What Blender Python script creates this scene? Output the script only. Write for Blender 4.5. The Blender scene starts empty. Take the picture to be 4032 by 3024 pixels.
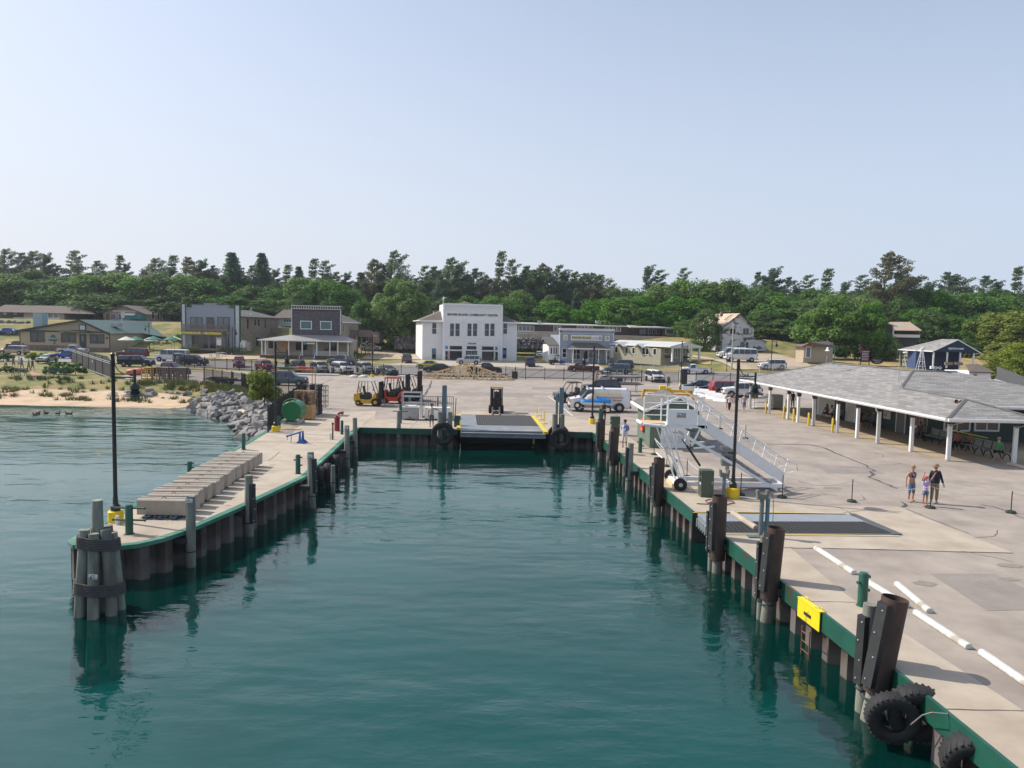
import bpy, bmesh, math, random
from mathutils import Vector, Matrix, noise as mnoise
from mathutils.geometry import tessellate_polygon
R = math.radians
scene = bpy.context.scene
COL = scene.collection
rnd = random.Random(7)
F_PX, PITCH, ROLL, EYE = 2900.0, math.atan(217/2900.0), .021, 7.5
cam_d = bpy.data.cameras.new('camera'); cam = bpy.data.objects.new('camera', cam_d); COL.objects.link(cam)
cam_d.sensor_width = 36.0; cam_d.lens = 36.0*F_PX/4032; cam_d.clip_start = .1; cam_d.clip_end = 3000
cam.matrix_world = Matrix.Translation((0, 0, EYE)) @ Matrix.Rotation(R(90)-PITCH, 4, 'X') @ Matrix.Rotation(ROLL, 4, 'Z')
scene.camera = cam
SUN_EL, SHADOW_DIR = R(43), R(-20)          # shadows fall to the right and a little towards the viewer
sdir = Vector((math.cos(SUN_EL)*math.cos(SHADOW_DIR), math.cos(SUN_EL)*math.sin(SHADOW_DIR), -math.sin(SUN_EL)))
world = bpy.data.worlds.new('World'); scene.world = world; world.use_nodes = True
wn = world.node_tree.nodes; wl = world.node_tree.links; wn.clear()
sky = wn.new('ShaderNodeTexSky'); sky.sky_type = 'NISHITA'; sky.sun_disc = False
sky.sun_elevation = SUN_EL; sky.sun_rotation = math.atan2(-sdir.x, -sdir.y)
sky.air_density = 1.0; sky.dust_density = 1.6; sky.ozone_density = 1.6; sky.altitude = 180
bg = wn.new('ShaderNodeBackground'); bg.inputs[1].default_value = .125
wo = wn.new('ShaderNodeOutputWorld')
hz_s = wn.new('ShaderNodeHueSaturation'); hz_s.inputs['Saturation'].default_value = .88; hz_s.inputs['Value'].default_value = 1.12; wl.new(sky.outputs[0], hz_s.inputs['Color'])
tcw = wn.new('ShaderNodeTexCoord'); spw = wn.new('ShaderNodeSeparateXYZ'); wl.new(tcw.outputs['Generated'], spw.inputs[0])
mrw = wn.new('ShaderNodeMapRange'); mrw.interpolation_type = 'SMOOTHSTEP'; mrw.inputs[1].default_value = -.05; mrw.inputs[2].default_value = .55; mrw.inputs[3].default_value = .95; mrw.inputs[4].default_value = .3; wl.new(spw.outputs[2], mrw.inputs[0])
mrx = wn.new('ShaderNodeMapRange'); mrx.inputs[1].default_value = -.6; mrx.inputs[2].default_value = .6; mrx.inputs[3].default_value = 0.; mrx.inputs[4].default_value = 1.; wl.new(spw.outputs[0], mrx.inputs[0])
hzc = wn.new('ShaderNodeMix'); hzc.data_type = 'RGBA'; hzc.inputs['A'].default_value = (4.85, 4.97, 5.4, 1); hzc.inputs['B'].default_value = (3.9, 4.45, 5.4, 1); wl.new(mrx.outputs[0], hzc.inputs['Factor'])
mxw = wn.new('ShaderNodeMix'); mxw.data_type = 'RGBA'; wl.new(mrw.outputs[0], mxw.inputs['Factor'])
wl.new(hz_s.outputs[0], mxw.inputs['A']); wl.new(hzc.outputs['Result'], mxw.inputs['B'])
wl.new(mxw.outputs['Result'], bg.inputs[0]); wl.new(bg.outputs[0], wo.inputs[0])
sun_d = bpy.data.lights.new('sun', 'SUN'); sun_d.energy = 4.0; sun_d.angle = R(.6); sun_d.color = (1, .93, .83)
sun = bpy.data.objects.new('sun', sun_d); COL.objects.link(sun)
sun.rotation_euler = sdir.to_track_quat('-Z', 'Y').to_euler()
scene.view_settings.view_transform = 'Standard'; scene.view_settings.look = 'None'
scene.view_settings.exposure = .35; scene.view_settings.gamma = 1
scene.cycles.max_bounces = 6; scene.cycles.diffuse_bounces = 2; scene.cycles.glossy_bounces = 3
scene.cycles.transparent_max_bounces = 6; scene.cycles.caustics_reflective = False; scene.cycles.caustics_refractive = False
CR = dict(S=(0,0,1),Z=(0,0,1.82278),A=(0,950,.36166),B=(700,950,.36166),C=(1400,950,.36166),D=(2000,950,.36166),E=(2600,950,.36166),F=(3232,950,.36166),
 P1=(0,1500,.60277),P2=(900,1450,.42194),P3=(1600,1400,.40687),P4=(2300,1450,.42194),P5=(3132,1400,.42194),P6=(2632,2000,.63291),
 Q1=(0,1900,.36166),Q2=(1000,1700,.36166),Q3=(2300,1600,.36179),Q4=(3000,1450,.24108),Q5=(3480,1550,.24955),Q6=(1350,1480,.22604),
 T1=(2850,1300,.53436),L1=(0,1280,.217),L2=(400,1300,.22604),L3=(880,1360,.22604),M1=(2160,1380,.27125),N1=(2700,1250,.22604))
cP, sP, cR, sR = math.cos(PITCH), math.sin(PITCH), math.cos(ROLL), math.sin(ROLL)
def ray(c, x, y):
    o = CR[c]; px, py = o[0]+x*o[2], o[1]+y*o[2]
    u, v = px-2016, py-1512
    a, b = u*cR+v*sR, -u*sR+v*cR
    return Vector((a/F_PX, cP-b/F_PX*sP, -sP-b/F_PX*cP))
def g(c, x, y, z=0.):
    r = ray(c, x, y); t = (z-EYE)/r.z
    return Vector((r.x*t, r.y*t, z))
def gd(c, x, y, Y):
    r = ray(c, x, y); t = Y/r.y
    return Vector((r.x*t, Y, EYE+r.z*t))
def ss(a, b, x):
    t = min(1, max(0, (x-a)/(b-a))); return t*t*(3-2*t)
MATS = {}
def M(name, col, rough=.7, metal=0., var=.12, scale=3., bump=0., col2=None, mix=(.45, .6), detail=4, coord='Object', spec=.5, stretch=None, bscale=None, coat=0., emis=None, trans=0.):
    if name in MATS: return MATS[name]
    m = bpy.data.materials.new(name); m.use_nodes = True
    n, l = m.node_tree.nodes, m.node_tree.links
    p = n['Principled BSDF']
    p.inputs['Roughness'].default_value = rough; p.inputs['Metallic'].default_value = metal
    p.inputs['Specular IOR Level'].default_value = spec
    if coat: p.inputs['Coat Weight'].default_value = coat; p.inputs['Coat Roughness'].default_value = .06
    c = (*col, 1)
    if coord == 'World': src = n.new('ShaderNodeNewGeometry').outputs['Position']
    else: src = n.new('ShaderNodeTexCoord').outputs['Object']
    if stretch:
        mp = n.new('ShaderNodeMapping'); mp.inputs['Scale'].default_value = stretch; l.new(src, mp.inputs[0]); src = mp.outputs[0]
    t = n.new('ShaderNodeTexNoise'); t.inputs['Scale'].default_value = scale; t.inputs['Detail'].default_value = detail; t.inputs['Roughness'].default_value = .6
    l.new(src, t.inputs[0])
    hv = n.new('ShaderNodeHueSaturation'); mr = n.new('ShaderNodeMapRange')
    mr.inputs[1].default_value = .3; mr.inputs[2].default_value = .7; mr.inputs[3].default_value = 1-var; mr.inputs[4].default_value = 1+var
    l.new(t.outputs[0], mr.inputs[0]); l.new(mr.outputs[0], hv.inputs['Value'])
    if col2:
        t2 = n.new('ShaderNodeTexNoise'); t2.inputs['Scale'].default_value = scale*.37; t2.inputs['Detail'].default_value = 5; l.new(src, t2.inputs[0])
        rp = n.new('ShaderNodeValToRGB'); rp.color_ramp.elements[0].position = mix[0]; rp.color_ramp.elements[1].position = mix[1]
        rp.color_ramp.elements[0].color = c; rp.color_ramp.elements[1].color = (*col2, 1); l.new(t2.outputs[0], rp.inputs[0]); l.new(rp.outputs[0], hv.inputs['Color'])
    else: hv.inputs['Color'].default_value = c
    l.new(hv.outputs[0], p.inputs['Base Color'])
    if bump:
        b = n.new('ShaderNodeBump'); b.inputs['Strength'].default_value = bump; b.inputs['Distance'].default_value = .02
        tb = t
        if bscale:
            tb = n.new('ShaderNodeTexNoise'); tb.inputs['Scale'].default_value = bscale; tb.inputs['Detail'].default_value = 4; l.new(src, tb.inputs[0])
        l.new(tb.outputs[0], b.inputs['Height']); l.new(b.outputs[0], p.inputs['Normal'])
    if emis: p.inputs['Emission Color'].default_value = (*emis[:3], 1); p.inputs['Emission Strength'].default_value = emis[3]
    if trans: p.inputs['Transmission Weight'].default_value = trans
    MATS[name] = m
    return m
def siding(name, col, pitch=.2, vertical=False, rough=.7, var=.08, depth=.5, col2=None, gap=.12, mix=(.5, .62), scale=1.5, dark=.55):
    """boards, shingle courses or roof ribs as stripes in the surface"""
    if name in MATS: return MATS[name]
    m = M(name, col, rough, var=var, col2=col2, mix=mix, scale=scale)
    n, l = m.node_tree.nodes, m.node_tree.links
    p = n['Principled BSDF']
    geo = n.new('ShaderNodeTexCoord'); sep = n.new('ShaderNodeSeparateXYZ'); l.new(geo.outputs['Object'], sep.inputs[0])
    if vertical:
        ad = n.new('ShaderNodeMath'); ad.operation = 'ADD'; l.new(sep.outputs[0], ad.inputs[0]); l.new(sep.outputs[1], ad.inputs[1]); src = ad.outputs[0]
    else: src = sep.outputs[2]
    dv = n.new('ShaderNodeMath'); dv.operation = 'DIVIDE'; dv.inputs[1].default_value = pitch; l.new(src, dv.inputs[0])
    fr = n.new('ShaderNodeMath'); fr.operation = 'FRACT'; l.new(dv.outputs[0], fr.inputs[0])
    b = n.new('ShaderNodeBump'); b.inputs['Strength'].default_value = depth; b.inputs['Distance'].default_value = pitch*.12
    l.new(fr.outputs[0], b.inputs['Height']); l.new(b.outputs[0], p.inputs['Normal'])
    gt = n.new('ShaderNodeMath'); gt.operation = 'LESS_THAN'; gt.inputs[1].default_value = gap; l.new(fr.outputs[0], gt.inputs[0])
    mx = n.new('ShaderNodeMix'); mx.data_type = 'RGBA'; mx.blend_type = 'MULTIPLY'
    mx.inputs['B'].default_value = (dark, dark, dark, 1); l.new(gt.outputs[0], mx.inputs['Factor'])
    old = p.inputs['Base Color'].links[0].from_socket; l.new(old, mx.inputs['A']); l.new(mx.outputs['Result'], p.inputs['Base Color'])
    return m
def brickmat(name, c1, c2, mortar, scale=1., bw=.5, rh=.25, mort=.02, coord='UV', rough=.9, bump=.4, sheen=0.):
    """courses of shingles or bricks in the surface"""
    if name in MATS: return MATS[name]
    m = M(name, c1, rough, var=.1, scale=8.)
    n, l = m.node_tree.nodes, m.node_tree.links; p = n['Principled BSDF']
    tc = n.new('ShaderNodeTexCoord'); bk = n.new('ShaderNodeTexBrick')
    l.new(tc.outputs[coord], bk.inputs['Vector'])
    bk.inputs['Color1'].default_value = (*c1, 1); bk.inputs['Color2'].default_value = (*c2, 1); bk.inputs['Mortar'].default_value = (*mortar, 1)
    bk.inputs['Scale'].default_value = scale; bk.inputs['Mortar Size'].default_value = mort; bk.inputs['Brick Width'].default_value = bw; bk.inputs['Row Height'].default_value = rh
    hv = [x for x in n if x.type == 'HUE_SAT'][0]; l.new(bk.outputs[0], hv.inputs['Color'])
    b = n.new('ShaderNodeBump'); b.inputs['Strength'].default_value = bump; b.inputs['Distance'].default_value = .02; b.invert = True
    l.new(bk.outputs['Fac'], b.inputs['Height']); l.new(b.outputs[0], p.inputs['Normal'])
    return m
white = M('white_paint', (.78,.78,.78), .5, var=.05)
offwhite = M('off_white_paint', (.62,.62,.60), .6, var=.08)
black = M('black_metal', (.02,.02,.022), .45, var=.2)
rubber = M('rubber', (.018,.018,.019), .75, var=.3, scale=6, bump=.3)
yellow = M('yellow_paint', (.75,.52,.02), .55, var=.1, scale=4)
steel = M('galvanised_steel', (.42,.45,.47), .45, .6, var=.15, scale=5)
glass = M('dark_glass', (.02,.025,.03), .06, var=.0, spec=.8)
glassb = M('pale_glass', (.10,.13,.15), .08, var=.2, scale=.8, spec=.8)
green_paint = M('green_paint', (.018,.075,.05), .5, var=.15, scale=3)
wood_new = M('new_timber', (.74,.53,.28), .7, var=.12, scale=6)
wood_old = M('grey_timber', (.25,.20,.16), .85, var=.2, scale=4)
concrete = M('concrete', (.42,.36,.285), .85, var=.15, scale=.9, bump=.25, bscale=25, col2=(.36,.29,.22), mix=(.42,.75), coord='World', detail=8)
class MB:
    def __init__(s): s.v=[]; s.f=[]; s.m=[]; s.sm=[]; s.uv=None
    def add(s, vs, fs, mi=0, smooth=False):
        o = len(s.v); s.v += [tuple(v) for v in vs]
        for f in fs: s.f.append([o+i for i in f]); s.m.append(mi); s.sm.append(smooth)
        return s
    def box(s, c, sz, rz=0., mi=0, mat=None):
        hx,hy,hz = sz[0]/2,sz[1]/2,sz[2]/2
        vs = [Vector((x,y,z)) for z in (-hz,hz) for y in (-hy,hy) for x in (-hx,hx)]
        mt = Matrix.Translation(c) @ (mat if mat else Matrix.Rotation(rz,4,'Z'))
        return s.add([mt@v for v in vs], [(0,2,3,1),(4,5,7,6),(0,1,5,4),(2,6,7,3),(0,4,6,2),(1,3,7,5)], mi)
    def bx(s, x0,y0,z0,x1,y1,z1, mi=0):
        return s.box(((x0+x1)/2,(y0+y1)/2,(z0+z1)/2),(abs(x1-x0),abs(y1-y0),abs(z1-z0)),0,mi)
    def cyl(s, p0, p1, r0, r1=None, n=12, mi=0, caps=True, smooth=True):
        p0, p1 = Vector(p0), Vector(p1); r1 = r0 if r1 is None else r1
        d = (p1-p0).normalized(); a = d.orthogonal().normalized() if abs(d.z)<.999 else Vector((1,0,0)); b = d.cross(a)
        vs = []
        for p, r in ((p0,r0),(p1,r1)):
            for i in range(n):
                t = 2*math.pi*i/n; vs.append(p+(a*math.cos(t)+b*math.sin(t))*r)
        s.add(vs, [(i,(i+1)%n,n+(i+1)%n,n+i) for i in range(n)], mi, smooth)
        if caps: s.add([*vs[:n]], [tuple(range(n-1,-1,-1))], mi); s.add([*vs[n:]], [tuple(range(n))], mi)
        return s
    def tube(s, pts, r, n=6, mi=0, radii=None):
        pts = [Vector(p) for p in pts]; vs=[]; k=len(pts)
        for j,p in enumerate(pts):
            d = (pts[min(j+1,k-1)]-pts[max(j-1,0)]).normalized()
            up = Vector((0,0,1)) if abs(d.z)<.9 else Vector((1,0,0))
            a = d.cross(up).normalized(); b = d.cross(a); rr = radii[j] if radii else r
            for i in range(n):
                t = 2*math.pi*i/n; vs.append(p+(a*math.cos(t)+b*math.sin(t))*rr)
        fs = [(j*n+i,j*n+(i+1)%n,(j+1)*n+(i+1)%n,(j+1)*n+i) for j in range(k-1) for i in range(n)]
        fs += [tuple(range(n)), tuple(range(k*n-1,(k-1)*n-1,-1))]
        return s.add(vs, fs, mi, True)
    def ext(s, pts, vec, mi=0):
        """a flat outline pushed along vec"""
        pts = [Vector(p) for p in pts]; vec = Vector(vec); n = len(pts)
        tri = tessellate_polygon([pts])
        s.add(pts+[p+vec for p in pts], [tuple(t) for t in tri]+[tuple(n+i for i in reversed(t)) for t in tri]+[(i,(i+1)%n,n+(i+1)%n,n+i) for i in range(n)], mi)
        return s
    def poly(s, pts, mi=0): return s.add(pts, [tuple(range(len(pts)))], mi)
    def lathe(s, prof, c=(0,0,0), n=16, mi=0, axis='Z'):
        c = Vector(c); vs=[]
        for r,z in prof:
            for i in range(n):
                t=2*math.pi*i/n
                v = Vector((r*math.cos(t), r*math.sin(t), z)) if axis=='Z' else (Vector((z, r*math.cos(t), r*math.sin(t))) if axis=='X' else Vector((r*math.cos(t), z, r*math.sin(t))))
                vs.append(c+v)
        k=len(prof)
        fs=[(j*n+i,j*n+(i+1)%n,(j+1)*n+(i+1)%n,(j+1)*n+i) for j in range(k-1) for i in range(n)]
        return s.add(vs, fs, mi, True)
    def ell(s, c, r, n=10, k=6, mi=0, mat=None):
        c=Vector(c); vs=[]
        for j in range(k+1):
            ph = math.pi*j/k
            for i in range(n):
                t=2*math.pi*i/n; v=Vector((r[0]*math.sin(ph)*math.cos(t), r[1]*math.sin(ph)*math.sin(t), r[2]*math.cos(ph)))
                if mat: v = mat@v
                vs.append(c+v)
        return s.add(vs, [(j*n+i,(j+1)*n+i,(j+1)*n+(i+1)%n,j*n+(i+1)%n) for j in range(k) for i in range(n)], mi, True)
    def mesh(s, name, mats, angle=35):
        me = bpy.data.meshes.new(name); me.from_pydata(s.v, [], s.f)
        for mt in (mats if isinstance(mats,(list,tuple)) else [mats]): me.materials.append(mt)
        me.polygons.foreach_set('material_index', s.m); me.polygons.foreach_set('use_smooth', s.sm)
        bm = bmesh.new(); bm.from_mesh(me); bmesh.ops.remove_doubles(bm, verts=bm.verts, dist=1e-5)
        if len(bm.faces) < 30000: bmesh.ops.recalc_face_normals(bm, faces=bm.faces)
        bm.to_mesh(me); bm.free()
        if any(s.sm): me.set_sharp_from_angle(angle=R(angle))
        if s.uv is not None:
            ul = me.uv_layers.new(name='UVMap')
            for lp in me.loops: ul.data[lp.index].uv = s.uv(me.vertices[lp.vertex_index].co)
        me.update(); return me
    def build(s, name, mats, parent=None, loc=None, rz=0, bevel=0, **kw):
        o = bpy.data.objects.new(name, s.mesh(name, mats, **kw)); COL.objects.link(o)
        if parent: o.parent = parent
        if loc is not None: o.location = loc; o.rotation_euler = (0,0,rz)
        if bevel:
            b = o.modifiers.new('bevel','BEVEL'); b.width = bevel; b.segments = 2; b.limit_method = 'ANGLE'
        return o
def tag(o, label, cat, group=None, kind=None):
    if label: o['label'] = label
    if cat: o['category'] = cat
    if group: o['group'] = group
    if kind: o['kind'] = kind
    return o
def thing(name, label, cat, loc=(0,0,0), rz=0, group=None):
    o = bpy.data.objects.new(name, None); COL.objects.link(o); o.empty_display_size = .2
    o.location = loc; o.rotation_euler = (0,0,rz)
    return tag(o, label, cat, group)
def kids(o): return [c for c in bpy.data.objects if c.parent == o]
def dup(o, loc=None, rz=None, label=None, group=None, scale=None, parent=None, tree=None):
    """a copy of a thing with its parts and their sub-parts"""
    if tree is None: tree = o.get('_t') and None
    c = o.copy(); COL.objects.link(c); c.parent = parent
    if loc is not None: c.location = loc
    if rz is not None: c.rotation_euler = (0,0,rz)
    if label: c['label'] = label
    if group: c['group'] = group
    if scale is not None: c.scale = scale
    for ch in list(o.children): dup(ch, parent=c)
    return c
def struct(o): o['kind'] = 'structure'; return o
def text(body, size, m, loc, parent=None, name='lettering', rot=(R(90),0,0), ext=.01, bold=0., width=None, align='CENTER'):
    cu = bpy.data.curves.new('t','FONT'); cu.body = body; cu.size = size; cu.extrude = ext; cu.offset = bold; cu.align_x = align; cu.align_y = 'CENTER'; cu.resolution_u = 2
    o = bpy.data.objects.new('t', cu); COL.objects.link(o)
    me = bpy.data.meshes.new_from_object(o.evaluated_get(bpy.context.evaluated_depsgraph_get()))
    bpy.data.objects.remove(o); bpy.data.curves.remove(cu)
    me.materials.clear(); me.materials.append(m); me.name = name
    o = bpy.data.objects.new(name, me); COL.objects.link(o); o.location = loc; o.rotation_euler = rot
    if width:
        xs=[v.co.x for v in me.vertices]; w=max(xs)-min(xs); o.scale = (width/w,1,1)
    if parent: o.parent = parent
    return o
def H(x, y):
    h = .3*ss(112,126,y)+.5*ss(126,150,y)+.5*ss(150,166,y)
    h += 3.1*ss(172,186,y)*ss(-70,-20,x)*(1-ss(60,90,x))
    h += 1.9*ss(22,42,x)*ss(118,138,y)
    h += 6.2*(1-ss(-70,-20,x))*ss(160,188,y) + 1.6*ss(60,90,x)*ss(170,190,y)
    h += 4*ss(190,300,y)
    return h
def gt(c, x, y):
    z = 0.
    for _ in range(40):
        p = g(c,x,y,min(z,6.9)); z = z*.6+.4*H(p.x,p.y)
    return Vector((p.x,p.y,H(p.x,p.y)))
asphalt = M('asphalt', (.335,.288,.245), .9, var=.16, scale=.8, bump=.4, bscale=60, col2=(.26,.22,.19), mix=(.45,.7), coord='World', detail=10)
road_m = M('road_asphalt', (.25,.23,.22), .9, var=.08, scale=.3, coord='World')
sand = M('sand', (.52,.38,.25), .95, var=.12, scale=.8, bump=.5, bscale=4, col2=(.42,.31,.20), coord='World', detail=8)
dirt = M('dirt', (.42,.33,.24), .95, var=.12, scale=.5, coord='World', col2=(.32,.27,.18), detail=8)
grass_m = M('lawn', (.13,.15,.035), .95, var=.25, scale=.8, coord='World', col2=(.27,.20,.08), mix=(.4,.62), detail=8)
dry = M('dry_grass', (.36,.25,.10), .95, var=.2, scale=.6, coord='World', col2=(.16,.16,.045), mix=(.45,.65), detail=8)
forest_floor = M('forest_floor', (.06,.07,.03), .95, var=.3, scale=.5, coord='World')
rust = M('rusted_sheet_steel', (.06,.04,.032), .85, .1, var=.35, scale=1.6, bump=.4, col2=(.15,.125,.12), mix=(.45,.7), stretch=(1,1,.35), detail=8)
capg = M('green_cap_paint', (.03,.15,.10), .55, var=.2, scale=1.2, col2=(.13,.30,.21), mix=(.52,.66), detail=8, coord='World')
capd = M('green_fascia_paint', (.008,.075,.05), .45, var=.2, scale=1.6, detail=9, coord='World', col2=(.05,.045,.03), mix=(.60,.66))
seam_m = M('crack_sealant', (.07,.065,.065), .8)
WATER = -1.3
def flat(name, pts, m, z=0., kind='structure'):
    mb = MB(); vs=[Vector((p[0],p[1],z)) for p in pts]
    mb.add(vs, [tuple(t) for t in tessellate_polygon([vs])])
    return struct(mb.build(name, m))
def drape(name, pts, m, dz=.02, step=3., hf=None):
    bm = bmesh.new(); vs=[bm.verts.new((p[0],p[1],0)) for p in pts]; bm.faces.new(vs)
    xs=[p[0] for p in pts]; ys=[p[1] for p in pts]
    for ax,(a,b) in ((0,(min(xs),max(xs))),(1,(min(ys),max(ys)))):
        t = math.ceil(a/step)*step
        while t < b:
            co=[0,0,0]; no=[0,0,0]; co[ax]=t+.001; no[ax]=1
            bmesh.ops.bisect_plane(bm, geom=bm.verts[:]+bm.edges[:]+bm.faces[:], plane_co=co, plane_no=no); t += step
    for v in bm.verts: v.co.z = (hf or H)(v.co.x, v.co.y)+dz
    bmesh.ops.recalc_face_normals(bm, faces=bm.faces)
    me = bpy.data.meshes.new(name); bm.to_mesh(me); bm.free(); me.materials.append(m)
    for p in me.polygons: p.use_smooth = True
    o = bpy.data.objects.new(name, me); COL.objects.link(o)
    if me.polygons and me.polygons[0].normal.z < 0: me.flip_normals()
    return struct(o)
n_,l_=rust.node_tree.nodes,rust.node_tree.links; gp_=n_.new('ShaderNodeNewGeometry'); sp_=n_.new('ShaderNodeSeparateXYZ'); l_.new(gp_.outputs['Position'],sp_.inputs[0]); nt_=n_.new('ShaderNodeTexNoise'); nt_.inputs['Scale'].default_value=1.3; nt_.inputs['Detail'].default_value=6; l_.new(gp_.outputs['Position'],nt_.inputs[0])
ad_=n_.new('ShaderNodeMath'); ad_.operation='MULTIPLY_ADD'; ad_.inputs[1].default_value=.9; l_.new(nt_.outputs[0],ad_.inputs[0]); l_.new(sp_.outputs[2],ad_.inputs[2]); mr_=n_.new('ShaderNodeMapRange'); mr_.inputs[1].default_value=-.25; mr_.inputs[2].default_value=-.6; mr_.inputs[4].default_value=.5; l_.new(ad_.outputs[0],mr_.inputs[0])
mx_=n_.new('ShaderNodeMix'); mx_.data_type='RGBA'; mx_.inputs['B'].default_value=(.20,.18,.165,1); old_=n_['Principled BSDF'].inputs['Base Color'].links[0].from_socket; l_.new(old_,mx_.inputs['A']); l_.new(mr_.outputs[0],mx_.inputs['Factor']); l_.new(mx_.outputs['Result'],n_['Principled BSDF'].inputs['Base Color'])
wm = bpy.data.materials.new('lake_water'); wm.use_nodes = True
n, l = wm.node_tree.nodes, wm.node_tree.links; n.clear()
geo = n.new('ShaderNodeNewGeometry')
def wnoise(scale, st, det, rough=.55, rotz=0.):
    mp = n.new('ShaderNodeMapping'); mp.inputs['Scale'].default_value = st; mp.inputs['Rotation'].default_value = (0,0,rotz)
    l.new(geo.outputs['Position'], mp.inputs[0])
    t = n.new('ShaderNodeTexNoise'); t.inputs['Scale'].default_value = scale; t.inputs['Detail'].default_value = det; t.inputs['Roughness'].default_value = rough
    l.new(mp.outputs[0], t.inputs[0]); return t
def mathn(op, a, b):
    m_ = n.new('ShaderNodeMath'); m_.operation = op
    for i,s_ in enumerate((a,b)):
        if isinstance(s_,(int,float)): m_.inputs[i].default_value = s_
        else: l.new(s_, m_.inputs[i])
    return m_.outputs[0]
h1 = wnoise(.42, (.55,1.3,1), 2, .5, .25); h2 = wnoise(1.7, (.6,1.3,1), 3, .55, -.2); h3 = wnoise(7., (.7,1.3,1), 2, .5, .1)
calm = wnoise(.07, (.6,1.6,1), 2, .5)
hs = mathn('ADD', mathn('MULTIPLY', h1.outputs[0], .30), mathn('ADD', mathn('MULTIPLY', h2.outputs[0], .055), mathn('MULTIPLY', h3.outputs[0], .012)))
bp = n.new('ShaderNodeBump'); bp.inputs['Distance'].default_value = .55
cr = n.new('ShaderNodeMapRange'); cr.inputs[1].default_value=.38; cr.inputs[2].default_value=.62; cr.inputs[3].default_value=.25; cr.inputs[4].default_value=1.1
l.new(calm.outputs[0], cr.inputs[0]); l.new(cr.outputs[0], bp.inputs['Strength']); l.new(hs, bp.inputs['Height'])
fz = n.new('ShaderNodeFresnel'); fz.inputs[0].default_value = 1.5; l.new(bp.outputs[0], fz.inputs[1])
gl = n.new('ShaderNodeBsdfGlossy'); gl.inputs['Roughness'].default_value = .03; gl.inputs[0].default_value = (1,1,.94,1); l.new(bp.outputs[0], gl.inputs['Normal'])
tp = n.new('ShaderNodeBsdfTransparent'); tp.inputs[0].default_value = (.50,.90,.88,1)
df = n.new('ShaderNodeBsdfDiffuse'); df.inputs[0].default_value = (.003,.21,.175,1)
m1 = n.new('ShaderNodeMixShader'); m1.inputs[0].default_value = .09; l.new(tp.outputs[0], m1.inputs[1]); l.new(df.outputs[0], m1.inputs[2])
m2 = n.new('ShaderNodeMixShader'); l.new(fz.outputs[0], m2.inputs[0]); l.new(m1.outputs[0], m2.inputs[1]); l.new(gl.outputs[0], m2.inputs[2])
wout = n.new('ShaderNodeOutputMaterial'); l.new(m2.outputs[0], wout.inputs[0])
MATS['water'] = wm
bm_ed = bpy.data.materials.new('lake_bed'); bm_ed.use_nodes = True; n, l = bm_ed.node_tree.nodes, bm_ed.node_tree.links; pb = n['Principled BSDF']; pb.inputs['Roughness'].default_value = 1; pb.inputs['Specular IOR Level'].default_value = 0
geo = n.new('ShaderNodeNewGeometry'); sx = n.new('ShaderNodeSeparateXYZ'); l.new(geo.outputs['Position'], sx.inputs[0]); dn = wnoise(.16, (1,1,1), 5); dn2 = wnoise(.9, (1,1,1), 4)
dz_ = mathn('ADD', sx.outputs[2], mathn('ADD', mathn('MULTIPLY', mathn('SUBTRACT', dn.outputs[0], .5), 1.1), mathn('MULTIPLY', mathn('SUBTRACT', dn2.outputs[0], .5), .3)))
mrr = n.new('ShaderNodeMapRange'); mrr.inputs[1].default_value = -3.75; mrr.inputs[2].default_value = -1.3; l.new(dz_, mrr.inputs[0])  # depth drives the bed colour: light absorbed by the water, painted as teal
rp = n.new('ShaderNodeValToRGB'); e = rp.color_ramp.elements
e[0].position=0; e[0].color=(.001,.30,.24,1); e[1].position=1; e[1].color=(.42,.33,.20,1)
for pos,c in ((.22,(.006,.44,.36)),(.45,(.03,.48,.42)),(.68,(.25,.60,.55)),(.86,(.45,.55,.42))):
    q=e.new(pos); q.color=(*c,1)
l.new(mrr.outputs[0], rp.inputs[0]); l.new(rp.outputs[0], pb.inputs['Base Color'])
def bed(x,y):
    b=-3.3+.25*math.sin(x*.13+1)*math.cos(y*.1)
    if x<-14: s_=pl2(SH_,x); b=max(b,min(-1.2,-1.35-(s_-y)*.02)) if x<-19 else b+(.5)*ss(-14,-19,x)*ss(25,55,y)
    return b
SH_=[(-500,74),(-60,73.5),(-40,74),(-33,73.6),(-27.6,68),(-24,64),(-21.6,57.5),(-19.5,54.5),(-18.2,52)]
def pl2(t,x):
    if x<=t[0][0]: return t[0][1]
    for (a,b),(c_,d_) in zip(t,t[1:]):
        if x<=c_: return b+(d_-b)*(x-a)/(c_-a)
    return t[-1][1]
mb=MB(); xs=[-500,-250,-120]+[-90+4*i for i in range(30)]+[60,400]; ys=[-300,-100,-30]+[-10+4*i for i in range(23)]+[90]; nx=len(xs)
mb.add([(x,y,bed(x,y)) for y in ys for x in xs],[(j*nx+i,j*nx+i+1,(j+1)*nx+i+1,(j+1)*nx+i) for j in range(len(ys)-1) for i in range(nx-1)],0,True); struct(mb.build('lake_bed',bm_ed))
mb = MB(); mb.poly([(-500,-300,WATER),(400,-300,WATER),(400,90,WATER),(-500,90,WATER)])
struct(mb.build('lake_water', wm))
PIER_L = [(-14.95,24.5),(-15.45,30),(-16.1,36.7),(-16.7,46.2),(-17.3,52.3),(-17.8,57)]
PIER_R = [(-14.5,24.05),(-13.8,23.95),(-13.1,24.0),(-12.5,24.3),(-12.0,25.0),(-11.6,26.1),(-11.0,29.4),(-10.35,34),(-10.1,36.2),(-10.3,38.5),(-10.5,42.5),(-10.85,47.5),(-11.2,53.9)]
SLIP_A = [(-11.2,53.9),(-3.95,53.9)]
SLIP_B = [(2.75,53.9),(6.0,53.9)]
QUAY1 = [(6.0,53.9),(7.1,40.3),(7.72,30.45)]
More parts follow.
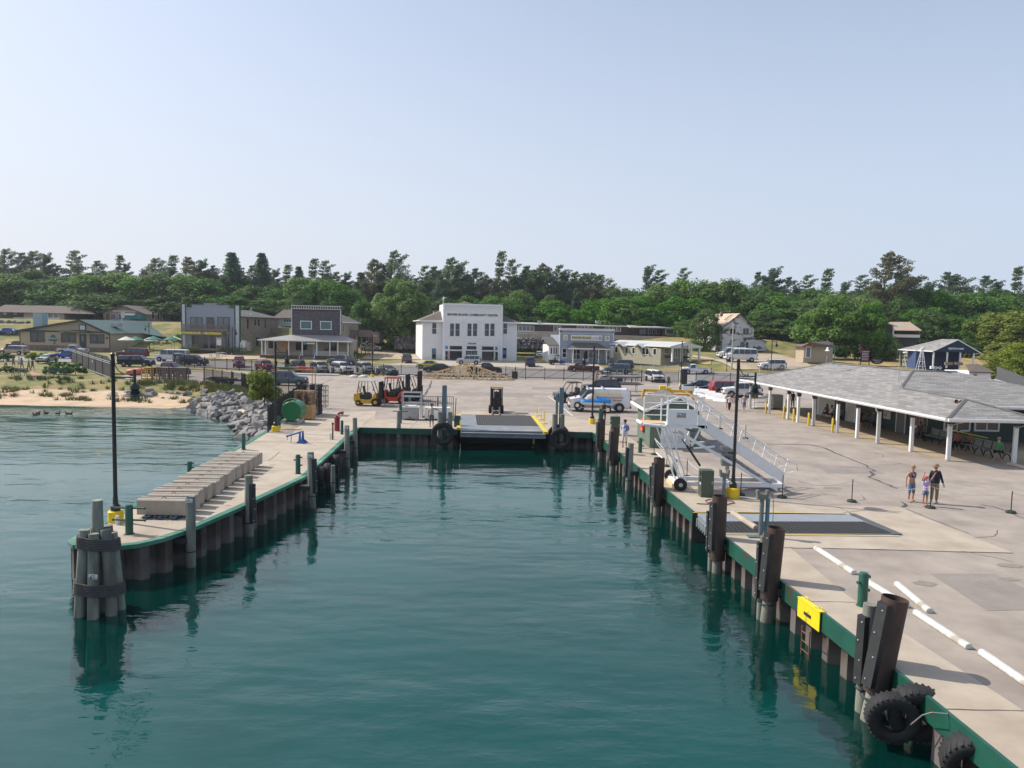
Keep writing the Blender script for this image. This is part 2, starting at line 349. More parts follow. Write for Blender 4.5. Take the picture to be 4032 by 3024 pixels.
QUAY2 = [(7.95,27.1),(8.25,23),(8.7,17.6),(8.97,12.2),(9.3,4),(9.5,-4)]
notch = [(-3.95,53.9),(-4.35,63.6),(1.9,63.75),(2.75,53.9)]
notch2 = [(7.72,30.45),(14.2,30.75),(15.0,27.55),(7.95,27.1)]
land = PIER_L[::-1] + PIER_R + SLIP_A[1:] + notch[1:3] + SLIP_B + QUAY1[1:] + notch2[1:] + QUAY2[1:]
right_far = [(75,-4),(75,60),(75,112),(24.3,113.5),(2,115),(-36,115),(-47,119),(-54,131),(-62,128),(-52,96.5),(-45,91.8),(-38,90.6),(-31,84.2),(-27.6,79.2),(-20.9,74.5)]
flat('parking_lot', land + right_far, asphalt, -.006)
ap = PIER_L[::-1] + PIER_R + SLIP_A[1:] + [(-3.95,53.9),(-4.35,63.6),(1.9,63.75),(2.75,53.9)] + SLIP_B + QUAY1[1:] + notch2[1:3] + [(17.6,27.2),(17.8,25.5),(9.9,25.5),(9.85,21),(10.05,18.6),(10.5,14.6),(10.9,4),(11,-4)][0:0]
apron = PIER_L[::-1] + PIER_R + SLIP_A[1:] + notch[1:3] + SLIP_B + QUAY1[1:] + notch2[1:2] + [(14.2,30.9),(17.2,32.2),(13.3,32.0),(9.4,33.5),(9.6,40),(9.9,46.6),(8.6,47.5),(8.4,52.1),(8.6,57.2),(3.6,66.2),(-4.4,66.2),(-4.8,59.5),(-11,59.0),(-12,64.8),(-18.2,60.5)]
flat('quay_apron', apron, concrete, 0.)
flat('ramp_apron', [(14.2,30.75),(17.2,32.2),(17.8,25.5),(9.95,25.5),(9.85,21),(10.05,18.6),(10.5,14.6),(10.9,4),(11,-4)]+QUAY2[::-1][0:6]+[(15.0,27.55)], concrete, 0.)
def crack(pts, w, z=.004, m=seam_m, name='pavement_crack'):
    mb = MB(); pts=[Vector(p) for p in pts]; vs=[]; k=len(pts)
    for i,q in enumerate(pts):
        d_ = (pts[min(i+1,k-1)]-pts[max(i-1,0)]).normalized(); s_ = Vector((-d_.y,d_.x,0))*w/2*(rnd.uniform(.6,1.4)); vs += [(q.x-s_.x,q.y-s_.y,z),(q.x+s_.x,q.y+s_.y,z)]
    mb.add(vs, [(2*i,2*i+1,2*i+3,2*i+2) for i in range(k-1)]); return struct(mb.build(name, m))
def wob(pts, k=5, a=.08):
    out=[]
    for i in range(len(pts)-1):
        p0,p1=Vector(pts[i]),Vector(pts[i+1])
        for j in range(k):
            q=p0.lerp(p1,j/k); out.append(q+Vector((rnd.uniform(-a,a),rnd.uniform(-a,a),0)))
    return out+[Vector(pts[-1])]
crack(wob([g('Q4',*q) for q in [(0,1238),(400,1243),(760,1245),(1040,1305),(1170,1370),(1340,1440),(1690,1580)]]+[g('P5',*q) for q in [(690,1050),(745,1080),(690,1082),(740,1110),(690,1135),(850,1200),(950,1240)]],4,.05), .13)
crack([g('P5',*q) for q in [(988,1365),(1025,1385),(1030,1400),(1000,1415)]], .12)
crack(wob([g('P3',*q) for q in [(245,240),(225,300),(205,340),(165,395)]],5,.1), .2)
crack(wob([g('P5',*q) for q in [(1030,1430),(1300,1540),(1620,1660)]],6,.03), .035)
crack(wob([g('P5',*q) for q in [(1720,1390),(1860,1410),(2133,1520)]],6,.03), .05)
crack(wob([g('P5',*q) for q in [(385,1410),(530,1475),(640,1560)]],6,.03), .03)
crack(wob([g('P6',*q) for q in [(700,247),(1200,256),(2145,282)]],8,.02), .06)
crack(wob([g('P2',*q) for q in [(860,150),(975,105)]],4,.2), .15)
crack(wob([g('P2',*q) for q in [(370,865),(480,780)]],4,.02), .04)
for a_,b_ in (((-16.6,46.5),(-10.8,46.7)),((-15.6,33),(-10.5,33)),((-16.2,40),(-10.4,40)),((-11.2,55.2),(-11.6,64.5)),((-7.5,54.2),(-7.5,59.2)),((6.2,53),(8.4,53)),((7.2,44),(9.6,44)),((7.6,36),(9.4,36)),((8.6,20.3),(9.9,20.3)),((8.9,14.4),(10.5,14.4)),((-17.2,52),(-11.2,52.2))):
    crack(wob([(*a_,0),(*b_,0)],6,.01), .03)
for i in range(26):
    x,y = rnd.uniform(11,34), rnd.uniform(24,58); a=rnd.uniform(0,3.1); L_=rnd.uniform(.6,2.4)
    crack(wob([(x,y,0),(x+math.cos(a)*L_/2,y+math.sin(a)*L_/3,0),(x+math.cos(a+.3)*L_,y+math.sin(a+.3)*L_,0)],4,.04), .025, .0035)
for i in range(30):
    x,y = rnd.uniform(-16,26), rnd.uniform(66,108); a=rnd.uniform(-.4,.4); L_=rnd.uniform(1,5)
    crack(wob([(x,y,0),(x+math.cos(a)*L_/2,y+math.sin(a)*L_/2,0),(x+math.cos(a)*L_,y+math.sin(a)*L_,0)],4,.1), .05, .0035)
stain_m = M('oil_stain', (.235,.205,.18), .9, var=.15, scale=3); patch_m = M('asphalt_patch', (.25,.22,.195), .92, var=.12, scale=1, bump=.4, bscale=60, coord='World')
def blot(x,y,r,m,z,k=14,sq=.6):
    mb=MB(); mb.poly([(x+r*math.cos(2*math.pi*i/k)*rnd.uniform(.6,1.1),y+r*sq*math.sin(2*math.pi*i/k)*rnd.uniform(.6,1.1),z) for i in range(k)]); struct(mb.build('oil_stain',m))
for i in range(34): blot(*((rnd.uniform(12,24),rnd.uniform(17,58)) if i<14 else (rnd.uniform(-12,22),rnd.uniform(67,104))),rnd.uniform(.12,.5),stain_m,.0028+.00001*i)
for i in range(12): blot(rnd.uniform(-15.5,-11.3),rnd.uniform(27,58),rnd.uniform(.06,.22),stain_m,.003+.00001*i)
for x,y,w,h in ((19,41,3.2,2.4),(15.5,52,4,3),(-2,84,9,5),(8,94,11,4),(14.5,21.5,2.4,3.2),(-9,74,5,4)): struct(flat('asphalt_patch',[(x-w/2,y-h/2),(x+w/2,y-h/2+.2),(x+w/2-.1,y+h/2),(x-w/2+.15,y+h/2-.1)],patch_m,.0008))
for i in range(10):
    cx,cy,r,a0=rnd.uniform(0,20),rnd.uniform(58,96),rnd.uniform(4,9),rnd.uniform(0,6.28)
    for dr in (0,1.5): crack([(cx+(r+dr)*math.cos(a0+k*.12),cy+(r+dr)*math.sin(a0+k*.12),0) for k in range(12)],.17,.0018+.00002*i,patch_m,'tyre_mark')
pl = M('white_line_paint', (.6,.6,.58), .8, var=.2, scale=6)
for a_,b_ in (((1375,390),(1610,585)),((1385,388),(1500,392))):
    crack([g('P3',*a_), g('P3',*b_)], .12, .005, pl, 'painted_line')
for i in range(5):
    crack([g('P2',985+i*4-40,365+i*8), g('P2',1003+i*2-50,385+i*8)], .06, .005, pl, 'painted_line') if i<2 else None
def walk(poly, step):
    """points every step along a polyline"""
    out=[]; carry=0.
    for i in range(len(poly)-1):
        a,b=Vector((*poly[i],0)),Vector((*poly[i+1],0)); L_=(b-a).length; t=carry
        while t < L_:
            d_=(b-a)/L_; out.append((a+d_*t, d_)); t+=step
        carry=t-L_
    return out
def pile_wall(name, poly, label, side=1, flange=.1, capm=capd, h=.46, topm=None):
    """side=+1: the water lies to the left of the walking direction"""
    mb = MB(); per=.95; u=0.; prof=[]
    prof_d=[(0,0),(.32,0),(.44,1),(.83,1)]
    pts=[]
    tot=sum((Vector(poly[i+1])-Vector(poly[i])).length for i in range(len(poly)-1))
    def at(s_):
        for i in range(len(poly)-1):
            a,b=Vector(poly[i]),Vector(poly[i+1]); L_=(b-a).length
            if s_<=L_ or i==len(poly)-2: d_=(b-a)/L_; return a+d_*s_, d_
            s_-=L_
    k=0
    while k*per < tot:
        for o,dp in prof_d:
            s_=k*per+o
            if s_>tot: break
            q,d_=at(s_); nrm=Vector((-d_.y,d_.x))*side
            q=q-nrm*(.08+dp*.34); pts.append(q)
        k+=1
    q,d_=at(tot); pts.append(q-Vector((-d_.y,d_.x))*side*.1)
    vs=[]
    for q in pts: vs += [(q.x,q.y,-6.5),(q.x,q.y,-.02)]
    mb.add(vs,[(2*i,2*i+2,2*i+3,2*i+1) for i in range(len(pts)-1)])
    root = thing(name, label, 'wall')
    mb.build('steel_sheet', rust, root)
    mb = MB(); vs=[]
    P=[Vector(p_) for p_ in poly]
    for i,q in enumerate(P):
        d_=(P[min(i+1,len(P)-1)]-P[max(i-1,0)]).normalized(); nr=Vector((-d_.y,d_.x))*side
        o=q+nr*.03; inn=q-nr*flange
        vs += [(o.x,o.y,-h),(o.x,o.y,.02),(inn.x,inn.y,.02),(inn.x,inn.y,-.05),(q.x-nr.x*.05,q.y-nr.y*.05,-.05),(q.x-nr.x*.05,q.y-nr.y*.05,-h)]
    fs=[]
    for i in range(len(P)-1):
        for j in range(6): fs.append((6*i+j,6*i+(j+1)%6,6*i+6+(j+1)%6,6*i+6+j))
    fs += [(0,1,2,3,4,5),tuple(6*(len(P)-1)+j for j in range(6))]
    mb.add(vs,fs); mb.build('green_cap', capm, root)
    return root
tip = [(-14.95,24.5),(-14.5,24.05)]
pile_wall('sheet_pile_wall', PIER_L[::-1]+tip[1:2], 'rusted sheet steel wall with wide pale green cap on the outer side of the left pier', -1, .27, capg, .12)
pile_wall('sheet_pile_wall', tip+PIER_R[1:], 'long dark sheet steel wall with green cap along the slip side of the left pier', -1, .27, capg, .12)
pile_wall('sheet_pile_wall', SLIP_A, 'dark sheet steel wall at the head of the slip, left of the ferry ramp', -1, .1, capd, .42)
pile_wall('sheet_pile_wall', SLIP_B, 'short dark sheet steel wall at the head of the slip, right of the ferry ramp', -1, .1, capd, .42)
pile_wall('sheet_pile_wall', QUAY1, 'sheet steel wall with green fascia along the far right quay up to the side ramp', -1, .06, capd, .5)
pile_wall('sheet_pile_wall', QUAY2, 'sheet steel wall with green fascia and yellow ladder plate along the near right quay', -1, .06, capd, .5)
mb=MB(); mb.add([(-15.0,24.5,.024),(-14.5,24.0,.024),(-13.9,24.2,.024),(-14.75,25.3,.024)],[(0,1,2,3)]); struct(mb.build('pier_tip_cap',capg))
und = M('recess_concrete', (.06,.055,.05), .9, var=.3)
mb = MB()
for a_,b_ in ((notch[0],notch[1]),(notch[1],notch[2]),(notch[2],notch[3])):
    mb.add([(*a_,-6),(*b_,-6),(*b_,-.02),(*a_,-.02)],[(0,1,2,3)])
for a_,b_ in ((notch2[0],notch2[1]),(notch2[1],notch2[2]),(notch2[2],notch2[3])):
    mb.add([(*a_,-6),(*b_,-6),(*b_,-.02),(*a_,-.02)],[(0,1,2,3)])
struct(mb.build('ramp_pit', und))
FENCE_Y=[(-500,96),(-90,96),(-52,96.5),(-45,91.8),(-38,90.6),(-31,84.2),(-27.6,79.2),(-20.9,74.5),(-19.6,66),(-18.4,60),(-17.8,56.5),(-17.2,52)]
SHORE_Y=[(-500,74),(-60,73.5),(-40,74),(-33,73.6),(-27.6,68),(-24,64),(-21.6,57.5),(-19.5,54.5),(-18.2,52),(-17.2,49)]
def pl_(t,x):
    if x<=t[0][0]: return t[0][1]
    for (a,b),(c_,d_) in zip(t,t[1:]):
        if x<=c_: return b+(d_-b)*(x-a)/(c_-a)
    return t[-1][1]
def HL(x, y):
    h = H(x,y) - .05
    if y < 112 and x > -62: h -= .2*(1-ss(108,113,y))*ss(-62,-58,x)
    if x < -17.2:
        yf,ys = pl_(FENCE_Y,x), pl_(SHORE_Y,x)
        if y < yf:
            if y >= ys: t=(y-ys)/(yf-ys); b = -1.33+1.30*(t**.8 if x>-33 else (.55*t if t<.62 else .341+.659*ss(.62,.85,t)))
            else: b = -1.45-(ys-y)*.4
            h = max(b,-7)
        elif y < yf+2.5: h = -.03
    return h
def grid(name, xs, ys, m, hf):
    mb=MB(); nx=len(xs); vs=[(x,y,hf(x,y)) for y in ys for x in xs]
    mb.add(vs,[(j*nx+i,j*nx+i+1,(j+1)*nx+i+1,(j+1)*nx+i) for j in range(len(ys)-1) for i in range(nx-1)],0,True)
    return struct(mb.build(name, m))
xs=[-900,-500,-300,-200]+[-150+3*i for i in range(30)]+[-60+1.2*i for i in range(36)]+[-15+3*i for i in range(56)]+[200,300,500,900]
grid('ground', xs, [50+1.25*i for i in range(48)]+[110+3*i for i in range(78)]+[360,450,600,900,1400], grass_m, lambda x,y: HL(x,y) if x<-17.2 or y>80 else -7 if x<10 else -.3)
def HB(x,y): return HL(x,y)
drape('beach_sand', [(-500,60),(-34,60),(-31,70),(-30.5,76),(-33,80),(-40,85),(-52,88),(-62,86.8),(-78,88.6),(-95,87.6),(-120,89),(-500,92)], sand, .04, 1.5, HL)
drape('street', [(-300,128),(-62,124),(-47,118.8),(-36,114.8),(2,114.8),(24.3,113.3),(75,111.8),(300,100),(300,112),(70,123),(45,124.5),(25,128.5),(0,131),(-40,133),(-62,135),(-300,141)], road_m, .035)
drape('forecourt', [(-25,131.5),(17,131),(17,147),(1,152),(-19,149),(-21,140)], M('pale_driveway',(.40,.35,.28),.9,coord='World',var=.06), .05, 2)
drape('dirt_verge', [gt(c,x,y).xy for c,x,y in (('B',250,1290),('B',960,1285),('B',960,1255),('B',700,1250),('B',330,1225),('B',160,1240))], dirt, .06, 2)
drape('dirt_yard', [gt('C',x,y).xy for x,y in ((60,1285),(730,1290),(700,1230),(540,1190),(420,1200),(250,1195),(120,1210))], dirt, .06, 2)
drape('driveway', [gt('D',x,y).xy for x,y in ((1140,1335),(2010,1345),(1900,1300),(1700,1295),(1520,1340),(1400,1320),(1240,1250),(1150,1235))], M('pale_driveway',(.40,.35,.28),.9,coord='World',var=.06), .06, 2)
drape('dry_lawn', [gt('D',x,y).xy for x,y in ((1180,1238),(1300,1258),(1440,1300),(1520,1336),(1700,1292),(1880,1300),(2150,1345),(2212,1340),(2212,1290),(1900,1255),(1500,1248))], dry, .05, 2)
drape('dry_lawn', [gt('D',x,y).xy for x,y in ((75,1200),(430,1180),(440,1330),(300,1330),(150,1260))], dry, .05, 2)
drape('gravel_lot', [gt('E',x,y).xy for x,y in ((850,1400),(1400,1400),(1640,1360),(1560,1310),(1400,1260),(1250,1230),(1000,1225),(700,1265),(620,1290))], dirt, .06, 2)
drape('garden_path', [gt('E',x,y).xy for x,y in ((360,1240),(860,1385),(820,1400),(350,1262))], M('pale_driveway',(.40,.35,.28),.9), .07, 2)
drape('dry_lawn', [gt('F',x,y).xy for x,y in ((-100,1330),(540,1240),(900,1215),(1700,1260),(1800,1420),(1500,1420),(900,1360),(400,1370))], dry, .05, 2)
drape('rubble_bed', [(-34.5,74.3),(-33,73),(-27.6,67.3),(-24,63.3),(-21.6,56.8),(-19.5,53.8),(-17.6,51.5),(-17.9,58),(-19.4,65.5),(-21.3,72),(-28,76.6),(-31.3,80.4),(-34.5,82)], M('dark_rubble',(.12,.11,.10),.95,var=.4,scale=3,coord='World'), .03, 1., HL)
drape('footpath', [gt('L1',x,y).xy for x,y in ((330,830),(560,840),(820,925),(560,930),(540,850),(440,790),(360,780))], M('brick_path',(.33,.20,.15),.9,coord='World'), .07, 2)
def leafmat(name, col, col2, rough=.55, tr=.25, sc=.35):
    m = M(name, col, rough, var=.25, scale=2.2, col2=col2, mix=(.4,.62), spec=.25)
    n, l = m.node_tree.nodes, m.node_tree.links; p=n['Principled BSDF']
    hv=[x for x in n if x.type=='HUE_SAT'][0]
    oi=n.new('ShaderNodeObjectInfo'); mr=n.new('ShaderNodeMapRange'); mr.inputs[3].default_value=.482; mr.inputs[4].default_value=.512; l.new(oi.outputs['Random'],mr.inputs[0]); l.new(mr.outputs[0],hv.inputs['Hue'])
    mr2=n.new('ShaderNodeMapRange'); mr2.inputs[3].default_value=.8; mr2.inputs[4].default_value=1.1; l.new(oi.outputs['Random'],mr2.inputs[0]); l.new(mr2.outputs[0],hv.inputs['Saturation'])
    tb=n.new('ShaderNodeBsdfTranslucent'); l.new(hv.outputs[0],tb.inputs[0])
    mx=n.new('ShaderNodeMixShader'); mx.inputs[0].default_value=tr; l.new(p.outputs[0],mx.inputs[1]); l.new(tb.outputs[0],mx.inputs[2])
    out=[x for x in n if x.type=='OUTPUT_MATERIAL'][0]; l.new(mx.outputs[0],out.inputs[0])
    return m
leaf_m = leafmat('maple_leaves', (.14,.29,.035), (.09,.21,.028), tr=.45)
leaf_y = leafmat('yellow_green_leaves', (.25,.30,.035), (.17,.24,.03), tr=.45)  # yellower green than the maple leaves
leaf_d = leafmat('dark_oak_leaves', (.10,.21,.034), (.07,.155,.03), tr=.42)
need_m = leafmat('pine_needles', (.13,.205,.095), (.16,.22,.09), tr=.42)
need_b = leafmat('blue_pine_needles', (.125,.205,.12), (.115,.18,.105), tr=.42)
need_o = leafmat('brownish_pine_needles', (.18,.175,.08), (.13,.16,.075), tr=.35)
bark = M('bark', (.10,.08,.065), .95, var=.3, scale=5, bump=.4, stretch=(1,1,.2))
def puff(mb, c, r, nq, size, rr, flat_=.7, up=.5):
    for _ in range(nq):
        d_=Vector((rr.gauss(0,1),rr.gauss(0,1),rr.gauss(0,1))).normalized(); q=c+Vector((d_.x*r,d_.y*r,d_.z*r*flat_))*rr.uniform(.55,1.05)
        nrm=(d_+Vector((rr.uniform(-.7,.7),rr.uniform(-.7,.7),up+rr.uniform(-.5,.5)))).normalized()
        a=nrm.orthogonal().normalized(); b=nrm.cross(a); t=rr.uniform(0,6.28); a,b=a*math.cos(t)+b*math.sin(t),b*math.cos(t)-a*math.sin(t)
        s_=size*rr.uniform(.6,1.25)
        mb.add([q-a*s_*.6,q-b*s_*.45+nrm*s_*.1,q+a*s_*.6,q+b*s_*.45+nrm*s_*.1],[(0,1,2,3)])
def leafy(name, seed, W, Ht, m, leaves=9000, low=.07, size=.40, nl=84, lean=0.):
    """crown of leaf sprays gathered in clumps on real limbs; base at z=0"""
    rr=random.Random(seed); tk=MB(); cr_=MB()
    tk.tube([(0,0,-.6),(0.1,0,Ht*.15),(lean*.3,.1,Ht*.4),(lean*.7,0,Ht*.75)],.2,8,0,[Ht*.035,Ht*.026,Ht*.018,Ht*.006])
    cs=[]
    for i in range(nl):
        for _ in range(30):
            u=rr.uniform(-1,1); az=rr.uniform(0,6.283); z=rr.betavariate(1.5,1.25)
            prof=math.sin(math.pi*min(1,(z*.86+.14)))**.55
            rad=(rr.uniform(.35,1)**.5)*prof*(.80+.28*math.sin(az*2+seed)*math.cos(az*3+seed*2+z*4))
            q=Vector((math.cos(az)*rad*W/2+lean*z, math.sin(az)*rad*W/2, Ht*(low+(1-low)*z*.95)))
            if all((q-c_).length>W*.085 for c_,_ in cs): break
        cs.append((q, W*rr.uniform(.075,.14)))
    for q,r in cs:
        puff(cr_, q, r, int(leaves/nl), size, rr, .8, .55)
        if rr.random()<.55:
            z0=max(Ht*.12,q.z-Ht*rr.uniform(.12,.3)); tk.tube([(lean*.2,0,z0*.8),Vector((q.x*.5,q.y*.5,(z0+q.z)/2)),q],.06,5,0,[Ht*.012,Ht*.007,.03])
    return cr_.mesh(name+'_crown', m), tk.mesh(name+'_trunk', bark)
def pine(name, seed, Ht, W, m, lean=.0, bare=.3, style='wide', dens=1.):
    rr=random.Random(seed); tk=MB(); cr_=MB()
    top=Vector((lean*Ht,0,Ht))
    def ax(z): t=z/Ht; return Vector((lean*Ht*t*t, .15*math.sin(t*5+seed), z))
    tk.tube([ax(Ht*i/9)-Vector((0,0,.6 if i==0 else 0)) for i in range(10)],.2,7,0,[Ht*.017*(1-i/9.6)+.02 for i in range(10)])
    z=Ht*bare
    while z<Ht*.985:
        t=(z/Ht-bare)/(1-bare)
        if style=='wide': L_=W/2*(.55+.6*math.sin(math.pi*min(1,t*.8+.25)))*(1 if t<.8 else (1-t)*3.4+.32)
        elif style=='cone': L_=W/2*(1.05*(1-t)**.8+.09)
        else: L_=W/2*(.9-.55*t)*(.6+.5*abs(math.sin(t*9+seed)))
        nb=rr.choice((3,4,5)) if style!='cone' else 6; az0=rr.uniform(0,6.28)
        for b in range(nb):
            if rr.random()<(.14 if style!='cone' else .04): continue
            az=az0+b*6.283/nb+rr.uniform(-.4,.4); l_=L_*rr.uniform(.5,1.2)
            wind=1+.38*math.cos(az) if style!='cone' else 1+.1*math.cos(az); l_*=wind
            d_=Vector((math.cos(az),math.sin(az),0)); rise=rr.uniform(.05,.42)*(1 if style!='cone' else .4)+.3*t
            p0=ax(z); p2=p0+d_*l_+Vector((.18*l_ if style!='cone' else 0,0,l_*rise)); p1=p0.lerp(p2,.5)-Vector((0,0,l_*.10))
            tk.tube([p0,p1,p2],.05,4,0,[.02+Ht*.0035,.05,.025])
            k=max(3,int(l_*1.9*dens))
            for j in range(k):
                f=.30+.7*(j+1)/k; q=(p0.lerp(p1,f*2) if f<.5 else p1.lerp(p2,f*2-1))+Vector((0,rr.uniform(-.2,.2)*l_*.5,.1))
                rad=.34+.16*rr.random()+.07*l_
                for _ in range(int(24*dens)):
                    dd=Vector((rr.gauss(.25,1),rr.gauss(0,1),rr.gauss(.45,.6))).normalized(); o=q+Vector((dd.x*rad*1.35,dd.y*rad*1.35,dd.z*rad*.62))*rr.uniform(.2,1)
                    ln=dd*rr.uniform(.22,.46); sd=ln.orthogonal().normalized()*.17; sd=Matrix.Rotation(rr.uniform(0,6.28),3,ln.normalized())@sd
                    cr_.add([o-sd,o+ln*.5-sd*1.1+Vector((0,0,.03)),o+ln,o+ln*.4+sd*1.2],[(0,1,2,3)])
        z+=Ht*(.042 if style!='cone' else .034)*rr.uniform(.7,1.35)
    return cr_.mesh(name+'_crown', m), tk.mesh(name+'_trunk', bark)
LE={}
for i,(W,Ht,m) in enumerate([(11,12,leaf_m),(12,11,leaf_m),(10,13,leaf_m),(13,12,leaf_d),(10,11,leaf_d),(11,12.5,leaf_y)]):
    LE[i]=(*leafy('leafy',11+i*7,W,Ht,m),W,Ht)
LE[6]=(*leafy('big_maple',77,14,13.5,leaf_m,14000,.06,.42,58),14,13.5)
LE[7]=(*leafy('big_maple',91,14,13,leaf_y,12500,.05,.36,62),14,13)
LE[8]=(*leafy('bush',5,4,3,leaf_y,1500,.03,.16,30),4,3)
PI={}
for i,(Ht,W,m,ln,ba,st,de) in enumerate([(22,9,need_m,.05,.32,'wide',1),(22,8,need_b,.04,.3,'wide',1),(22,7,need_m,.07,.35,'gap',1),(22,8,need_b,.03,.25,'gap',1.1),(20,9,need_b,.0,.12,'cone',1.1),(22,10,need_o,.03,.3,'wide',1),(22,10,need_m,.10,.45,'gap',1.1),(20,8,need_o,.01,.15,'cone',1.1)]):
    PI[i]=(*pine('pine',31+i*5,Ht,W,m,ln,ba,st,de),W,Ht)
def plant_tree(proto, loc, h, w=None, label='', cat='tree', name='leafy_tree', group=None, rz=0.):
    cm,tm,W,Ht=proto; s=h/Ht; sw=(w/W) if w else s
    t=thing(name,label,cat,loc,rz,group)
    c=bpy.data.objects.new('crown',cm); k=bpy.data.objects.new('trunk',tm)
    for o in (c,k): COL.objects.link(o); o.parent=t
    t.scale=(sw,sw,s); return t
def zone(x):   # x in the 2212-wide survey: what each stretch of the wood stands behind
    for a,b in ((150,'the cream motel'),(390,'the restaurant'),(600,'the grey store'),(800,'the shingled house'),(1120,'the white hall'),(1330,'the blue-grey shop'),(1540,'the brown motel'),(1700,'the barn house'),(1900,'the red-roofed kiosk'),(2080,'the navy restrooms')):
        if x<a: return b
    return 'the white hut'
SKY=[(5,540,250,0),(42,548,250,1),(65,545,252,0),(95,552,248,3),(143,542,245,6),(120,575,250,1),(205,565,262,1),(252,555,262,2),(268,572,262,3),(305,590,262,1),(330,560,252,0),(362,555,250,2),(400,560,250,5),(432,565,250,3),(455,575,250,1),(500,547,225,4),(480,600,222,7),(565,548,225,4),(540,575,228,1),(590,585,235,3),(612,575,245,2),(645,577,245,4),(668,562,245,2),(688,564,245,6),(715,588,245,6),(745,592,245,3),(700,600,240,1),(780,590,222,4),(800,566,218,5),(843,545,216,0),(826,575,218,1),(770,610,215,4),(875,600,218,3),(905,575,225,6),(930,578,228,1),(965,560,225,0),(985,575,228,3),(945,598,220,1),(1020,582,228,1),(1045,600,225,5),(1072,548,226,2),(1092,562,228,6),(1110,600,225,1),(1130,577,228,1),(1148,585,226,0),(1165,575,228,5),(1195,574,226,6),(1180,590,224,1),(1215,590,226,3),(1235,590,228,0),(1258,592,228,1),(1285,597,228,2),(1310,606,230,6),(1270,620,224,5),(1240,625,220,1),(1395,578,245,3),(1412,584,245,6),(1465,580,250,6),(1560,612,240,1),(1632,590,238,1),(1650,600,238,0),(1664,583,236,3),(1698,601,238,1),(1732,595,236,6),(1715,622,236,3),(1777,585,240,2),(1820,612,242,3),(1849,595,240,6),(1880,610,242,2),(1912,552,205,5),(1940,590,215,3),(1960,600,215,1),(2000,612,230,3),(2040,590,228,1),(2055,596,228,0),(2085,622,235,3),(2122,598,235,1),(2150,612,235,3),(2192,580,222,2),(2230,590,225,1),(2260,585,225,3),(-30,545,250,1),(-60,550,250,0),(-90,552,245,3)]
rt=random.Random(4)
fill=[]
x=-110
while x<2330:      # a second, lower rank that closes the gaps between the tall ones
    fill.append((x,(600 if x<600 else 604 if x<1300 else 632)+rt.uniform(-14,16)+(x-1000)*.008,258+rt.uniform(-10,12),rt.choice((1,3,4,0,5,1)))); x+=rt.uniform(15,24)
for i,(x,y,Y,k) in enumerate(SKY+fill):
    top=gd('Z',x,y,Y); base=H(top.x,Y); h=top.z-base
    sty={0:'broad pine with flat boughs',1:'blue-green ragged-headed pine',2:'thin pine with open boughs',3:'narrow pine with tufted top',4:'dense cone-shaped spruce',5:'brownish wide pine',6:'bent wind-blown pine',7:'brownish cone-shaped spruce'}[k]
    main=i<len(SKY)
    pr=PI[k]; w=pr[2]*(h/pr[3])*(rt.uniform(.8,1.1) if main else 1.15)*(.9 if h>22 else 1)
    plant_tree(pr,(top.x,Y,base),h,w,(sty+(' on the skyline behind ' if main else ' deep in the wood behind ')+zone(x)),'pine tree','pine_tree','pines '+('on the skyline' if main else 'deep in the wood')+' behind '+zone(x),rt.uniform(-.35,.35))
LT=[(-60,590,215,170,3),(20,590,212,150,0),(70,583,218,130,4),(130,600,214,150,3),(195,590,212,150,0),(255,588,216,120,2),(300,595,212,130,0),(345,590,214,130,3),(395,592,214,120,1),(440,605,212,110,4),(100,630,206,130,3),(240,635,205,160,3),(350,640,206,130,4),(175,640,205,100,0),(425,640,208,110,3),(20,640,207,130,3),
 (545,618,214,110,4),(600,625,214,100,3),(655,600,208,110,2),(695,602,206,100,1),(735,612,207,90,0),(650,640,203,90,3),(720,640,202,80,4),(760,625,208,90,0),(505,640,205,150,4),(575,645,205,110,3),(900,640,210,120,4),(960,645,210,110,3),(1010,640,210,100,4),(1060,640,210,90,2),(1100,650,208,100,3),(1150,655,212,120,4),(1200,650,210,110,2),(1245,668,206,60,0),(1120,625,214,90,0),(1185,640,214,70,3),
 (1300,645,208,110,1),(1345,640,206,110,0),(1330,680,202,90,3),(1390,640,208,110,2),(1430,612,212,110,0),(1480,602,214,120,1),(1530,605,212,110,0),(1575,603,214,110,4),(1610,620,210,100,3),(1460,640,205,100,0),(1510,645,204,100,2),(1400,665,203,90,3),(1560,650,208,100,0),(1640,630,206,100,3),(1680,640,202,110,2),(1720,648,200,110,0),(1650,668,196,110,3),(1770,645,205,100,4),(1790,632,208,100,0),(1830,640,205,110,3),(1870,640,200,110,1),(1690,690,190,100,4),(1740,690,186,90,3),
 (1945,640,200,90,3),(1985,620,206,90,4),(2030,628,202,110,2),(2075,630,204,110,0),(2120,640,202,110,3),(2160,638,204,110,0),(2205,640,205,110,4),(2010,668,192,90,3),(2060,680,190,90,4),(2110,685,185,100,3),(2150,675,182,110,5),(2200,672,178,130,5),(2255,640,200,120,0),(2240,690,176,120,3),(2300,640,200,130,2),(1975,665,195,70,0)]
x=-120
while x<2330:
    LT.append((x,(606 if x<600 else 640 if x<1280 else 628)+rt.uniform(-10,14),226+rt.uniform(-6,8),110,rt.choice((0,3,4,3)))); x+=rt.uniform(34,50)
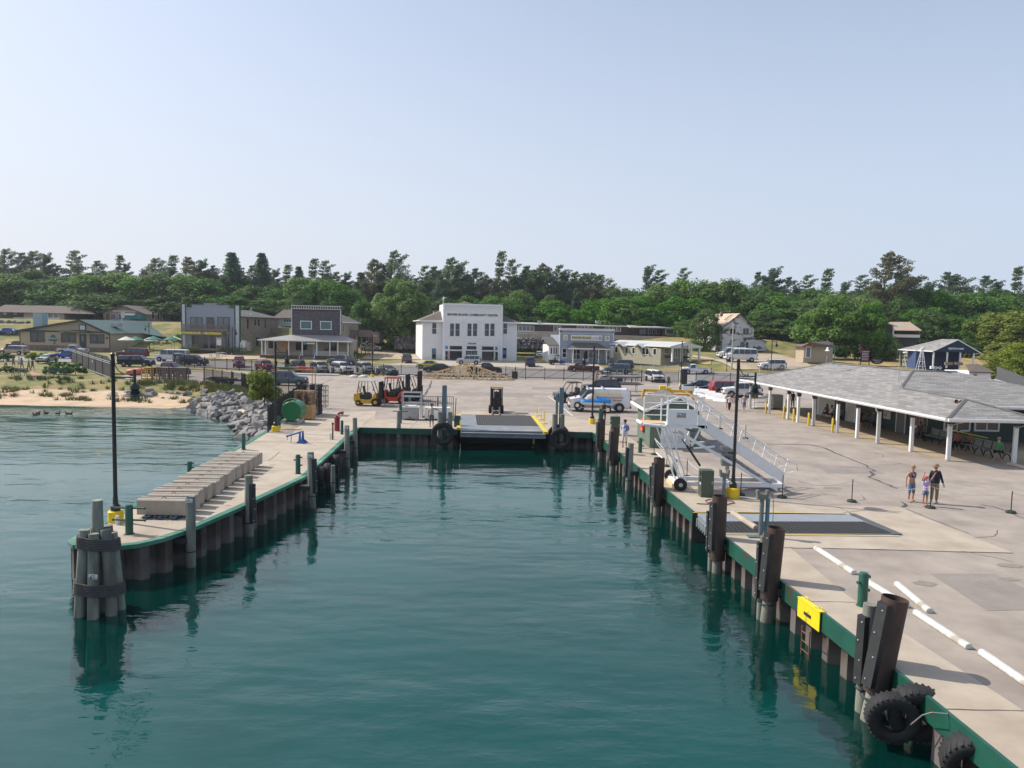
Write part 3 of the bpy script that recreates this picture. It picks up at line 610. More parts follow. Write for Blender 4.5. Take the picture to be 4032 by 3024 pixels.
for i,(x,y,Y,wp,k) in enumerate(LT):
    top=gd('Z',x,y,Y); base=H(top.x,Y)-.3; h=top.z-base; w=wp*1.82278*Y/F_PX*1.12
    sty={0:'bright green leafy maple',1:'broad light green leafy tree',2:'tall green leafy tree',3:'dark green leafy oak',4:'dark round-topped leafy tree',5:'yellow-green tree'}[k]
    plant_tree(LE[k],(top.x,Y,base),h,w,sty+' in the wood edge behind '+zone(x),'tree','leafy_tree','leafy trees behind '+zone(x),rt.uniform(0,6.28))
SOLO=[(870,603,735,150,178,6,'large bright green maple standing between the dark shingled house and the white hall'),
 (785,650,728,75,176,4,'narrow green tree beside the outdoor deck posts of the shingled house'),
 (1527,668,755,75,172,3,'small leafy tree against the side wall of the peeling white barn house'),
 (1485,690,728,60,188,0,'low leafy tree at the end of the long brown motel'),
 (1800,640,782,150,150,6,'big spreading maple beside the little red-roofed kiosk'),
 (1885,652,780,95,148,6,'maple with two heaped green lobes in front of the brown rusty-roofed house'),
 (1905,720,775,90,147,1,'low branches of a green tree over the outdoor deck with white posts'),
 (2168,740,790,90,140,5,'bushy yellow-green tree beside the navy restroom building'),
 (2205,742,835,150,112,7,'big yellow-green bush-like tree above the white hut at the edge of the lot'),
 (2080,735,768,70,165,4,'dark leafy tree behind the navy restroom building')]
for x,y,yb,wp,Y,k,lb in SOLO:
    top=gd('Z',x,y,Y); base=max(H(top.x,Y),0)-.2; h=top.z-base; w=wp*1.82278*Y/F_PX*1.08
    plant_tree(LE[k],(top.x,Y,base),h,w,lb,'tree','leafy_tree',None,rt.uniform(0,6.28))
class Bld:
    """a building whose front stands at distance Y; its features are surveyed on that front"""
    def __init__(s, name, label, cat, c, xc, yb, Y, yaw=0., z=None):
        s.c=c; s.Y=Y; p=gd(c,xc,yb,Y); s.o=Vector((p.x,Y,p.z if z is None else z)); s.k=CR[c][2]*Y/F_PX
        s.root=thing(name,label,cat,s.o,R(yaw)); s.xc=xc; s.yb=yb
    def P(s,x,y,d=0.):      # crop pixel -> local point, d metres in front (-) or behind (+) the front
        q=gd(s.c,x,y,s.Y)-s.o; return Vector((q.x,d,q.z))
    def rc(s,x0,y0,x1,y1):
        m=s.P((x0+x1)/2,(y0+y1)/2); w=abs(x1-x0)*s.k/2; h=abs(y1-y0)*s.k/2
        return m.x-w,m.z-h,m.x+w,m.z+h
    def box(s,mb,x0,y0,x1,y1,d0,d1,mi=0):
        a=s.rc(x0,y0,x1,y1); mb.bx(a[0],d0,a[1],a[2],d1,a[3],mi); return mb
    def part(s,name,mb,m,parent=None,**kw): return mb.build(name,m,parent or s.root,**kw)
    def slab(s,name,pts,d0,d1,m,parent=None):
        mb=MB(); mb.ext([s.P(x,y,d0) for x,y in pts],(0,d1-d0,0)); return s.part(name,mb,m,parent)
    def win(s,x0,y0,x1,y1,fm=white,gm=glass,nx=1,ny=1,t=.09,d=-.06,name='window',curt=None):
        a=s.rc(x0,y0,x1,y1); mb=MB(); X0,Z0,X1,Z1=a
        mb.bx(X0-t,d,Z0-t,X0,.02,Z1+t); mb.bx(X1,d,Z0-t,X1+t,.02,Z1+t); mb.bx(X0,d,Z1,X1,.02,Z1+t); mb.bx(X0,d,Z0-t,X1,.02,Z0)
        for i in range(1,nx): xx=X0+(X1-X0)*i/nx; mb.bx(xx-t*.45,d+.01,Z0,xx+t*.45,.02,Z1)
        for i in range(1,ny): zz=Z0+(Z1-Z0)*i/ny; mb.bx(X0,d+.015,zz-t*.35,X1,.018,zz+t*.35)
        w=s.part(name,mb,fm); g_=MB(); g_.bx(X0,d+.045,Z0,X1,.015,Z1); s.part('pane',g_,gm,w); return w
    def swin(s,x,y0,y1,z0,z1,fm=white,gm=glass,t=.08,side=1):
        """window on the side wall at local x, spanning y0..y1 back along the wall"""
        mb=MB(); e=x+.06*side
        for (a,b,c_,d_) in ((y0-t,y0,z0-t,z1+t),(y1,y1+t,z0-t,z1+t),(y0,y1,z1,z1+t),(y0,y1,z0-t,z0)): mb.bx(min(x-.02*side,e),a,c_,max(x-.02*side,e),b,d_)
        w=s.part('window',mb,fm); g_=MB(); g_.bx(x-.02,y0,z0,x+.02,y1,z1); s.part('pane',g_,gm,w)
def box_local(name,root,m,*b,**kw):
    mb=MB(); mb.bx(*b); return mb.build(name,m,root,**kw)
def railing(b,x0,x1,y0,y1,d,m,n=None,name='railing'):
    mb=MB(); a=b.rc(x0,y0,x1,y1); k=n or int((a[2]-a[0])/.17); 
    for i in range(k+1): xx=a[0]+(a[2]-a[0])*i/k; mb.bx(xx-.03,d-.02,a[1],xx+.03,d+.02,a[3])
    mb.bx(a[0]-.04,d-.04,a[3],a[2]+.04,d+.04,a[3]+.07); mb.bx(a[0]-.04,d-.035,a[1]+.05,a[2]+.04,d+.035,a[1]+.12)
    return b.part(name,mb,m)
shingle=brickmat('asphalt_shingles',(.31,.30,.285),(.19,.185,.18),(.14,.135,.13),1.,.85,.27,.02)
shingle_b=brickmat('brown_shingles',(.17,.13,.115),(.13,.105,.09),(.09,.08,.07),1.,.34,.15,.02)
shingle_g=brickmat('dark_grey_shingles',(.13,.125,.12),(.10,.095,.09),(.07,.07,.07),1.,.34,.15,.02)
def planar_uv(me_obj, sc=1.):
    me=me_obj.data; ul=me.uv_layers.new(name='UVMap')
    for p in me.polygons:
        n_=p.normal
        if abs(n_.z)>.999: u=Vector((1,0,0)); v=Vector((0,1,0))
        else: u=Vector((-n_.y,n_.x,0)).normalized(); v=n_.cross(u)
        for li in p.loop_indices:
            co=me.vertices[me.loops[li].vertex_index].co; ul.data[li].uv=(co.dot(u)*sc,co.dot(v)*sc)
    return me_obj
def roof(name,root,pts,faces,m,th=.12):
    """roof planes with a real thickness"""
    mb=MB(); vs=[Vector(p) for p in pts]; n_=len(vs); mb.add(vs+[v-Vector((0,0,th)) for v in vs],[tuple(f) for f in faces]+[tuple(n_+i for i in reversed(f)) for f in faces])
    ed={}
    for f in faces:
        for i in range(len(f)):
            e=(f[i],f[(i+1)%len(f)]); k=tuple(sorted(e)); ed.setdefault(k,[]).append(e)
    for k,v in ed.items():
        if len(v)==1: a,b=v[0]; mb.add([vs[a],vs[b],vs[b]-Vector((0,0,th)),vs[a]-Vector((0,0,th))],[(0,1,2,3)])
    o=mb.build(name,m,root); return planar_uv(o)
def fascia(root,pts,m=white,w=.06,h=.2,name='fascia'):
    mb=MB()
    for i in range(len(pts)-1):
        a,b=Vector(pts[i]),Vector(pts[i+1]); d_=(b-a).normalized(); s_=Vector((-d_.y,d_.x,0)).normalized()*w if abs(d_.z)<.99 else Vector((w,0,0))
        mb.add([a-s_-Vector((0,0,h)),a+s_-Vector((0,0,h)),a+s_,a-s_,b-s_-Vector((0,0,h)),b+s_-Vector((0,0,h)),b+s_,b-s_],[(0,1,2,3),(4,5,6,7),(0,1,5,4),(1,2,6,5),(2,3,7,6),(3,0,4,7)])
    return mb.build(name,m,root)
wall_white=siding('white_clapboard',(.80,.80,.80),.15,depth=.25,dark=.9,var=.03)
b=Bld('community_hall','white two-storey hall with a tall flat false front and BEAVER ISLAND COMMUNITY CENTER lettering','hall','C',1276,1303,150,12)
hx0=b.P(785,1300).x-.9; hx1=b.P(1730,1300).x+1.1; fx0=b.P(952,1300).x; fx1=b.P(1600,1300).x; ew=b.P(1276,872).z; tz=b.P(1276,692).z
mb=MB(); mb.bx(hx0,2.2,-1,hx1,19,ew); b.part('wing_wall',mb,wall_white)
mb=MB(); mb.bx(fx0,0,-1,fx1,8,tz); b.part('front_wall',mb,wall_white)
pz=b.P(1237,640).z+.1; px=(hx0+hx1)/2
roof('roof',b.root,[(hx0-.6,1.4,ew-.05),(hx1+.6,1.4,ew-.05),(hx1+.6,19.6,ew-.05),(hx0-.6,19.6,ew-.05),(px-.4,10,pz),(px+.4,11.5,pz)],[(0,1,5,4),(1,2,5),(2,3,4,5),(3,0,4)],shingle_b)
fascia(b.root,[(hx0-.62,1.38,ew+.05),(hx0-.62,19.6,ew+.05)],name='eaves_trim'); fascia(b.root,[(hx0-.62,1.36,ew+.05),(fx0,1.36,ew+.05)],h=.3,name='eaves_trim'); fascia(b.root,[(fx1,1.36,ew+.05),(hx1+.62,1.36,ew+.05)],h=.3,name='eaves_trim')
mb=MB()   # mouldings of the false front
for y0,y1,dd in ((683,700,-.22),(712,720,-.12),(748,758,-.1),(1048,1058,-.12),(1082,1092,-.1),(1118,1126,-.08)): b.box(mb,950,y0,1602,y1,dd,.0)
for x in range(985,1590,28): b.box(mb,x,722,x+7,740,-.12,0)
for x in (950,1585): b.box(mb,x,700,x+17,1300,-.16,0)
for x in (1008,1152,1196,1343,1387,1533): b.box(mb,x-7,880,x+7,1030,-.12,0); b.box(mb,x-11,862,x+11,882,-.18,0)
for x in (968,1012,1168,1192,1345,1368,1512,1562): b.box(mb,x-5,1128,x+5,1300,-.1,0)
b.part('mouldings',mb,white)
dkg=M('dark_green_lettering',(.02,.07,.05),.6); 
p=b.P(1276,803,-.06); text('BEAVER ISLAND COMMUNITY CENTER',.62,dkg,p,b.root,'lettering',ext=.02,bold=.012,width=552*b.k)
p=b.P(1268,1115,-.1); text('WELCOME',.36,dkg,p,b.root,'lettering',ext=.02,bold=.012,width=90*b.k)
for x0,x1 in ((1028,1070),(1086,1131),(1218,1262),(1278,1323),(1410,1455),(1470,1515)): b.win(x0,896,x1,1032,white,glass,1,2,.06)
for x0,x1 in ((847,891),(1638,1680)):
    a=b.rc(x0,892,x1,1008); 
    for (X0,Z0,X1,Z1,nm) in ((a[0],a[1],a[2],a[3],'window'),(a[0],b.P(x0,1282).z,a[2],b.P(x0,1168).z,'window')):
        mb=MB(); t=.07; mb.bx(X0-t,2.12,Z0-t,X0,2.2,Z1+t); mb.bx(X1,2.12,Z0-t,X1+t,2.2,Z1+t); mb.bx(X0,2.12,Z1,X1,2.2,Z1+t); mb.bx(X0,2.12,Z0-t,X1,2.2,Z0); mb.bx(X0,2.13,(Z0+Z1)/2-.03,X1,2.2,(Z0+Z1)/2+.03)
        w=b.part(nm,mb,white); g_=MB(); g_.bx(X0,2.15,Z0,X1,2.21,Z1); b.part('pane',g_,glass,w)
blue_p=M('blue_poster',(.05,.22,.45),.6,var=.4,scale=4); red_p=M('red_paint_sign',(.5,.03,.03),.6)
for x0,y0,x1,y1 in ((850,1172,886,1215),(1634,1190,1672,1240),(976,1138,1004,1172),(1524,1150,1552,1188)):
    mb=MB(); b.box(mb,x0,y0,x1,y1,-.03 if x0>900 and x0<1600 else 2.08,.01 if x0>900 and x0<1600 else 2.13); b.part('poster',mb,blue_p)
b.win(1025,1138,1158,1178); b.win(1025,1192,1158,1290,white,glass,1,1)
b.win(1376,1146,1506,1186); b.win(1376,1200,1506,1298,white,glass,1,1)
b.win(976,1192,1003,1290,white,glass,1,2,.05); b.win(1524,1204,1553,1300,white,glass,1,2,.05)
b.win(1210,1140,1316,1178,white,glass,1,1,.05)
mb=MB(); b.box(mb,1200,1192,1262,1285,-.04,.02); b.box(mb,1265,1192,1325,1285,-.04,.02); dr=b.part('door',mb,green_paint)
mb=MB(); b.box(mb,1212,1205,1252,1262,-.055,-.03); b.box(mb,1275,1205,1315,1262,-.055,-.03); b.part('pane',mb,glassb,dr)
mb=MB(); b.box(mb,973,1290,1158,1330,-.8,-.02); b.box(mb,1376,1300,1560,1335,-.8,-.02); b.part('planter',mb,offwhite)
mb=MB(); [puff(mb,b.P(x,1290 if x<1200 else 1300,-.5),.35,40,.14,rnd) for x in list(range(985,1155,18))+list(range(1385,1555,18))]; b.part('flowers',mb,leaf_d)
mb=MB(); mb.cyl(b.P(877,760,5),b.P(877,790,5)-Vector((0,0,1)),.09); b.part('vent_pipe',mb,white)
mb=MB(); q=b.P(957,683,.5); mb.cyl(q,q+Vector((0,0,.9)),.05); mb.cyl(q+Vector((-.1,-.1,.9)),q+Vector((.2,-.2,1.3)),.12,.2); b.part('floodlight',mb,white)
mb=MB(); mb.bx(hx0-.05,6,-1.2,hx0+.02,9,ew*.5); 
for x,cols in ((1018,((.5,.05,.07),(.8,.8,.8),(.05,.08,.3))),(1512,((.05,.4,.15),(.8,.8,.8),(.85,.3,.05)))):
    f=thing('flag','furled red white and blue flag on the white hall beside its door' if x<1200 else 'green white and orange flag on the white hall beside its door','flag',b.root.matrix_basis@Vector((0,0,0)) if 0 else b.o,R(8))
    p0=b.P(x,1185,-.15); p1=b.P(x-3,1270,-.45)
    box=MB(); box.cyl(p0,b.P(x,1150,-.6),.02); box.build('pole',white,f)
    for i,cc in enumerate(cols):
        mb=MB(); mb.tube([p0.lerp(p1,.1)+Vector((.1*i-.1,-.3,0)),p0.lerp(p1,.6)+Vector((.11*i-.1,-.32,0)),p1+Vector((.12*i-.1,-.3,0))],.09,6,0,[.05,.09,.05]); mb.build('stripe',M('flag_cloth_%s'%'abc'[i]+('x' if x<1200 else 'y'),cc,.8),f)
bg_=siding('blue_grey_boards',(.30,.34,.42),.14,depth=.3,dark=.8,var=.05)
b=Bld('gift_shop','blue-grey shop with a false front, yellow anchor panels and a BEAVER ISLAND sign','shop','D',855,1330,150,7)
x0=b.P(557,1300).x; x1=b.P(1157,1300).x; tz=b.P(855,965).z
mb=MB(); mb.bx(x0,0,-1,x1,.35,tz); mb.bx(x0+.3,.35,-1,x1-.3,13,tz-1.2); b.part('wall',mb,bg_)
mb=MB(); b.box(mb,553,950,1163,975,-.35,.3); b.box(mb,555,975,563,1330,-.06,.4); b.box(mb,1149,975,1157,1330,-.06,.4); b.box(mb,555,1002,1157,1008,-.05,0); b.part('trim',mb,offwhite)
mb=MB(); [b.box(mb,x,958,x+14,992,-.3,0) for x in (562,1142)]; b.part('bracket',mb,M('dark_trim',(.06,.055,.05),.7))
mb=MB(); lx0=b.P(452,1180).x; mb.bx(lx0,1.5,-1,x0,9,b.P(500,1130).z); b.part('annex_wall',mb,wall_white)
az=b.P(500,1130).z; roof('annex_roof',b.root,[(lx0-.3,1.1,az),(x0,1.1,az),(x0,9,az+1.6),(lx0-.3,9,az+1.6)],[(0,1,2,3)],shingle_g)
mb=MB(); [b.box(mb,x,1160,x+12,1225,1.42,1.5) for x in (475,505,530)]; b.part('annex_window',mb,glass)
mb=MB(); b.box(mb,682,1022,1028,1082,-.14,-.02,0); b.box(mb,600,1018,645,1078,-.1,-.02); b.box(mb,1058,1030,1110,1088,-.1,-.02); sg=b.part('sign_board',mb,white)
mb=MB(); b.box(mb,690,1032,912,1070,-.165,-.13); b.box(mb,606,1026,640,1070,-.125,-.09); b.box(mb,1064,1038,1105,1080,-.125,-.09); b.part('sign_face',mb,M('pale_yellow_sign',(.62,.60,.36),.6),sg)
mb=MB(); b.box(mb,975,1037,1022,1073,-.165,-.13); b.part('sign_patch',mb,M('grey_sign_patch',(.35,.38,.36),.6),sg)
mb=MB(); b.box(mb,912,1036,985,1076,-.19,-.13); b.part('paper_notice',mb,white,sg)
p=b.P(800,1051,-.17); text('BEAVER ISLAND',.5,black,p,b.root,ext=.015,bold=.008,width=212*b.k)
mb=MB(); [b.box(mb,x,y,x+w,y+7,-.2,-.19) for y in (1046,1060) for x,w in ((920,18),(942,10),(956,20))]; b.part('red_writing',mb,red_p,sg)
for xa in (623,1084):   # anchors
    mb=MB(); q=b.P(xa,1050,-.14); mb.cyl(q+Vector((0,0,-.32)),q+Vector((0,0,.30)),.03); mb.cyl(q+Vector((-.14,0,.16)),q+Vector((.14,0,.16)),.025); mb.tube([q+Vector((.27*math.cos(a),0,-.06+.27*math.sin(a))) for a in [R(180+i*18) for i in range(11)]],.03); mb.tube([q+Vector((.07*math.cos(a),0,.35+.07*math.sin(a))) for a in [R(i*45) for i in range(9)]],.018); b.part('anchor_emblem',mb,M('olive_brown',(.16,.13,.05),.6))
pr=[b.P(632,1160,-2.4),b.P(1085,1170,-2.4),b.P(975,1108,-.02),b.P(712,1100,-.02)]
roof('porch_roof',b.root,[pr[0],pr[1],pr[2],pr[3],pr[0]+Vector((.5,2.38,0)),pr[1]+Vector((-.5,2.38,0))],[(0,1,2,3),(0,3,4),(1,5,2)],shingle_b)
fascia(b.root,[pr[0]+Vector((0,0,.03)),pr[1]+Vector((0,0,.03))],h=.22,name='porch_trim')
for x in (682,800,905,962,1050):
    mb=MB(); a=b.rc(x-5,1172,x+5,1320); mb.bx(a[0],-2.2,-.3,a[2],-2.05,a[3]); b.part('porch_post',mb,wood_old if x==800 else white)
b.win(590,1168,630,1262,white,glass,1,2); b.win(692,1175,738,1282,white,glass,1,2); b.win(742,1175,782,1282,white,glass,1,2); b.win(968,1180,1012,1285,white,glass,1,2); b.win(1068,1180,1112,1292,white,glass,1,2)
mb=MB(); b.box(mb,822,1175,882,1312,-.06,.02); dr=b.part('door',mb,white); mb=MB(); b.box(mb,832,1188,866,1282,-.08,-.05); b.part('pane',mb,glass,dr)
box_local('porch_floor',b.root,wood_old,b.P(640,1320).x,-2.3,-1,b.P(1120,1320).x,-.01,.12)
mb=MB(); q=b.P(1090,1212,-.09); mb.tube([q+Vector((.35*math.cos(R(a)),0,.35*math.sin(R(a)))) for a in range(0,361,30)],.05); b.part('life_ring_emblem',mb,white)
bei=siding('beige_board_siding',(.34,.315,.24),.3,True,depth=.2,dark=.85)
Y=141; b=Bld('beige_visitor_building','low beige building with a white metal roof and a deep porch on white posts','building','D',1820,1290,Y,34)
x0=b.P(1600,1280).x; x1=b.P(2015,1280).x; wt=b.P(1800,1165).z
mb=MB(); mb.bx(x0,0,-1,x1,.2,wt); mb.bx(x0,.2,-1,x1,15,wt); b.part('wall',mb,bei)
pk=b.P(1845,1095,-2.5); l0=b.P(1595,1135,-2.6); l1=b.P(2095,1145,-2.6)
wr=M('white_metal_roof',(.55,.55,.53),.5,.1,var=.06,scale=2)
roof('roof',b.root,[l0,pk,l1,l1+Vector((0,18.5,0)),pk+Vector((0,18.5,0)),l0+Vector((0,18.5,0))],[(0,1,4,5),(1,2,3,4)],wr)
mb=MB(); mb.ext([l0-Vector((-.1,0,.12)),pk-Vector((0,0,.1)),l1-Vector((.1,0,.12)),b.P(2080,1162,-2.6),b.P(1610,1158,-2.6)],(0,.1,0)); b.part('gable',mb,offwhite)
for x in (1636,1776,1914,2050):
    mb=MB(); a=b.rc(x-8,1158,x+8,1290); mb.bx(a[0],-2.5,-.25,a[2],-2.2,a[3]+.1); b.part('porch_post',mb,white)
b.win(1655,1165,1720,1218,white,glass,2,1,.08); b.win(1925,1165,1970,1228,white,glass,1,1,.08); b.win(1830,1170,1850,1265,offwhite,glass,1,1,.25,name='door')
mb=MB(); b.box(mb,1650,1240,1740,1262,-.7,-.4); b.box(mb,1932,1256,2010,1275,-.7,-.4); b.part('porch_bench',mb,M('dark_brown_timber',(.05,.035,.03),.7))
for i,yy in enumerate((1.2,3.2,4.2,7,9,12)): b.swin(x0,yy,yy+.75,.9,2.05,white,glass,.1,-1)
mb=MB(); mb.bx(x0-.05,13.2,-.2,x0,14.4,2.2); b.part('side_door',mb,white)
for yy in (5.0,10.3):
    roof('porch_gable',b.root,[Vector((x0-1.2,yy-1.2,wt+.1)),Vector((x0-1.2,yy,wt+.75)),Vector((x0-1.2,yy+1.2,wt+.1)),Vector((x0+1.6,yy+.0,wt+.75)),Vector((x0+.2,yy-1.2,wt+.1)),Vector((x0+.2,yy+1.2,wt+.1))],[(0,1,3,4),(1,2,5,3)],wr)
fascia(b.root,[l0+Vector((0,0,.02)),l0+Vector((0,18.5,.02))],white,h=.2)
mot=siding('brown_motel_boards',(.085,.062,.062),.25,True,depth=.25,dark=.8,var=.08)
b=Bld('motel','long low brown motel with a flat white-edged roof and a terrace above the boulder wall','motel','D',850,1035,196,0)
x0=b.P(60,1000).x; x1=b.P(1420,1000).x; x2=b.P(1665,1000).x; x3=b.P(1975,1000).x; rt_=b.P(700,915).z
mb=MB(); mb.bx(x0,0,-1,x1,8,rt_); mb.bx(x1,1.5,-1,x2,9,rt_-.1); mb.bx(x2,-3,-1,x3,9,rt_-.2); b.part('wall',mb,mot)
roof('roof',b.root,[(x0-.6,-1.2,rt_+.25),(x2,-1.2,rt_+.05),(x2,9,rt_+.35),(x0-.6,9,rt_+.75)],[(0,1,2,3)],wr,.25)
roof('wing_roof',b.root,[(x2-9,-3.9,rt_-.05),(x2,-4.0,rt_+.0),(x3+.8,-3.8,rt_-.3),(x3+.8,9,rt_-.1),(x2-2,9,rt_+.45),(x2-9,1,rt_+.4)],[(0,1,4,5),(1,2,3,4)],wr,.3)
for xa,xb in ((118,280),(500,575),(755,915),(1060,1225)): b.win(xa,925,xb,975,white,glassb,4 if xb-xa>100 else 2,1,.12)
for xa in (1355,1392,1440,1480,1532,1580,1625): 
    a=b.rc(xa,955,xa+34,1012); mb=MB(); mb.bx(a[0],1.35,a[1],a[2],1.5,a[3]); w=b.part('window_frame',mb,white); mb=MB(); mb.bx(a[0]+.12,1.3,a[1]+.1,a[2]-.12,1.36,a[3]-.1); b.part('pane',mb,glassb,w)
a=b.rc(1690,955,1782,1012); mb=MB(); mb.bx(a[0],-3.1,a[1],a[2],-3,a[3]); w=b.part('window_frame',mb,white); mb=MB(); mb.bx(a[0]+.15,-3.13,a[1]+.12,a[2]-.15,-3.09,a[3]-.12); b.part('pane',mb,M('teal_glass',(.03,.14,.15),.1,spec=.8),w)
mb=MB(); q=b.P(1812,965,-3.15); mb.cyl(q,q+Vector((0,.1,0)),.75,n=20); b.part('round_sign',mb,M('sage_sign',(.35,.42,.33),.7,var=.3)); 
for xx in (345,985): mb=MB(); b.box(mb,xx-18,862,xx+18,893,2,3.5); b.part('roof_vent',mb,M('concrete_grey',(.3,.3,.3),.8))
mb=MB(); b.box(mb,1610,885,1632,920,3,3.6); b.part('chimney',mb,M('brick_brown',(.22,.13,.09),.9))
railing(b,1680,1880,1012,1055,-6.2,wood_old); mb=MB(); a=b.rc(1680,1050,1880,1065); mb.bx(a[0],-6.3,a[1]-1,a[2],-3,a[3]); b.part('deck',mb,wood_old)
railing(b,80,560,985,1012,-4,white,60)
mb=MB(); a=b.rc(60,1012,1670,1022); mb.bx(a[0],-7,a[1]-1,a[2],0,a[1]+.1); b.part('terrace',mb,concrete)
sh_w=siding('weathered_shingle_wall',(.13,.12,.135),.17,depth=.8,dark=.45,var=.35,gap=.2,scale=6,col2=(.075,.07,.08),mix=(.4,.6))
Y=148; b=Bld('shingled_house','dark weathered shingle false-front house with a ribbed metal porch roof','house','B',1500,1290,Y,0)
x0=b.P(1237,1000).x; x1=b.P(1778,1000).x; tz=b.P(1500,712).z; mz=b.P(1500,1022).z
mb=MB(); mb.bx(x0,0,mz-.3,x1,.4,tz-.9); b.part('shingle_front',mb,sh_w)
mb=MB(); mb.bx(x0,.0,tz-.9,x1,.38,tz); b.part('parapet',mb,M('dark_brown_trim',(.05,.035,.035),.7))
mb=MB(); b.box(mb,1233,700,1782,708,-.2,.3); b.box(mb,1235,735,1780,742,-.08,0); [b.box(mb,x,708,x+7,733,-.14,0) for x in range(1240,1780,26)]; b.box(mb,1235,740,1245,1020,-.08,.42); b.box(mb,1768,740,1778,1020,-.08,.42); b.part('white_trim',mb,offwhite)
tan=siding('tan_clapboard',(.30,.25,.19),.18,depth=.3,dark=.75)
sidex=x1-.35; ez=b.P(1780,878).z
mb=MB(); mb.bx(x0+.4,.4,-1,sidex,18,ez+.1); b.part('side_wall',mb,tan)
roof('roof',b.root,[(x0+.1,.4,ez),(sidex+.5,.4,ez),(sidex+.5,18.6,ez),(x0+.1,18.6,ez),((x0+x1)/2,.4,ez+2.1),((x0+x1)/2,18.6,ez+2.1)],[(0,4,5,3),(1,2,5,4)],shingle_g)
fascia(b.root,[(sidex+.5,.4,ez+.02),(sidex+.5,18.6,ez+.02)])
for y_,z0,z1 in ((1.2,-2.2,-.6),(3.2,-2.0,-.6),(8.5,-2.1,-.7),(10.2,-2.1,-.7),(13,-2.1,-.7),(15,-2.1,-.7)): b.swin(sidex,y_,y_+.8,ez+z0,ez+z1,offwhite,glass)
curt=M('teal_curtain_glass',(.04,.13,.14),.2,var=.3,scale=5,spec=.7)
b.win(1342,874,1452,950,white,curt,1,1,.14); b.win(1558,878,1668,956,white,curt,1,1,.14)
mtl=siding('grey_metal_roof',(.33,.31,.30),.4,True,depth=.6,dark=.7,gap=.1,rough=.4)
X0=b.P(945,1280).x; X1=b.P(1905,1280).x; pz=b.P(1500,1080).z
roof('porch_roof',b.root,[(X0-.4,-2.9,pz),(X1+.5,-2.9,pz),(x1,-.05,mz),(x0,-.05,mz),(X0-.4,6,pz),(x0,3,mz),(X1+.5,3,pz),(x1,3,mz)],[(0,1,2,3),(0,3,5,4),(1,6,7,2)],mtl)
fascia(b.root,[(X0-.42,-2.92,pz+.03),(X1+.52,-2.92,pz+.03)],white,h=.2,name='porch_trim')
mb=MB(); mb.bx(X0+.3,0.1,-1,X1-.6,6,pz); b.part('ground_wall',mb,M('pale_tan_wall',(.36,.31,.255),.75,var=.08,scale=2))
mb=MB(); mb.bx(X0,-2.7,-.6,X1-.3,.1,b.P(1500,1243).z); b.part('porch_floor',mb,wood_old)
mb=MB(); z0=b.P(1500,1243).z; 
for i in range(0,int((X1-X0)/.22)): 
    xx=X0+i*.22; mb.bx(xx,-2.78,-.7,xx+.1,-2.71,z0)
b.part('lattice_skirt',mb,M('dark_lattice',(.07,.065,.065),.8))
ow=M('orange_new_wood',(.50,.33,.18),.7)
b.win(1285,1098,1408,1186,ow,glass,2,1,.1); b.win(1595,1104,1727,1192,ow,glass,2,1,.1)
mb=MB(); b.box(mb,1120,1092,1224,1200,-.03,.02); b.part('plywood_sheet',mb,M('plywood',(.50,.30,.17),.8,var=.15,scale=2))
b.win(985,1075,1040,1170,offwhite,glass,1,1,.1)
mb=MB(); b.box(mb,1470,1120,1534,1245,-.04,.1); dr=b.part('door',mb,M('pale_blue_door',(.42,.48,.55),.5)); mb=MB(); b.box(mb,1484,1122,1524,1183,-.06,-.03); b.part('door_panel',mb,ow,dr)
mb=MB(); b.box(mb,1440,1102,1532,1116,-2.6,-2.5); b.part('name_board',mb,white); mb=MB(); q=b.P(1425,1103,-2.65); mb.cyl(q,q+Vector((0,.05,0)),.33,n=18); b.part('round_sign',mb,M('blue_sign',(.05,.25,.5),.5))
for x in (962,1000,1112,1250,1395,1550,1690,1775,1885):
    mb=MB(); a=b.rc(x-5,1078,x+5,1245); mb.bx(a[0],-2.6,-.2 if x not in(962,1885) else -.8,a[2],-2.44,pz); b.part('porch_post',mb,white)
railing(b,965,1390,1203,1243,-2.5,M('tan_railing',(.4,.33,.26),.7)); railing(b,1555,1880,1203,1243,-2.5,offwhite)
mb=MB(); 
for i in range(4): mb.bx(b.P(1400,1200).x,-2.75-.32*(4-i),-.9,b.P(1540,1200).x,-2.75-.32*(3-i)+.01,z0-.22*(4-i)+.05)
b.part('steps',mb,wood_old)
for x in (1388,1545): mb=MB(); q=b.P(x,1200,-2.7); mb.tube([q,q+Vector((0,-1.5,-1.0))],.05); mb.cyl(q+Vector((0,-1.5,-1)),q+Vector((0,-1.5,-2)),.05); b.part('handrail',mb,white)
b2=Bld('outdoor_deck','weathered timber deck on tall posts beside the dark shingled house','deck','B',1990,1260,157,0)
a=b2.rc(1850,1025,2110,1040); mb=MB(); mb.bx(a[0],0,a[1],a[2],7,a[3]); b2.part('platform',mb,wood_old)
mb=MB(); b2.box(mb,1880,965,2115,1028,-.05,.1); b2.part('plank_parapet',mb,M('grey_plank_wall',(.21,.17,.145),.85,var=.2,scale=3))
for x in (1995,2012,2040,2060,2082,2098): mb=MB(); a=b2.rc(x-4,1030,x+4,1260); mb.bx(a[0],.3 if x%2 else 3,-1,a[2],.6 if x%2 else 3.3,a[3]); b2.part('post',mb,wood_old)
b2=Bld('garden_shed','small grey shed with a dark roof behind the outdoor deck','shed','B',2150,1100,172,0)
mb=MB(); b2.box(mb,2110,985,2190,1110,0,6); b2.part('wall',mb,wood_old)
q=b2.P(2050,950); w_=b2.P(2200,990); roof('roof',b2.root,[b2.P(1985,948,-.3),b2.P(2130,945,-.3),b2.P(2205,1000,-.3),b2.P(1985,948,6),b2.P(2130,945,6),b2.P(2205,1000,6)],[(0,1,4,3),(1,2,5,4)],shingle_g)
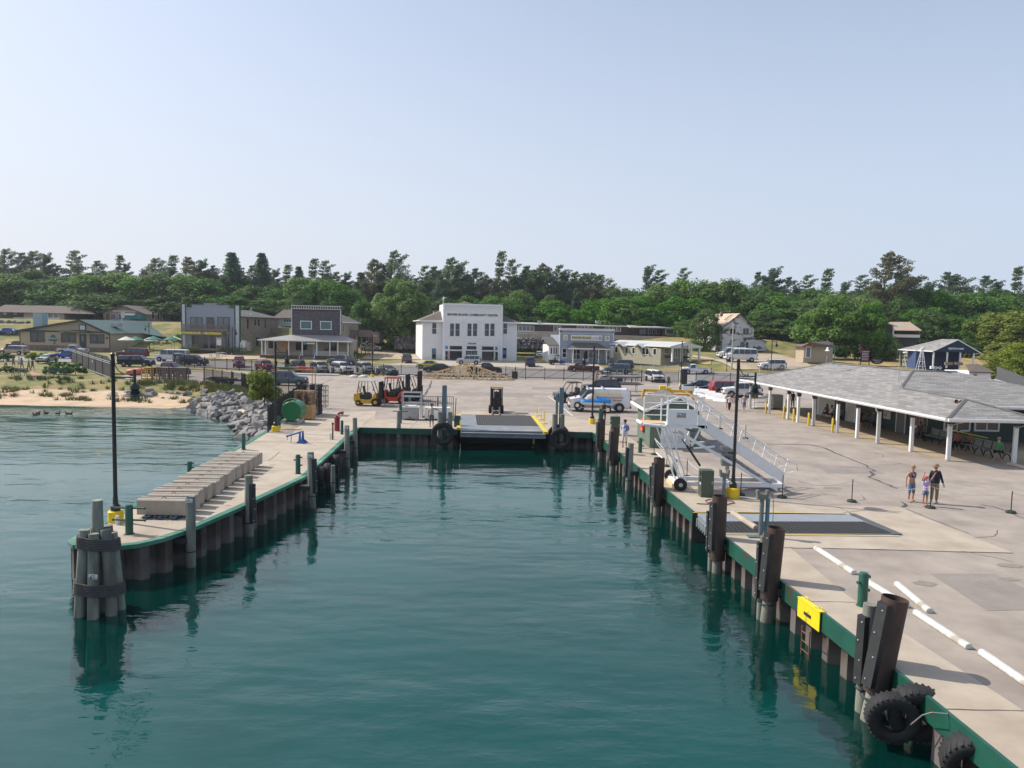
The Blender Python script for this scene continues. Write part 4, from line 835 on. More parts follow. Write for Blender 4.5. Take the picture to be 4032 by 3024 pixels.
b2=Bld('pale_bungalow','pale bungalow with a brown roof half hidden between the grey store and the shingled house','house','B',1170,915,186,0)
mb=MB(); b2.box(mb,1060,830,1300,925,0,8); b2.part('wall',mb,M('pale_blue_wall',(.45,.52,.55),.7))
roof('roof',b2.root,[b2.P(1040,835,-.8),b2.P(1320,835,-.8),b2.P(1300,742,4),b2.P(1095,742,4)],[(0,1,2,3)],shingle_b)
b2.win(1155,850,1235,878,white,curt,3,1,.1)
mb=MB(); b2.box(mb,1100,950,1235,1015,-8,-7.9); ff=thing('board_fence','weathered board fence beside the grey store','fence',b2.o); mb.build('boards',wood_old,ff); mb=MB(); [b2.box(mb,x,945,x+6,1018,-8.1,-8) for x in (1100,1145,1190,1230)]; mb.build('post',wood_old,ff)
gv=siding('grey_vinyl_siding',(.31,.34,.41),.16,depth=.3,dark=.8,var=.05); lv=siding('pale_pilaster_siding',(.55,.60,.62),.22,depth=.35,dark=.75)
b=Bld('grey_store','grey two-storey store with a stepped green-edged front, balcony and HARBOUR BODEGA sign','store','B',360,1180,158,0)
x0=b.P(45,1100).x; x1=b.P(678,1100).x
b.slab('front_wall',[(45,1190),(45,682),(88,682),(88,712),(150,712),(150,684),(280,684),(280,666),(428,668),(428,688),(557,692),(557,722),(622,722),(622,697),(676,697),(676,1190)],0,.4,gv)
mb=MB(); b.box(mb,50,686,82,1180,-.12,.0); b.box(mb,632,702,670,1180,-.12,0); b.part('pilaster',mb,lv)
mb=MB(); t=4
for xa,ya,xb,yb in ((40,676,86,684),(82,708,152,716),(148,680,284,688),(276,660,432,670),(428,684,560,692),(554,718,626,726),(618,690,680,699),(40,680,48,1180),(82,684,89,960),(672,697,680,1180),(620,700,627,1180)): b.box(mb,xa,ya,xb,yb,-.18,.42)
b.part('green_trim',mb,green_paint)
for xa,xb in ((142,264),(438,560)): b.win(xa,832,xb,950,green_paint,glassb,2,1,.12)
b.win(320,834,391,950,green_paint,glass,1,1,.12,name='balcony_door')
mb=MB(); b.box(mb,70,958,570,972,-1.5,0); b.part('balcony_floor',mb,wood_old); 
mb=MB(); 
a=b.rc(75,912,568,958); n_=64
for i in range(n_+1): xx=a[0]+(a[2]-a[0])*i/n_; mb.bx(xx-.035,-1.5,a[1],xx+.035,-1.44,a[3])
mb.bx(a[0],-1.53,a[3],a[2],-1.41,a[3]+.1); b.part('balcony_railing',mb,M('weathered_rail',(.22,.19,.18),.8,var=.2))
mb=MB(); b.box(mb,74,980,516,1020,-1.62,-1.5); sg=b.part('sign_board',mb,M('sign_green',(.12,.19,.12),.6))
gold=M('gold_lettering',(.85,.60,.08),.5)
text('HARBOUR',.62,gold,b.P(182,998,-1.64),b.root,ext=.02,bold=.035,width=212*b.k); text('BODEGA',.62,gold,b.P(416,1004,-1.64),b.root,ext=.02,bold=.035,width=178*b.k)
for r_,cc,zz in ((.32,(.05,.12,.45),0),(.2,(.85,.25,.02),-.02)): mb=MB(); q=b.P(312,999,-1.64+zz); mb.cyl(q,q+Vector((0,.03,0)),r_,n=16); b.part('round_emblem',mb,M('emblem_%s'%('orange' if zz else 'blue'),cc,.5),sg)
mb=MB(); b.box(mb,150,1022,445,1170,.0,.41); b.part('recess',mb,M('shaded_interior',(.03,.03,.03),.8)) if 0 else None
b.win(155,1030,330,1165,wood_old,glass,3,1,.1); b.win(350,1030,440,1170,wood_old,glass,2,1,.1); b.win(525,1010,560,1170,wood_old,glass,1,1,.1)
for x in (78,140,448,512,565): mb=MB(); a=b.rc(x-5,975,x+5,1180); mb.bx(a[0],-1.45,-.4,a[2],-1.3,a[3]); b.part('porch_post',mb,wood_old)
railing(b,150,300,1125,1165,-1.4,wood_old); railing(b,455,505,1125,1165,-1.4,wood_old)
mb=MB(); b.box(mb,455,1050,505,1130,-1.62,-1.5); w=b.part('deli_board',mb,white); text('DELI',.3,red_p,b.P(480,1064,-1.64),b.root,ext=.01,bold=.01,width=40*b.k)
mb=MB(); b.box(mb,100,1165,570,1185,-1.5,0); b.part('porch_floor',mb,wood_old)
sv=siding('tan_side_siding',(.24,.205,.17),.17,depth=.3,dark=.75,var=.15,col2=(.30,.26,.21)); ez=b.P(690,818).z
mb=MB(); mb.bx(x0+.3,.4,-1,x1-.1,26,ez); b.part('side_wall',mb,sv)
roof('roof',b.root,[(x0,.4,ez),(x1+.4,.4,ez),(x1+.4,26.8,ez),(x0,26.8,ez),((x0+x1)/2,.4,ez+1.7),((x0+x1)/2,24,ez+1.7)],[(0,4,5,3),(1,2,5,4),(2,3,5)],shingle_g)
for y_,z0,z1 in ((4.5,-2.6,-.5),(9.2,-1.8,-.6),(11.5,-2.0,-.6),(16,-2.4,-.6)): b.swin(x1-.1,y_,y_+.7,ez+z0,ez+z1,green_paint,glass,.08)
b.swin(x1-.1,10.2,11.6,-.2,2.6,black,glass,.05)
mb=MB(); q=Vector((x1-2.5,14,ez+.6)); mb.cyl(q,q+Vector((0,0,1.6)),.16); mb.cyl(q+Vector((0,0,-.1)),q+Vector((0,0,.25)),.4,.18); b.part('flue_pipe',mb,steel)
mb=MB(); [mb.cyl(Vector((x1-1.8,y_,ez+.2)),Vector((x1-1.8,y_,ez+.8)),.1) for y_ in (3,12,19)]; b.part('vent_pipe',mb,white)
mb=MB(); b.box(mb,130,1180,780,1240,-3.4,-2.2); 
hd=thing('hedge','low clipped hedge in front of the grey store','hedge',b.o); mb=MB()
for xa,xb,dd in ((100,300,-2.6),(520,785,-2.6)):
    a=b.rc(xa,1182,xb,1230); x_=a[0]
    while x_<a[2]: puff(mb,Vector((x_,dd,.35)),.62,70,.18,rnd,.8); x_+=.5
mb.build('leaves',leaf_d,hd)
b2=Bld('ice_freezer','white ice freezer cabinet with big I C E letters against the grey store corner','freezer','B',715,1190,157.2,0)
mb=MB(); b2.box(mb,684,1100,740,1195,-.2,1.2); b2.part('cabinet',mb,white,bevel=.03); mb=MB(); b2.box(mb,740,1098,778,1195,-.1,1.2); b2.part('cabinet_end',mb,M('tan_freezer_panel',(.42,.36,.28),.6,var=.3,scale=9)); mb=MB(); b2.box(mb,690,1080,732,1100,0,1.); b2.part('compressor',mb,offwhite)
for ch,yy in (('I',1114),('C',1142),('E',1170)): text(ch,.62,M('navy_letter',(.03,.06,.16),.5),b2.P(703,yy,-.22),b2.root,ext=.01,bold=.012)
bs=siding('beige_clapboard',(.44,.36,.265),.2,depth=.3,dark=.75,var=.06); grf=siding('green_metal_roof',(.055,.105,.085),.5,True,depth=.5,dark=.8,rough=.45,gap=.08)
dgt=M('dark_green_trim',(.015,.035,.03),.6)
b=Bld('restaurant','long beige restaurant with a green metal roof, dark window frames and a shamrock-style wall emblem','restaurant','A',700,1188,156,0)
x0=b.P(218,1100).x; x1=b.P(1200,1100).x; LZ=b.P(218,968).z; RZ=b.P(1200,1000).z; PK=b.P(885,852)
b.slab('front_wall',[(218,1150),(218,968),(885,856),(1200,1000),(1200,1195)],0,.3,bs)
mb=MB(); mb.bx(x0,.3,-1,x1,30,min(LZ,RZ)); b.part('side_wall',mb,bs)
lv_=b.P(200,968); rv=b.P(1210,1004)
roof('roof',b.root,[(lv_.x-.3,-.6,lv_.z),(PK.x,-.6,PK.z),(rv.x+.2,-.6,rv.z),(rv.x+.2,13,rv.z),(PK.x,30,PK.z),(lv_.x-.3,30,lv_.z),(rv.x+3.8,15,rv.z-.75),(rv.x+3.8,30,rv.z-.75)],[(0,1,4,5),(1,2,3,4),(3,6,7,4)],grf)
mb=MB(); 
for p_,q_ in (((200,972),(885,852)),((885,852),(1210,1008))):
    a_,b_=b.P(*p_,-.68),b.P(*q_,-.68); mb.add([a_,b_,b_-Vector((0,0,.32)),a_-Vector((0,0,.32)),a_+Vector((0,.08,0)),b_+Vector((0,.08,0)),b_+Vector((0,.08,-.32)),a_+Vector((0,.08,-.32))],[(0,1,2,3),(4,7,6,5),(0,4,5,1),(3,2,6,7)])
b.box(mb,205,975,1195,990,-.1,0); b.box(mb,214,985,221,1140,-.06,0); b.box(mb,1191,1010,1200,1165,-.06,0); b.part('dark_trim',mb,dgt)
mb=MB(); b.box(mb,216,1132,862,1200,-.12,-.01); b.box(mb,940,1158,1200,1205,-.12,-.01); b.part('stone_base',mb,brickmat('field_stone_base',(.26,.2,.15),(.16,.13,.10),(.10,.085,.07),1.,.5,.25,.03,'Object'))
for xa,ya,xb,yb in ((336,995,480,1090),(674,1012,822,1094),(985,1018,1130,1106)): b.win(xa,ya,xb,yb,dgt,glass,2,1,.14)
mb=MB(); b.box(mb,867,1015,940,1160,-.08,.0); dr=b.part('door',mb,M('dark_door',(.02,.035,.045),.5)); mb=MB(); b.box(mb,890,1030,916,1090,-.1,-.07); b.part('pane',mb,glassb,dr)
mb=MB(); b.box(mb,862,905,938,972,-.1,-.01); fr=b.part('loft_shutter_frame',mb,dgt); mb=MB(); b.box(mb,872,916,928,964,-.13,-.09); b.part('loft_shutter',mb,offwhite,fr)
mb=MB(); q=b.P(1165,1055,-.1); mb.cyl(q,q+Vector((0,.1,0)),.22,n=16); b.part('round_vent',mb,black)
roof('door_canopy',b.root,[b.P(670,988,-1.6),b.P(770,977,-1.8),b.P(985,992,-1.4),b.P(770,977,-.02)+Vector((0,0,.25)),b.P(672,985,-.02)+Vector((0,0,.2)),b.P(985,990,-.02)+Vector((0,0,.3))],[(0,1,3,4),(1,2,5,3)],grf,.1)
mb=MB(); q=b.P(578,1066,-.06); mb.ell(q,(1.15,.06,.42),18,6); em=b.part('wall_emblem',mb,M('emblem_green',(.02,.13,.11),.5))
mb=MB(); q=b.P(578,1040,-.06)
for dx,dz in ((0,.28),(-.28,.05),(.28,.05)): mb.ell(q+Vector((dx,0,dz)),(.26,.05,.24),12,6)
b.part('clover_leaf',mb,M('emblem_green',(.02,.13,.11),.5),em)
text('Shamrock',.72,M('silver_lettering',(.5,.55,.55),.4),b.P(575,1056,-.16),b.root,ext=.03,bold=.012,width=140*b.k)
mb=MB(); q=b.P(600,1090,-.08); mb.tube([q,q+Vector((-.15,0,-.4)),q+Vector((-.3,0,-.55))],.07); b.part('emblem_stem',mb,M('emblem_green',(.02,.13,.11),.5))
box_local('flue_block',b.root,M('pale_blue_concrete',(.34,.42,.44),.85,var=.15,scale=2),b.P(262,940).x,3,LZ-1,b.P(360,940).x,5,b.P(300,778).z)
mb=MB(); q=Vector((PK.x+3.8,9,PK.z-.1)); mb.cyl(q-Vector((0,0,1)),q+Vector((0,0,1.2)),.06); mb.lathe([(0,.0),(.4,.08),(.8,.3),(.82,.3),(.4,.02)],q+Vector((0,0,1.4)),16,0,'X'); b.part('satellite_dish',mb,offwhite)
mb=MB(); mb.bx(PK.x+3,6,PK.z-1.4,PK.x+4.6,7.6,PK.z-.6); b.part('rooftop_unit',mb,steel)
pg=M('green_parasol_cloth',(.015,.17,.12),.8,var=.1); pw=M('cream_parasol_cloth',(.55,.60,.48),.8,var=.08)
for i,(px,py,m_,nm) in enumerate([(1375,1034,pw,'cream terrace parasol, the one beside the restaurant corner'),(1478,1034,pg,'green terrace parasol between two cream ones'),(1628,1044,pw,'cream terrace parasol in front of the dark lamp post'),(1672,1030,pg,'green terrace parasol behind the lamp post'),(1868,1032,pg,'green terrace parasol at the far end by the grey store'),(1895,1032,pw,'cream terrace parasol half behind the far green one')]):
    Yp=160+(i%3)*3-5; top=gd('A',px,py,Yp); u=thing('parasol',nm,'parasol',(top.x,Yp,H(top.x,Yp)),0,'terrace parasols of the restaurant'); h=top.z-H(top.x,Yp)
    mb=MB(); n_=8; rr_=1.75
    vs=[Vector((0,0,h))]+[Vector((rr_*math.cos(2*math.pi*k/n_),rr_*math.sin(2*math.pi*k/n_),h-.75)) for k in range(n_)]+[Vector((rr_*math.cos(2*math.pi*k/n_),rr_*math.sin(2*math.pi*k/n_),h-.9)) for k in range(n_)]
    mb.add(vs,[(0,1+k,1+(k+1)%n_) for k in range(n_)]+[(1+k,9+k,9+(k+1)%n_,1+(k+1)%n_) for k in range(n_)]); mb.build('canopy',m_,u)
    mb=MB(); mb.cyl((0,0,0),(0,0,h+.1),.035); mb.build('pole',wood_old,u)
b=Bld('cream_motel','low cream and grey motel with a brown hip roof and a white railed deck','motel','A',400,880,192,0)
x0=b.P(-90,800).x; xm=b.P(258,800).x; x1=b.P(700,800).x; ez=b.P(400,778).z
mb=MB(); mb.bx(x0,1.5,-2,xm,9,ez); b.part('grey_wall',mb,M('grey_boards',(.12,.11,.11),.8,var=.15)); mb=MB(); mb.bx(xm,0,-2,x1,9,ez); b.part('cream_wall',mb,bs)
roof('roof',b.root,[(x0,-.8,ez),(x1+6.5,-.8,ez),(x1+6.5,12,ez),(x0,12,ez),(x1-1,5,ez+2.0),(x0,5,ez+2.0)],[(0,1,4,5),(1,2,4),(2,3,5,4)],shingle_b)
for xa,xb in ((400,448),(462,512),(525,575),(585,637)): b.win(xa,782,xb,830,white,glassb,1,1,.12)
mb=MB(); [b.box(mb,x,770,x+36,798,1.4,1.5) for x in (-5,108,225)]; b.part('small_window',mb,white)
railing(b,222,713,838,870,-2.5,white,60); mb=MB(); b.box(mb,220,870,714,880,-2.6,0); b.part('deck',mb,white)
mb=MB(); b.box(mb,360,880,700,930,-.3,0); b.part('basement_wall',mb,M('dark_basement',(.08,.08,.08),.9))
b=Bld('grey_gable_house','weathered grey gable house on the ridge with a plank sign and a teal lean-to','house','A',1400,872,190,0)
x0=b.P(1140,860).x; x1=b.P(1590,860).x; zl=b.P(1140,765).z; pk=b.P(1345,695)
b.slab('front_wall',[(1140,900),(1140,768),(1345,700),(1590,790),(1590,900)],0,.3,wood_old); mb=MB(); mb.bx(x0,.3,-2,x1,14,zl-.6); b.part('side_wall',mb,wood_old)
p1=b.P(1105,768); p2=b.P(1605,795); roof('roof',b.root,[(p1.x,-.7,p1.z),(pk.x,-.7,pk.z),(p2.x,-.7,p2.z),(p2.x,15,p2.z),(pk.x,13,pk.z),(p1.x,15,p1.z)],[(0,1,4,5),(1,2,3,4)],shingle_b)
mb=MB(); b.box(mb,1228,752,1485,774,-.1,0); b.part('plank_sign',mb,M('pale_plank',(.45,.38,.38),.8)); mb=MB(); b.box(mb,1420,800,1580,850,-2.5,0); b.part('teal_lean_to',mb,M('teal_paint',(.04,.20,.20),.7)); mb=MB(); b.box(mb,1400,788,1525,808,-3.2,-2.4); b.part('awning',mb,white)
mb=MB(); b.box(mb,1150,785,1182,850,-1,-.4); b.part('brick_chimney',mb,M('brick_brown',(.22,.13,.09),.9)); b.win(1205,792,1260,850,offwhite,glass,1,1,.1); b.win(1290,792,1370,850,offwhite,glass,2,1,.1)
for y_ in (3,6,9): b.swin(x1,y_,y_+1.2,.6,2.6,offwhite,glass)
peel=M('peeling_white_paint',(.66,.66,.68),.85,var=.08,scale=1.1,col2=(.13,.10,.10),mix=(.52,.60),detail=9,stretch=(1,1,2.2))
b=Bld('barn_house','tall white barn house with badly peeling paint and a rust-stained metal roof','house','E',850,1192,172,14)
x0=b.P(672,1190).x; x1=b.P(1037,1190).x
b.slab('front_wall',[(652,1195),(662,905),(858,790),(1040,945),(1026,1195)],0,.3,peel)
ezl=b.P(662,905).z; ezr=b.P(1040,945).z; pk=b.P(858,788)
mb=MB(); mb.bx(x0-.4,.3,-1,x1,13,ezr); b.part('side_wall',mb,peel)
l_=b.P(655,925); r_=b.P(1050,950)
rr_=M('rusty_pale_metal_roof',(.52,.42,.32),.6,.1,var=.2,scale=1.2,col2=(.30,.17,.09),mix=(.5,.62))
roof('roof',b.root,[(l_.x,-.5,l_.z),(pk.x,-.5,pk.z+.1),(r_.x,-.5,r_.z),(r_.x,13.5,r_.z),(pk.x,13.5,pk.z+.1),(l_.x,13.5,l_.z)],[(0,1,4,5),(1,2,3,4)],rr_)
mb=MB(); q1,q2,q3=Vector((l_.x,-.56,l_.z)),Vector((pk.x,-.56,pk.z+.1)),Vector((r_.x,-.56,r_.z))
for a_,c_ in ((q1,q2),(q2,q3)): mb.add([a_,c_,c_-Vector((0,0,.3)),a_-Vector((0,0,.3))],[(0,1,2,3)])
b.part('verge_board',mb,M('dark_verge',(.06,.05,.05),.8))
mb=MB(); b.box(mb,720,768,744,815,3,3.6); b.part('chimney',mb,M('brick_brown',(.22,.13,.09),.9))
b.slab('lean_to_wall',[(1030,1195),(1030,1035),(1100,1062),(1200,1095),(1200,1195)],.3,5,peel)
roof('lean_to_roof',b.root,[b.P(1028,1030,0),b.P(1100,1058,0),b.P(1205,1092,0),b.P(1205,1092,5),b.P(1100,1058,5),b.P(1028,1030,5)],[(0,1,4,5),(1,2,3,4)],M('dark_verge',(.06,.05,.05),.8))
b.win(905,948,974,1018,offwhite,glass,2,1,.1); b.win(748,952,812,1008,offwhite,glass,2,1,.1); b.win(938,1100,970,1170,offwhite,glass,1,2,.08); b.win(808,855,825,888,offwhite,peel,1,1,.05); b.win(878,856,896,890,offwhite,peel,1,1,.05)
mb=MB(); b.box(mb,873,1095,922,1170,-.06,0); b.part('grey_door',mb,M('weathered_grey_door',(.2,.19,.2),.8)); mb=MB(); b.box(mb,1052,1098,1094,1185,.22,.31); b.part('shed_door',mb,peel)
mb=MB(); q=b.P(848,785,4); mb.cyl(q,b.P(850,710,4),.03); mb.cyl(b.P(740,766,4),b.P(862,756,4),.03); mb.cyl(b.P(850,750,4),b.P(870,770,4),.03); b.part('aerial',mb,steel)
b=Bld('kiosk','little tan kiosk with a red-edged roof behind the yellow-green round bush','kiosk','E',1650,1262,136,0)
b.slab('front_wall',[(1565,1265),(1565,1130),(1605,1105),(1648,1135),(1648,1265)],0,.2,bs); x1=b.P(1648,1200).x; x0=b.P(1565,1200).x; zz=b.P(1600,1135).z
mb=MB(); mb.bx(x0,.2,-1,x1+4.,4,zz); b.part('side_wall',mb,bs)
a_,c_,e_=b.P(1527,1140,-1),b.P(1607,1098,-1),b.P(1660,1135,-1); roof('roof',b.root,[a_,c_,e_,e_+Vector((4.2,1,0)),c_+Vector((4.5,2.8,.3)),a_+Vector((0,6,0))],[(0,1,4,5),(1,2,3,4)],shingle_b)
mb=MB(); 
for p_,q_ in ((a_,c_),(c_,e_)): mb.add([p_-Vector((0,.03,0)),q_-Vector((0,.03,0)),q_-Vector((0,.03,.28)),p_-Vector((0,.03,.28))],[(0,1,2,3)])
b.part('red_verge',mb,M('red_trim',(.28,.05,.04),.6)); b.win(1590,1155,1632,1262,white,glassb,1,1,.15,name='door')
b=Bld('brown_house','dark brown house with a rusty ribbed metal roof behind the bare-stemmed tree','house','F',800,1198,158,0)
mb=MB(); b.slab('gable_wall',[(560,1200),(560,840),(700,880),(825,925),(782,930),(782,1200)],0,7,M('dark_brown_boards',(.045,.032,.03),.8)); mb=MB(); b.box(mb,776,935,790,1180,-.15,0); b.box(mb,560,1140,782,1200,-.2,0); b.part('pale_corner',mb,offwhite)
fascia(b.root,[b.P(545,832,-.3),b.P(708,880,-.3),b.P(830,925,-.3)],white,h=.22)
roof('ribbed_roof',b.root,[b.P(790,968,2),b.P(1160,972,2),b.P(1160,875,7),b.P(790,875,7)],[(0,1,2,3)],siding('rusty_ribbed_metal',(.50,.37,.25),.35,True,depth=.8,dark=.75,gap=.3,rough=.5,col2=(.42,.40,.36)))
mb=MB(); b.box(mb,790,970,1150,1048,3.1,3.4); b.part('upper_wall',mb,M('dark_brown_boards',(.045,.032,.03),.8)); mb=MB(); b.box(mb,790,1015,1150,1048,2.5,3); b.part('white_band',mb,white); b.win(640,1045,712,1080,white,curt,1,1,.12)
mb=MB(); b.box(mb,850,830,872,880,5,5.6); b.part('chimney',mb,M('brick_brown',(.22,.13,.09),.9))
mb=MB(); b.box(mb,790,1048,1150,1190,4,4.3); b.part('lower_wall',mb,M('dark_basement',(.08,.08,.08),.9))  # dark grey wall below the white band
navy=siding('navy_boards',(.02,.035,.075),.3,True,depth=.2,dark=.85); 
b=Bld('restroom_building','navy blue restroom building with a grey hip roof, white posts and RESTROOMS lettering','restrooms','F',1450,1340,118,-16)
x0=b.P(965,1330).x; x1=b.P(1640,1330).x
pk=b.P(1480,1068,-.6); l_=b.P(1235,1195,-.6); r_=b.P(1700,1212,-.6); bl=b.P(930,1185,-.6)
b.slab('gable',[(1250,1200),(1480,1085),(1680,1215)],-.5,-.3,navy)
roof('roof',b.root,[l_,pk,r_,r_+Vector((0,11,0)),pk+Vector((-.3,8,0)),bl+Vector((-1.5,9,0)),l_+Vector((-3.2,9,0))],[(0,1,4,6),(1,2,3,4),(3,6,4)],shingle)
fascia(b.root,[l_+Vector((0,-.05,.02)),pk+Vector((0,-.05,.02)),r_+Vector((0,-.05,.02))],white,h=.16); fascia(b.root,[l_+Vector((-.05,0,.02)),l_+Vector((-3.2,9,.02))],white,h=.16)
wt=b.P(1400,1210).z
mb=MB(); mb.bx(l_.x-.6,5.5,-1,x1-.6,9,wt+.1); mb.bx(l_.x-1.6,3,-1,l_.x-.6,9,wt+.1); b.part('wall',mb,M('blue_block_wall',(.045,.075,.17),.7,var=.1))
mb=MB(); mb.bx(l_.x-.6,3,-1,x1-2,5.5,wt+.1); b.part('dark_wall',mb,navy)
for x in (1247,1380,1505,1635): mb=MB(); a=b.rc(x-7,1215,x+7,1335); mb.bx(a[0],-.3,-.6,a[2],-.05,a[3]+.1); b.part('porch_post',mb,white)
text('RESTROOMS',.4,white,b.P(1463,1170,-.52),b.root,ext=.02,bold=.01,width=148*b.k)
mb=MB(); [b.box(mb,x,1315,x+75,1345,-1.2,-.6) for x in (1345,1440)]; b.part('planter_box',mb,wood_old)
b=Bld('white_hut','small white clapboard hut with a brown roof under the big yellow-green bush','hut','F',1690,1475,88,0)
mb=MB(); b.box(mb,1612,1425,1850,1500,0,5); b.part('wall',mb,wall_white); roof('roof',b.root,[b.P(1598,1418,-.4),b.P(1880,1425,-.4),b.P(1880,1345,3),b.P(1740,1352,3)],[(0,1,2,3)],shingle_b); b.win(1652,1448,1698,1464,white,glass,1,1,.05)
b=Bld('grey_roofed_annex','low building with a grey shingle roof and white gutter at the edge of the view','building','F',2100,1600,62,0)
roof('roof',b.root,[b.P(1890,1500,0),b.P(2040,1560,-1.5),b.P(2420,1640,-3.5),b.P(2420,1400,6),b.P(2180,1460,3)],[(0,1,2,3,4)],shingle_g); fascia(b.root,[b.P(1885,1500,-.05),b.P(2040,1562,-1.55),b.P(2420,1642,-3.55)],white,h=.14)
mb=MB(); mb.bx(b.P(2060,1590).x,.2,-4,b.P(2420,1640).x,6,b.P(2100,1585).z); b.part('wall',mb,navy)
bm_=M('granite_boulders',(.20,.19,.185),.9,var=.4,scale=1.2,bump=.5,col2=(.11,.10,.10),mix=(.4,.6))
def boulders(label,c,x0,x1,y0,y1,Y,seed):
    rr=random.Random(seed); t=thing('boulder_wall',label,'stone wall',gd(c,(x0+x1)/2,y1,Y)); o=Vector(t.location); mb=MB(); k=CR[c][2]*Y/F_PX
    W=(x1-x0)*k; hh=(y1-y0)*k; z=.1; 
    while z<hh:
        x=-W/2
        while x<W/2:
            r=rr.uniform(.35,.75); mt=Matrix.Rotation(rr.uniform(0,3),3,'Y')@Matrix.Rotation(rr.uniform(0,3),3,'Z')
            q=Vector((x+r*.5,(z/hh)*.9+rr.uniform(-.1,.2),z)); mb.ell(q,(r,r*.85,r*rr.uniform(.6,.8)),8,5,0,mt); x+=r*1.35
        z+=.62
    ob=mb.build('boulders',bm_,t); 
    for v in ob.data.vertices: v.co+=Vector(mnoise.noise_vector(v.co*1.7))*.18
    box_local('earth_backing',t,forest_floor,-W/2,.9,-1,W/2,3.2,hh-.1)
boulders('grey boulder retaining wall behind the parked green pickup yard, beside the white hall','C',425,740,1022,1168,172,1)
boulders('grey boulder retaining wall under the motel lawn, seen between hall and shop','D',60,450,1058,1165,172,2)
boulders('short stretch of boulder wall seen between the blue-grey shop and the beige building','D',1150,1300,1088,1170,172,3)
boulders('low row of boulders beside the brown house with the rusty roof','F',600,840,1205,1232,150,4)
boulders('grey boulder wall below the cream motel','A',-60,260,885,945,180,5)
T=thing('ferry_terminal','long low ferry terminal with a grey shingle hip roof and a porch on white posts','terminal',(26,55,0)); TO=Vector((26,55,0))
def on_plane(c,x,y,p0,nrm):
    r=ray(c,x,y); t=(p0-Vector((0,0,EYE))).dot(nrm)/r.dot(nrm); return Vector((0,0,EYE))+r*t
A_=g('E',870,1502,2.75); B_=g('P5',1420,590,2.75); C_=g('F',100,1325,4.85)
nr=(B_-A_).cross(C_-A_).normalized()
D0=on_plane('F',1000,1410,A_,nr); W1=on_plane('P5',985,300,A_,nr); W2=on_plane('P5',1585,407,A_,nr)
E_=g('F',1480,1420,D0.z); R0=Vector((2*W2.x-B_.x+.2,B_.y+.1,2.75)); 
S1=Vector((W2.x+.0,53.2,3.0)); 
s2=g('Q5',1830,205,2.95); s3=g('Q5',2212,232,2.95); s3=s2+(s3-s2)*2.5
F0=Vector((E_.x+7,s2.y,2.95)); bk=Vector((C_.x+6,C_.y+5.5,2.75)); al=Vector((A_.x+.5,A_.y,2.75)); 
pts=[A_,B_,C_,D0,W1,W2,E_,R0,s2,F0,Vector((W1.x+2.6,W1.y-1.,2.75)),Vector((C_.x+6,A_.y,2.75)),Vector((E_.x+7,D0.y+6,2.75)),Vector((D0.x+6.2,C_.y-6,2.75)),Vector((s2.x-3.4,s2.y,2.95))]
pts=[p_-TO for p_ in pts]
roof('roof',T,pts,[(0,1,5,4,3,2),(1,7,5),(3,4,14,8,6),(6,8,9),(6,9,12),(2,3,6,12,13),(0,2,11),(2,13,11)],shingle,.16)
roof('porch_wing_roof',T,[W2-TO+Vector((0,0,.0)),R0-TO,Vector((R0.x,s2.y+1,2.75))-TO,W1-TO],[(0,1,2,3)],shingle,.16)
def gutter(a_,b_,nm='gutter'):
    mb=MB(); d_=(b_-a_).normalized(); s_=Vector((d_.y,-d_.x,0)); s_ = s_ if (s_.dot(Vector((-1,-1,0)))>0) else -s_
    pr=[(0,-.2),(.0,.02),(.14,.02),(.16,-.06),(.1,-.16)]
    vs=[p_+s_*u+Vector((0,0,v)) for p_ in (a_,b_) for u,v in pr]; mb.add(vs,[(i,(i+1)%5,5+(i+1)%5,5+i) for i in range(5)]+[(0,1,2,3,4),(5,6,7,8,9)]); return mb.build(nm,white,T)
gutter(A_-TO,B_-TO); gutter(B_-TO,R0-TO); gutter(Vector((s2.x-3.4,s2.y,2.95))-TO,F0-TO)
ridge=M('ridge_shingle',(.15,.145,.14),.9)
for a_,b_ in ((C_,D0),(D0,E_),(D0,W1),(W2,B_),(W2,R0),(C_,A_),(W1,W2)):
    mb=MB(); a_=a_-TO; b_=b_-TO; d_=(b_-a_).normalized(); s_=d_.cross(Vector((0,0,1))).normalized()*.14
    mb.add([a_-s_+Vector((0,0,.0)),a_+Vector((0,0,.07)),a_+s_,b_-s_,b_+Vector((0,0,.07)),b_+s_],[(0,1,4,3),(1,2,5,4)]); mb.build('ridge_cap',ridge,T)
posts=[g('Q4',120,745),g('Q4',425,830),g('Q4',585,880),g('Q4',840,940),g('Q4',1225,1050),g('Q4',1550,1140),g('Q4',1890,1225),g('Q5',425,910),g('Q5',1010,1055),g('Q5',2050,1095),g('T1',195,578)]
def eave_x(y): t=(y-A_.y)/(B_.y-A_.y); return A_.x+(B_.x-A_.x)*t
dpost=M('dark_bracket',(.05,.06,.06),.7)
for i,q in enumerate(posts):
    q=q-TO; mb=MB(); mb.bx(q.x-.1,q.y-.1,0,q.x+.1,q.y+.1,2.25); b_=mb.build('porch_post',white,T)
    mb=MB(); mb.bx(q.x-.16,q.y-.14,2.25,q.x+.16,q.y+.14,2.58); mb.build('bracket',dpost,b_)
for i in (3,6,8,9,10):
    q=posts[i]-TO; mb=MB(); mb.tube([q+Vector((-.3 if i<8 else .7,-.1,2.5)),q+Vector((-.3 if i<8 else .7,-.1,2.4)),q+Vector((-.17,-.17,2.15)),q+Vector((-.17,-.17,.12)),q+Vector((-.3,-.3,.04))],.055,6); mb.build('downpipe',white,T)
gb=siding('green_board_and_batten',(.045,.07,.06),.32,True,depth=.5,dark=.6,gap=.1); rolls=siding('roller_shutter_white',(.62,.62,.58),.09,depth=.4,dark=.85)
W0=g('Q4',860,742); W4=Vector((31.0,54.3,0)); wl_=[W0,W4]
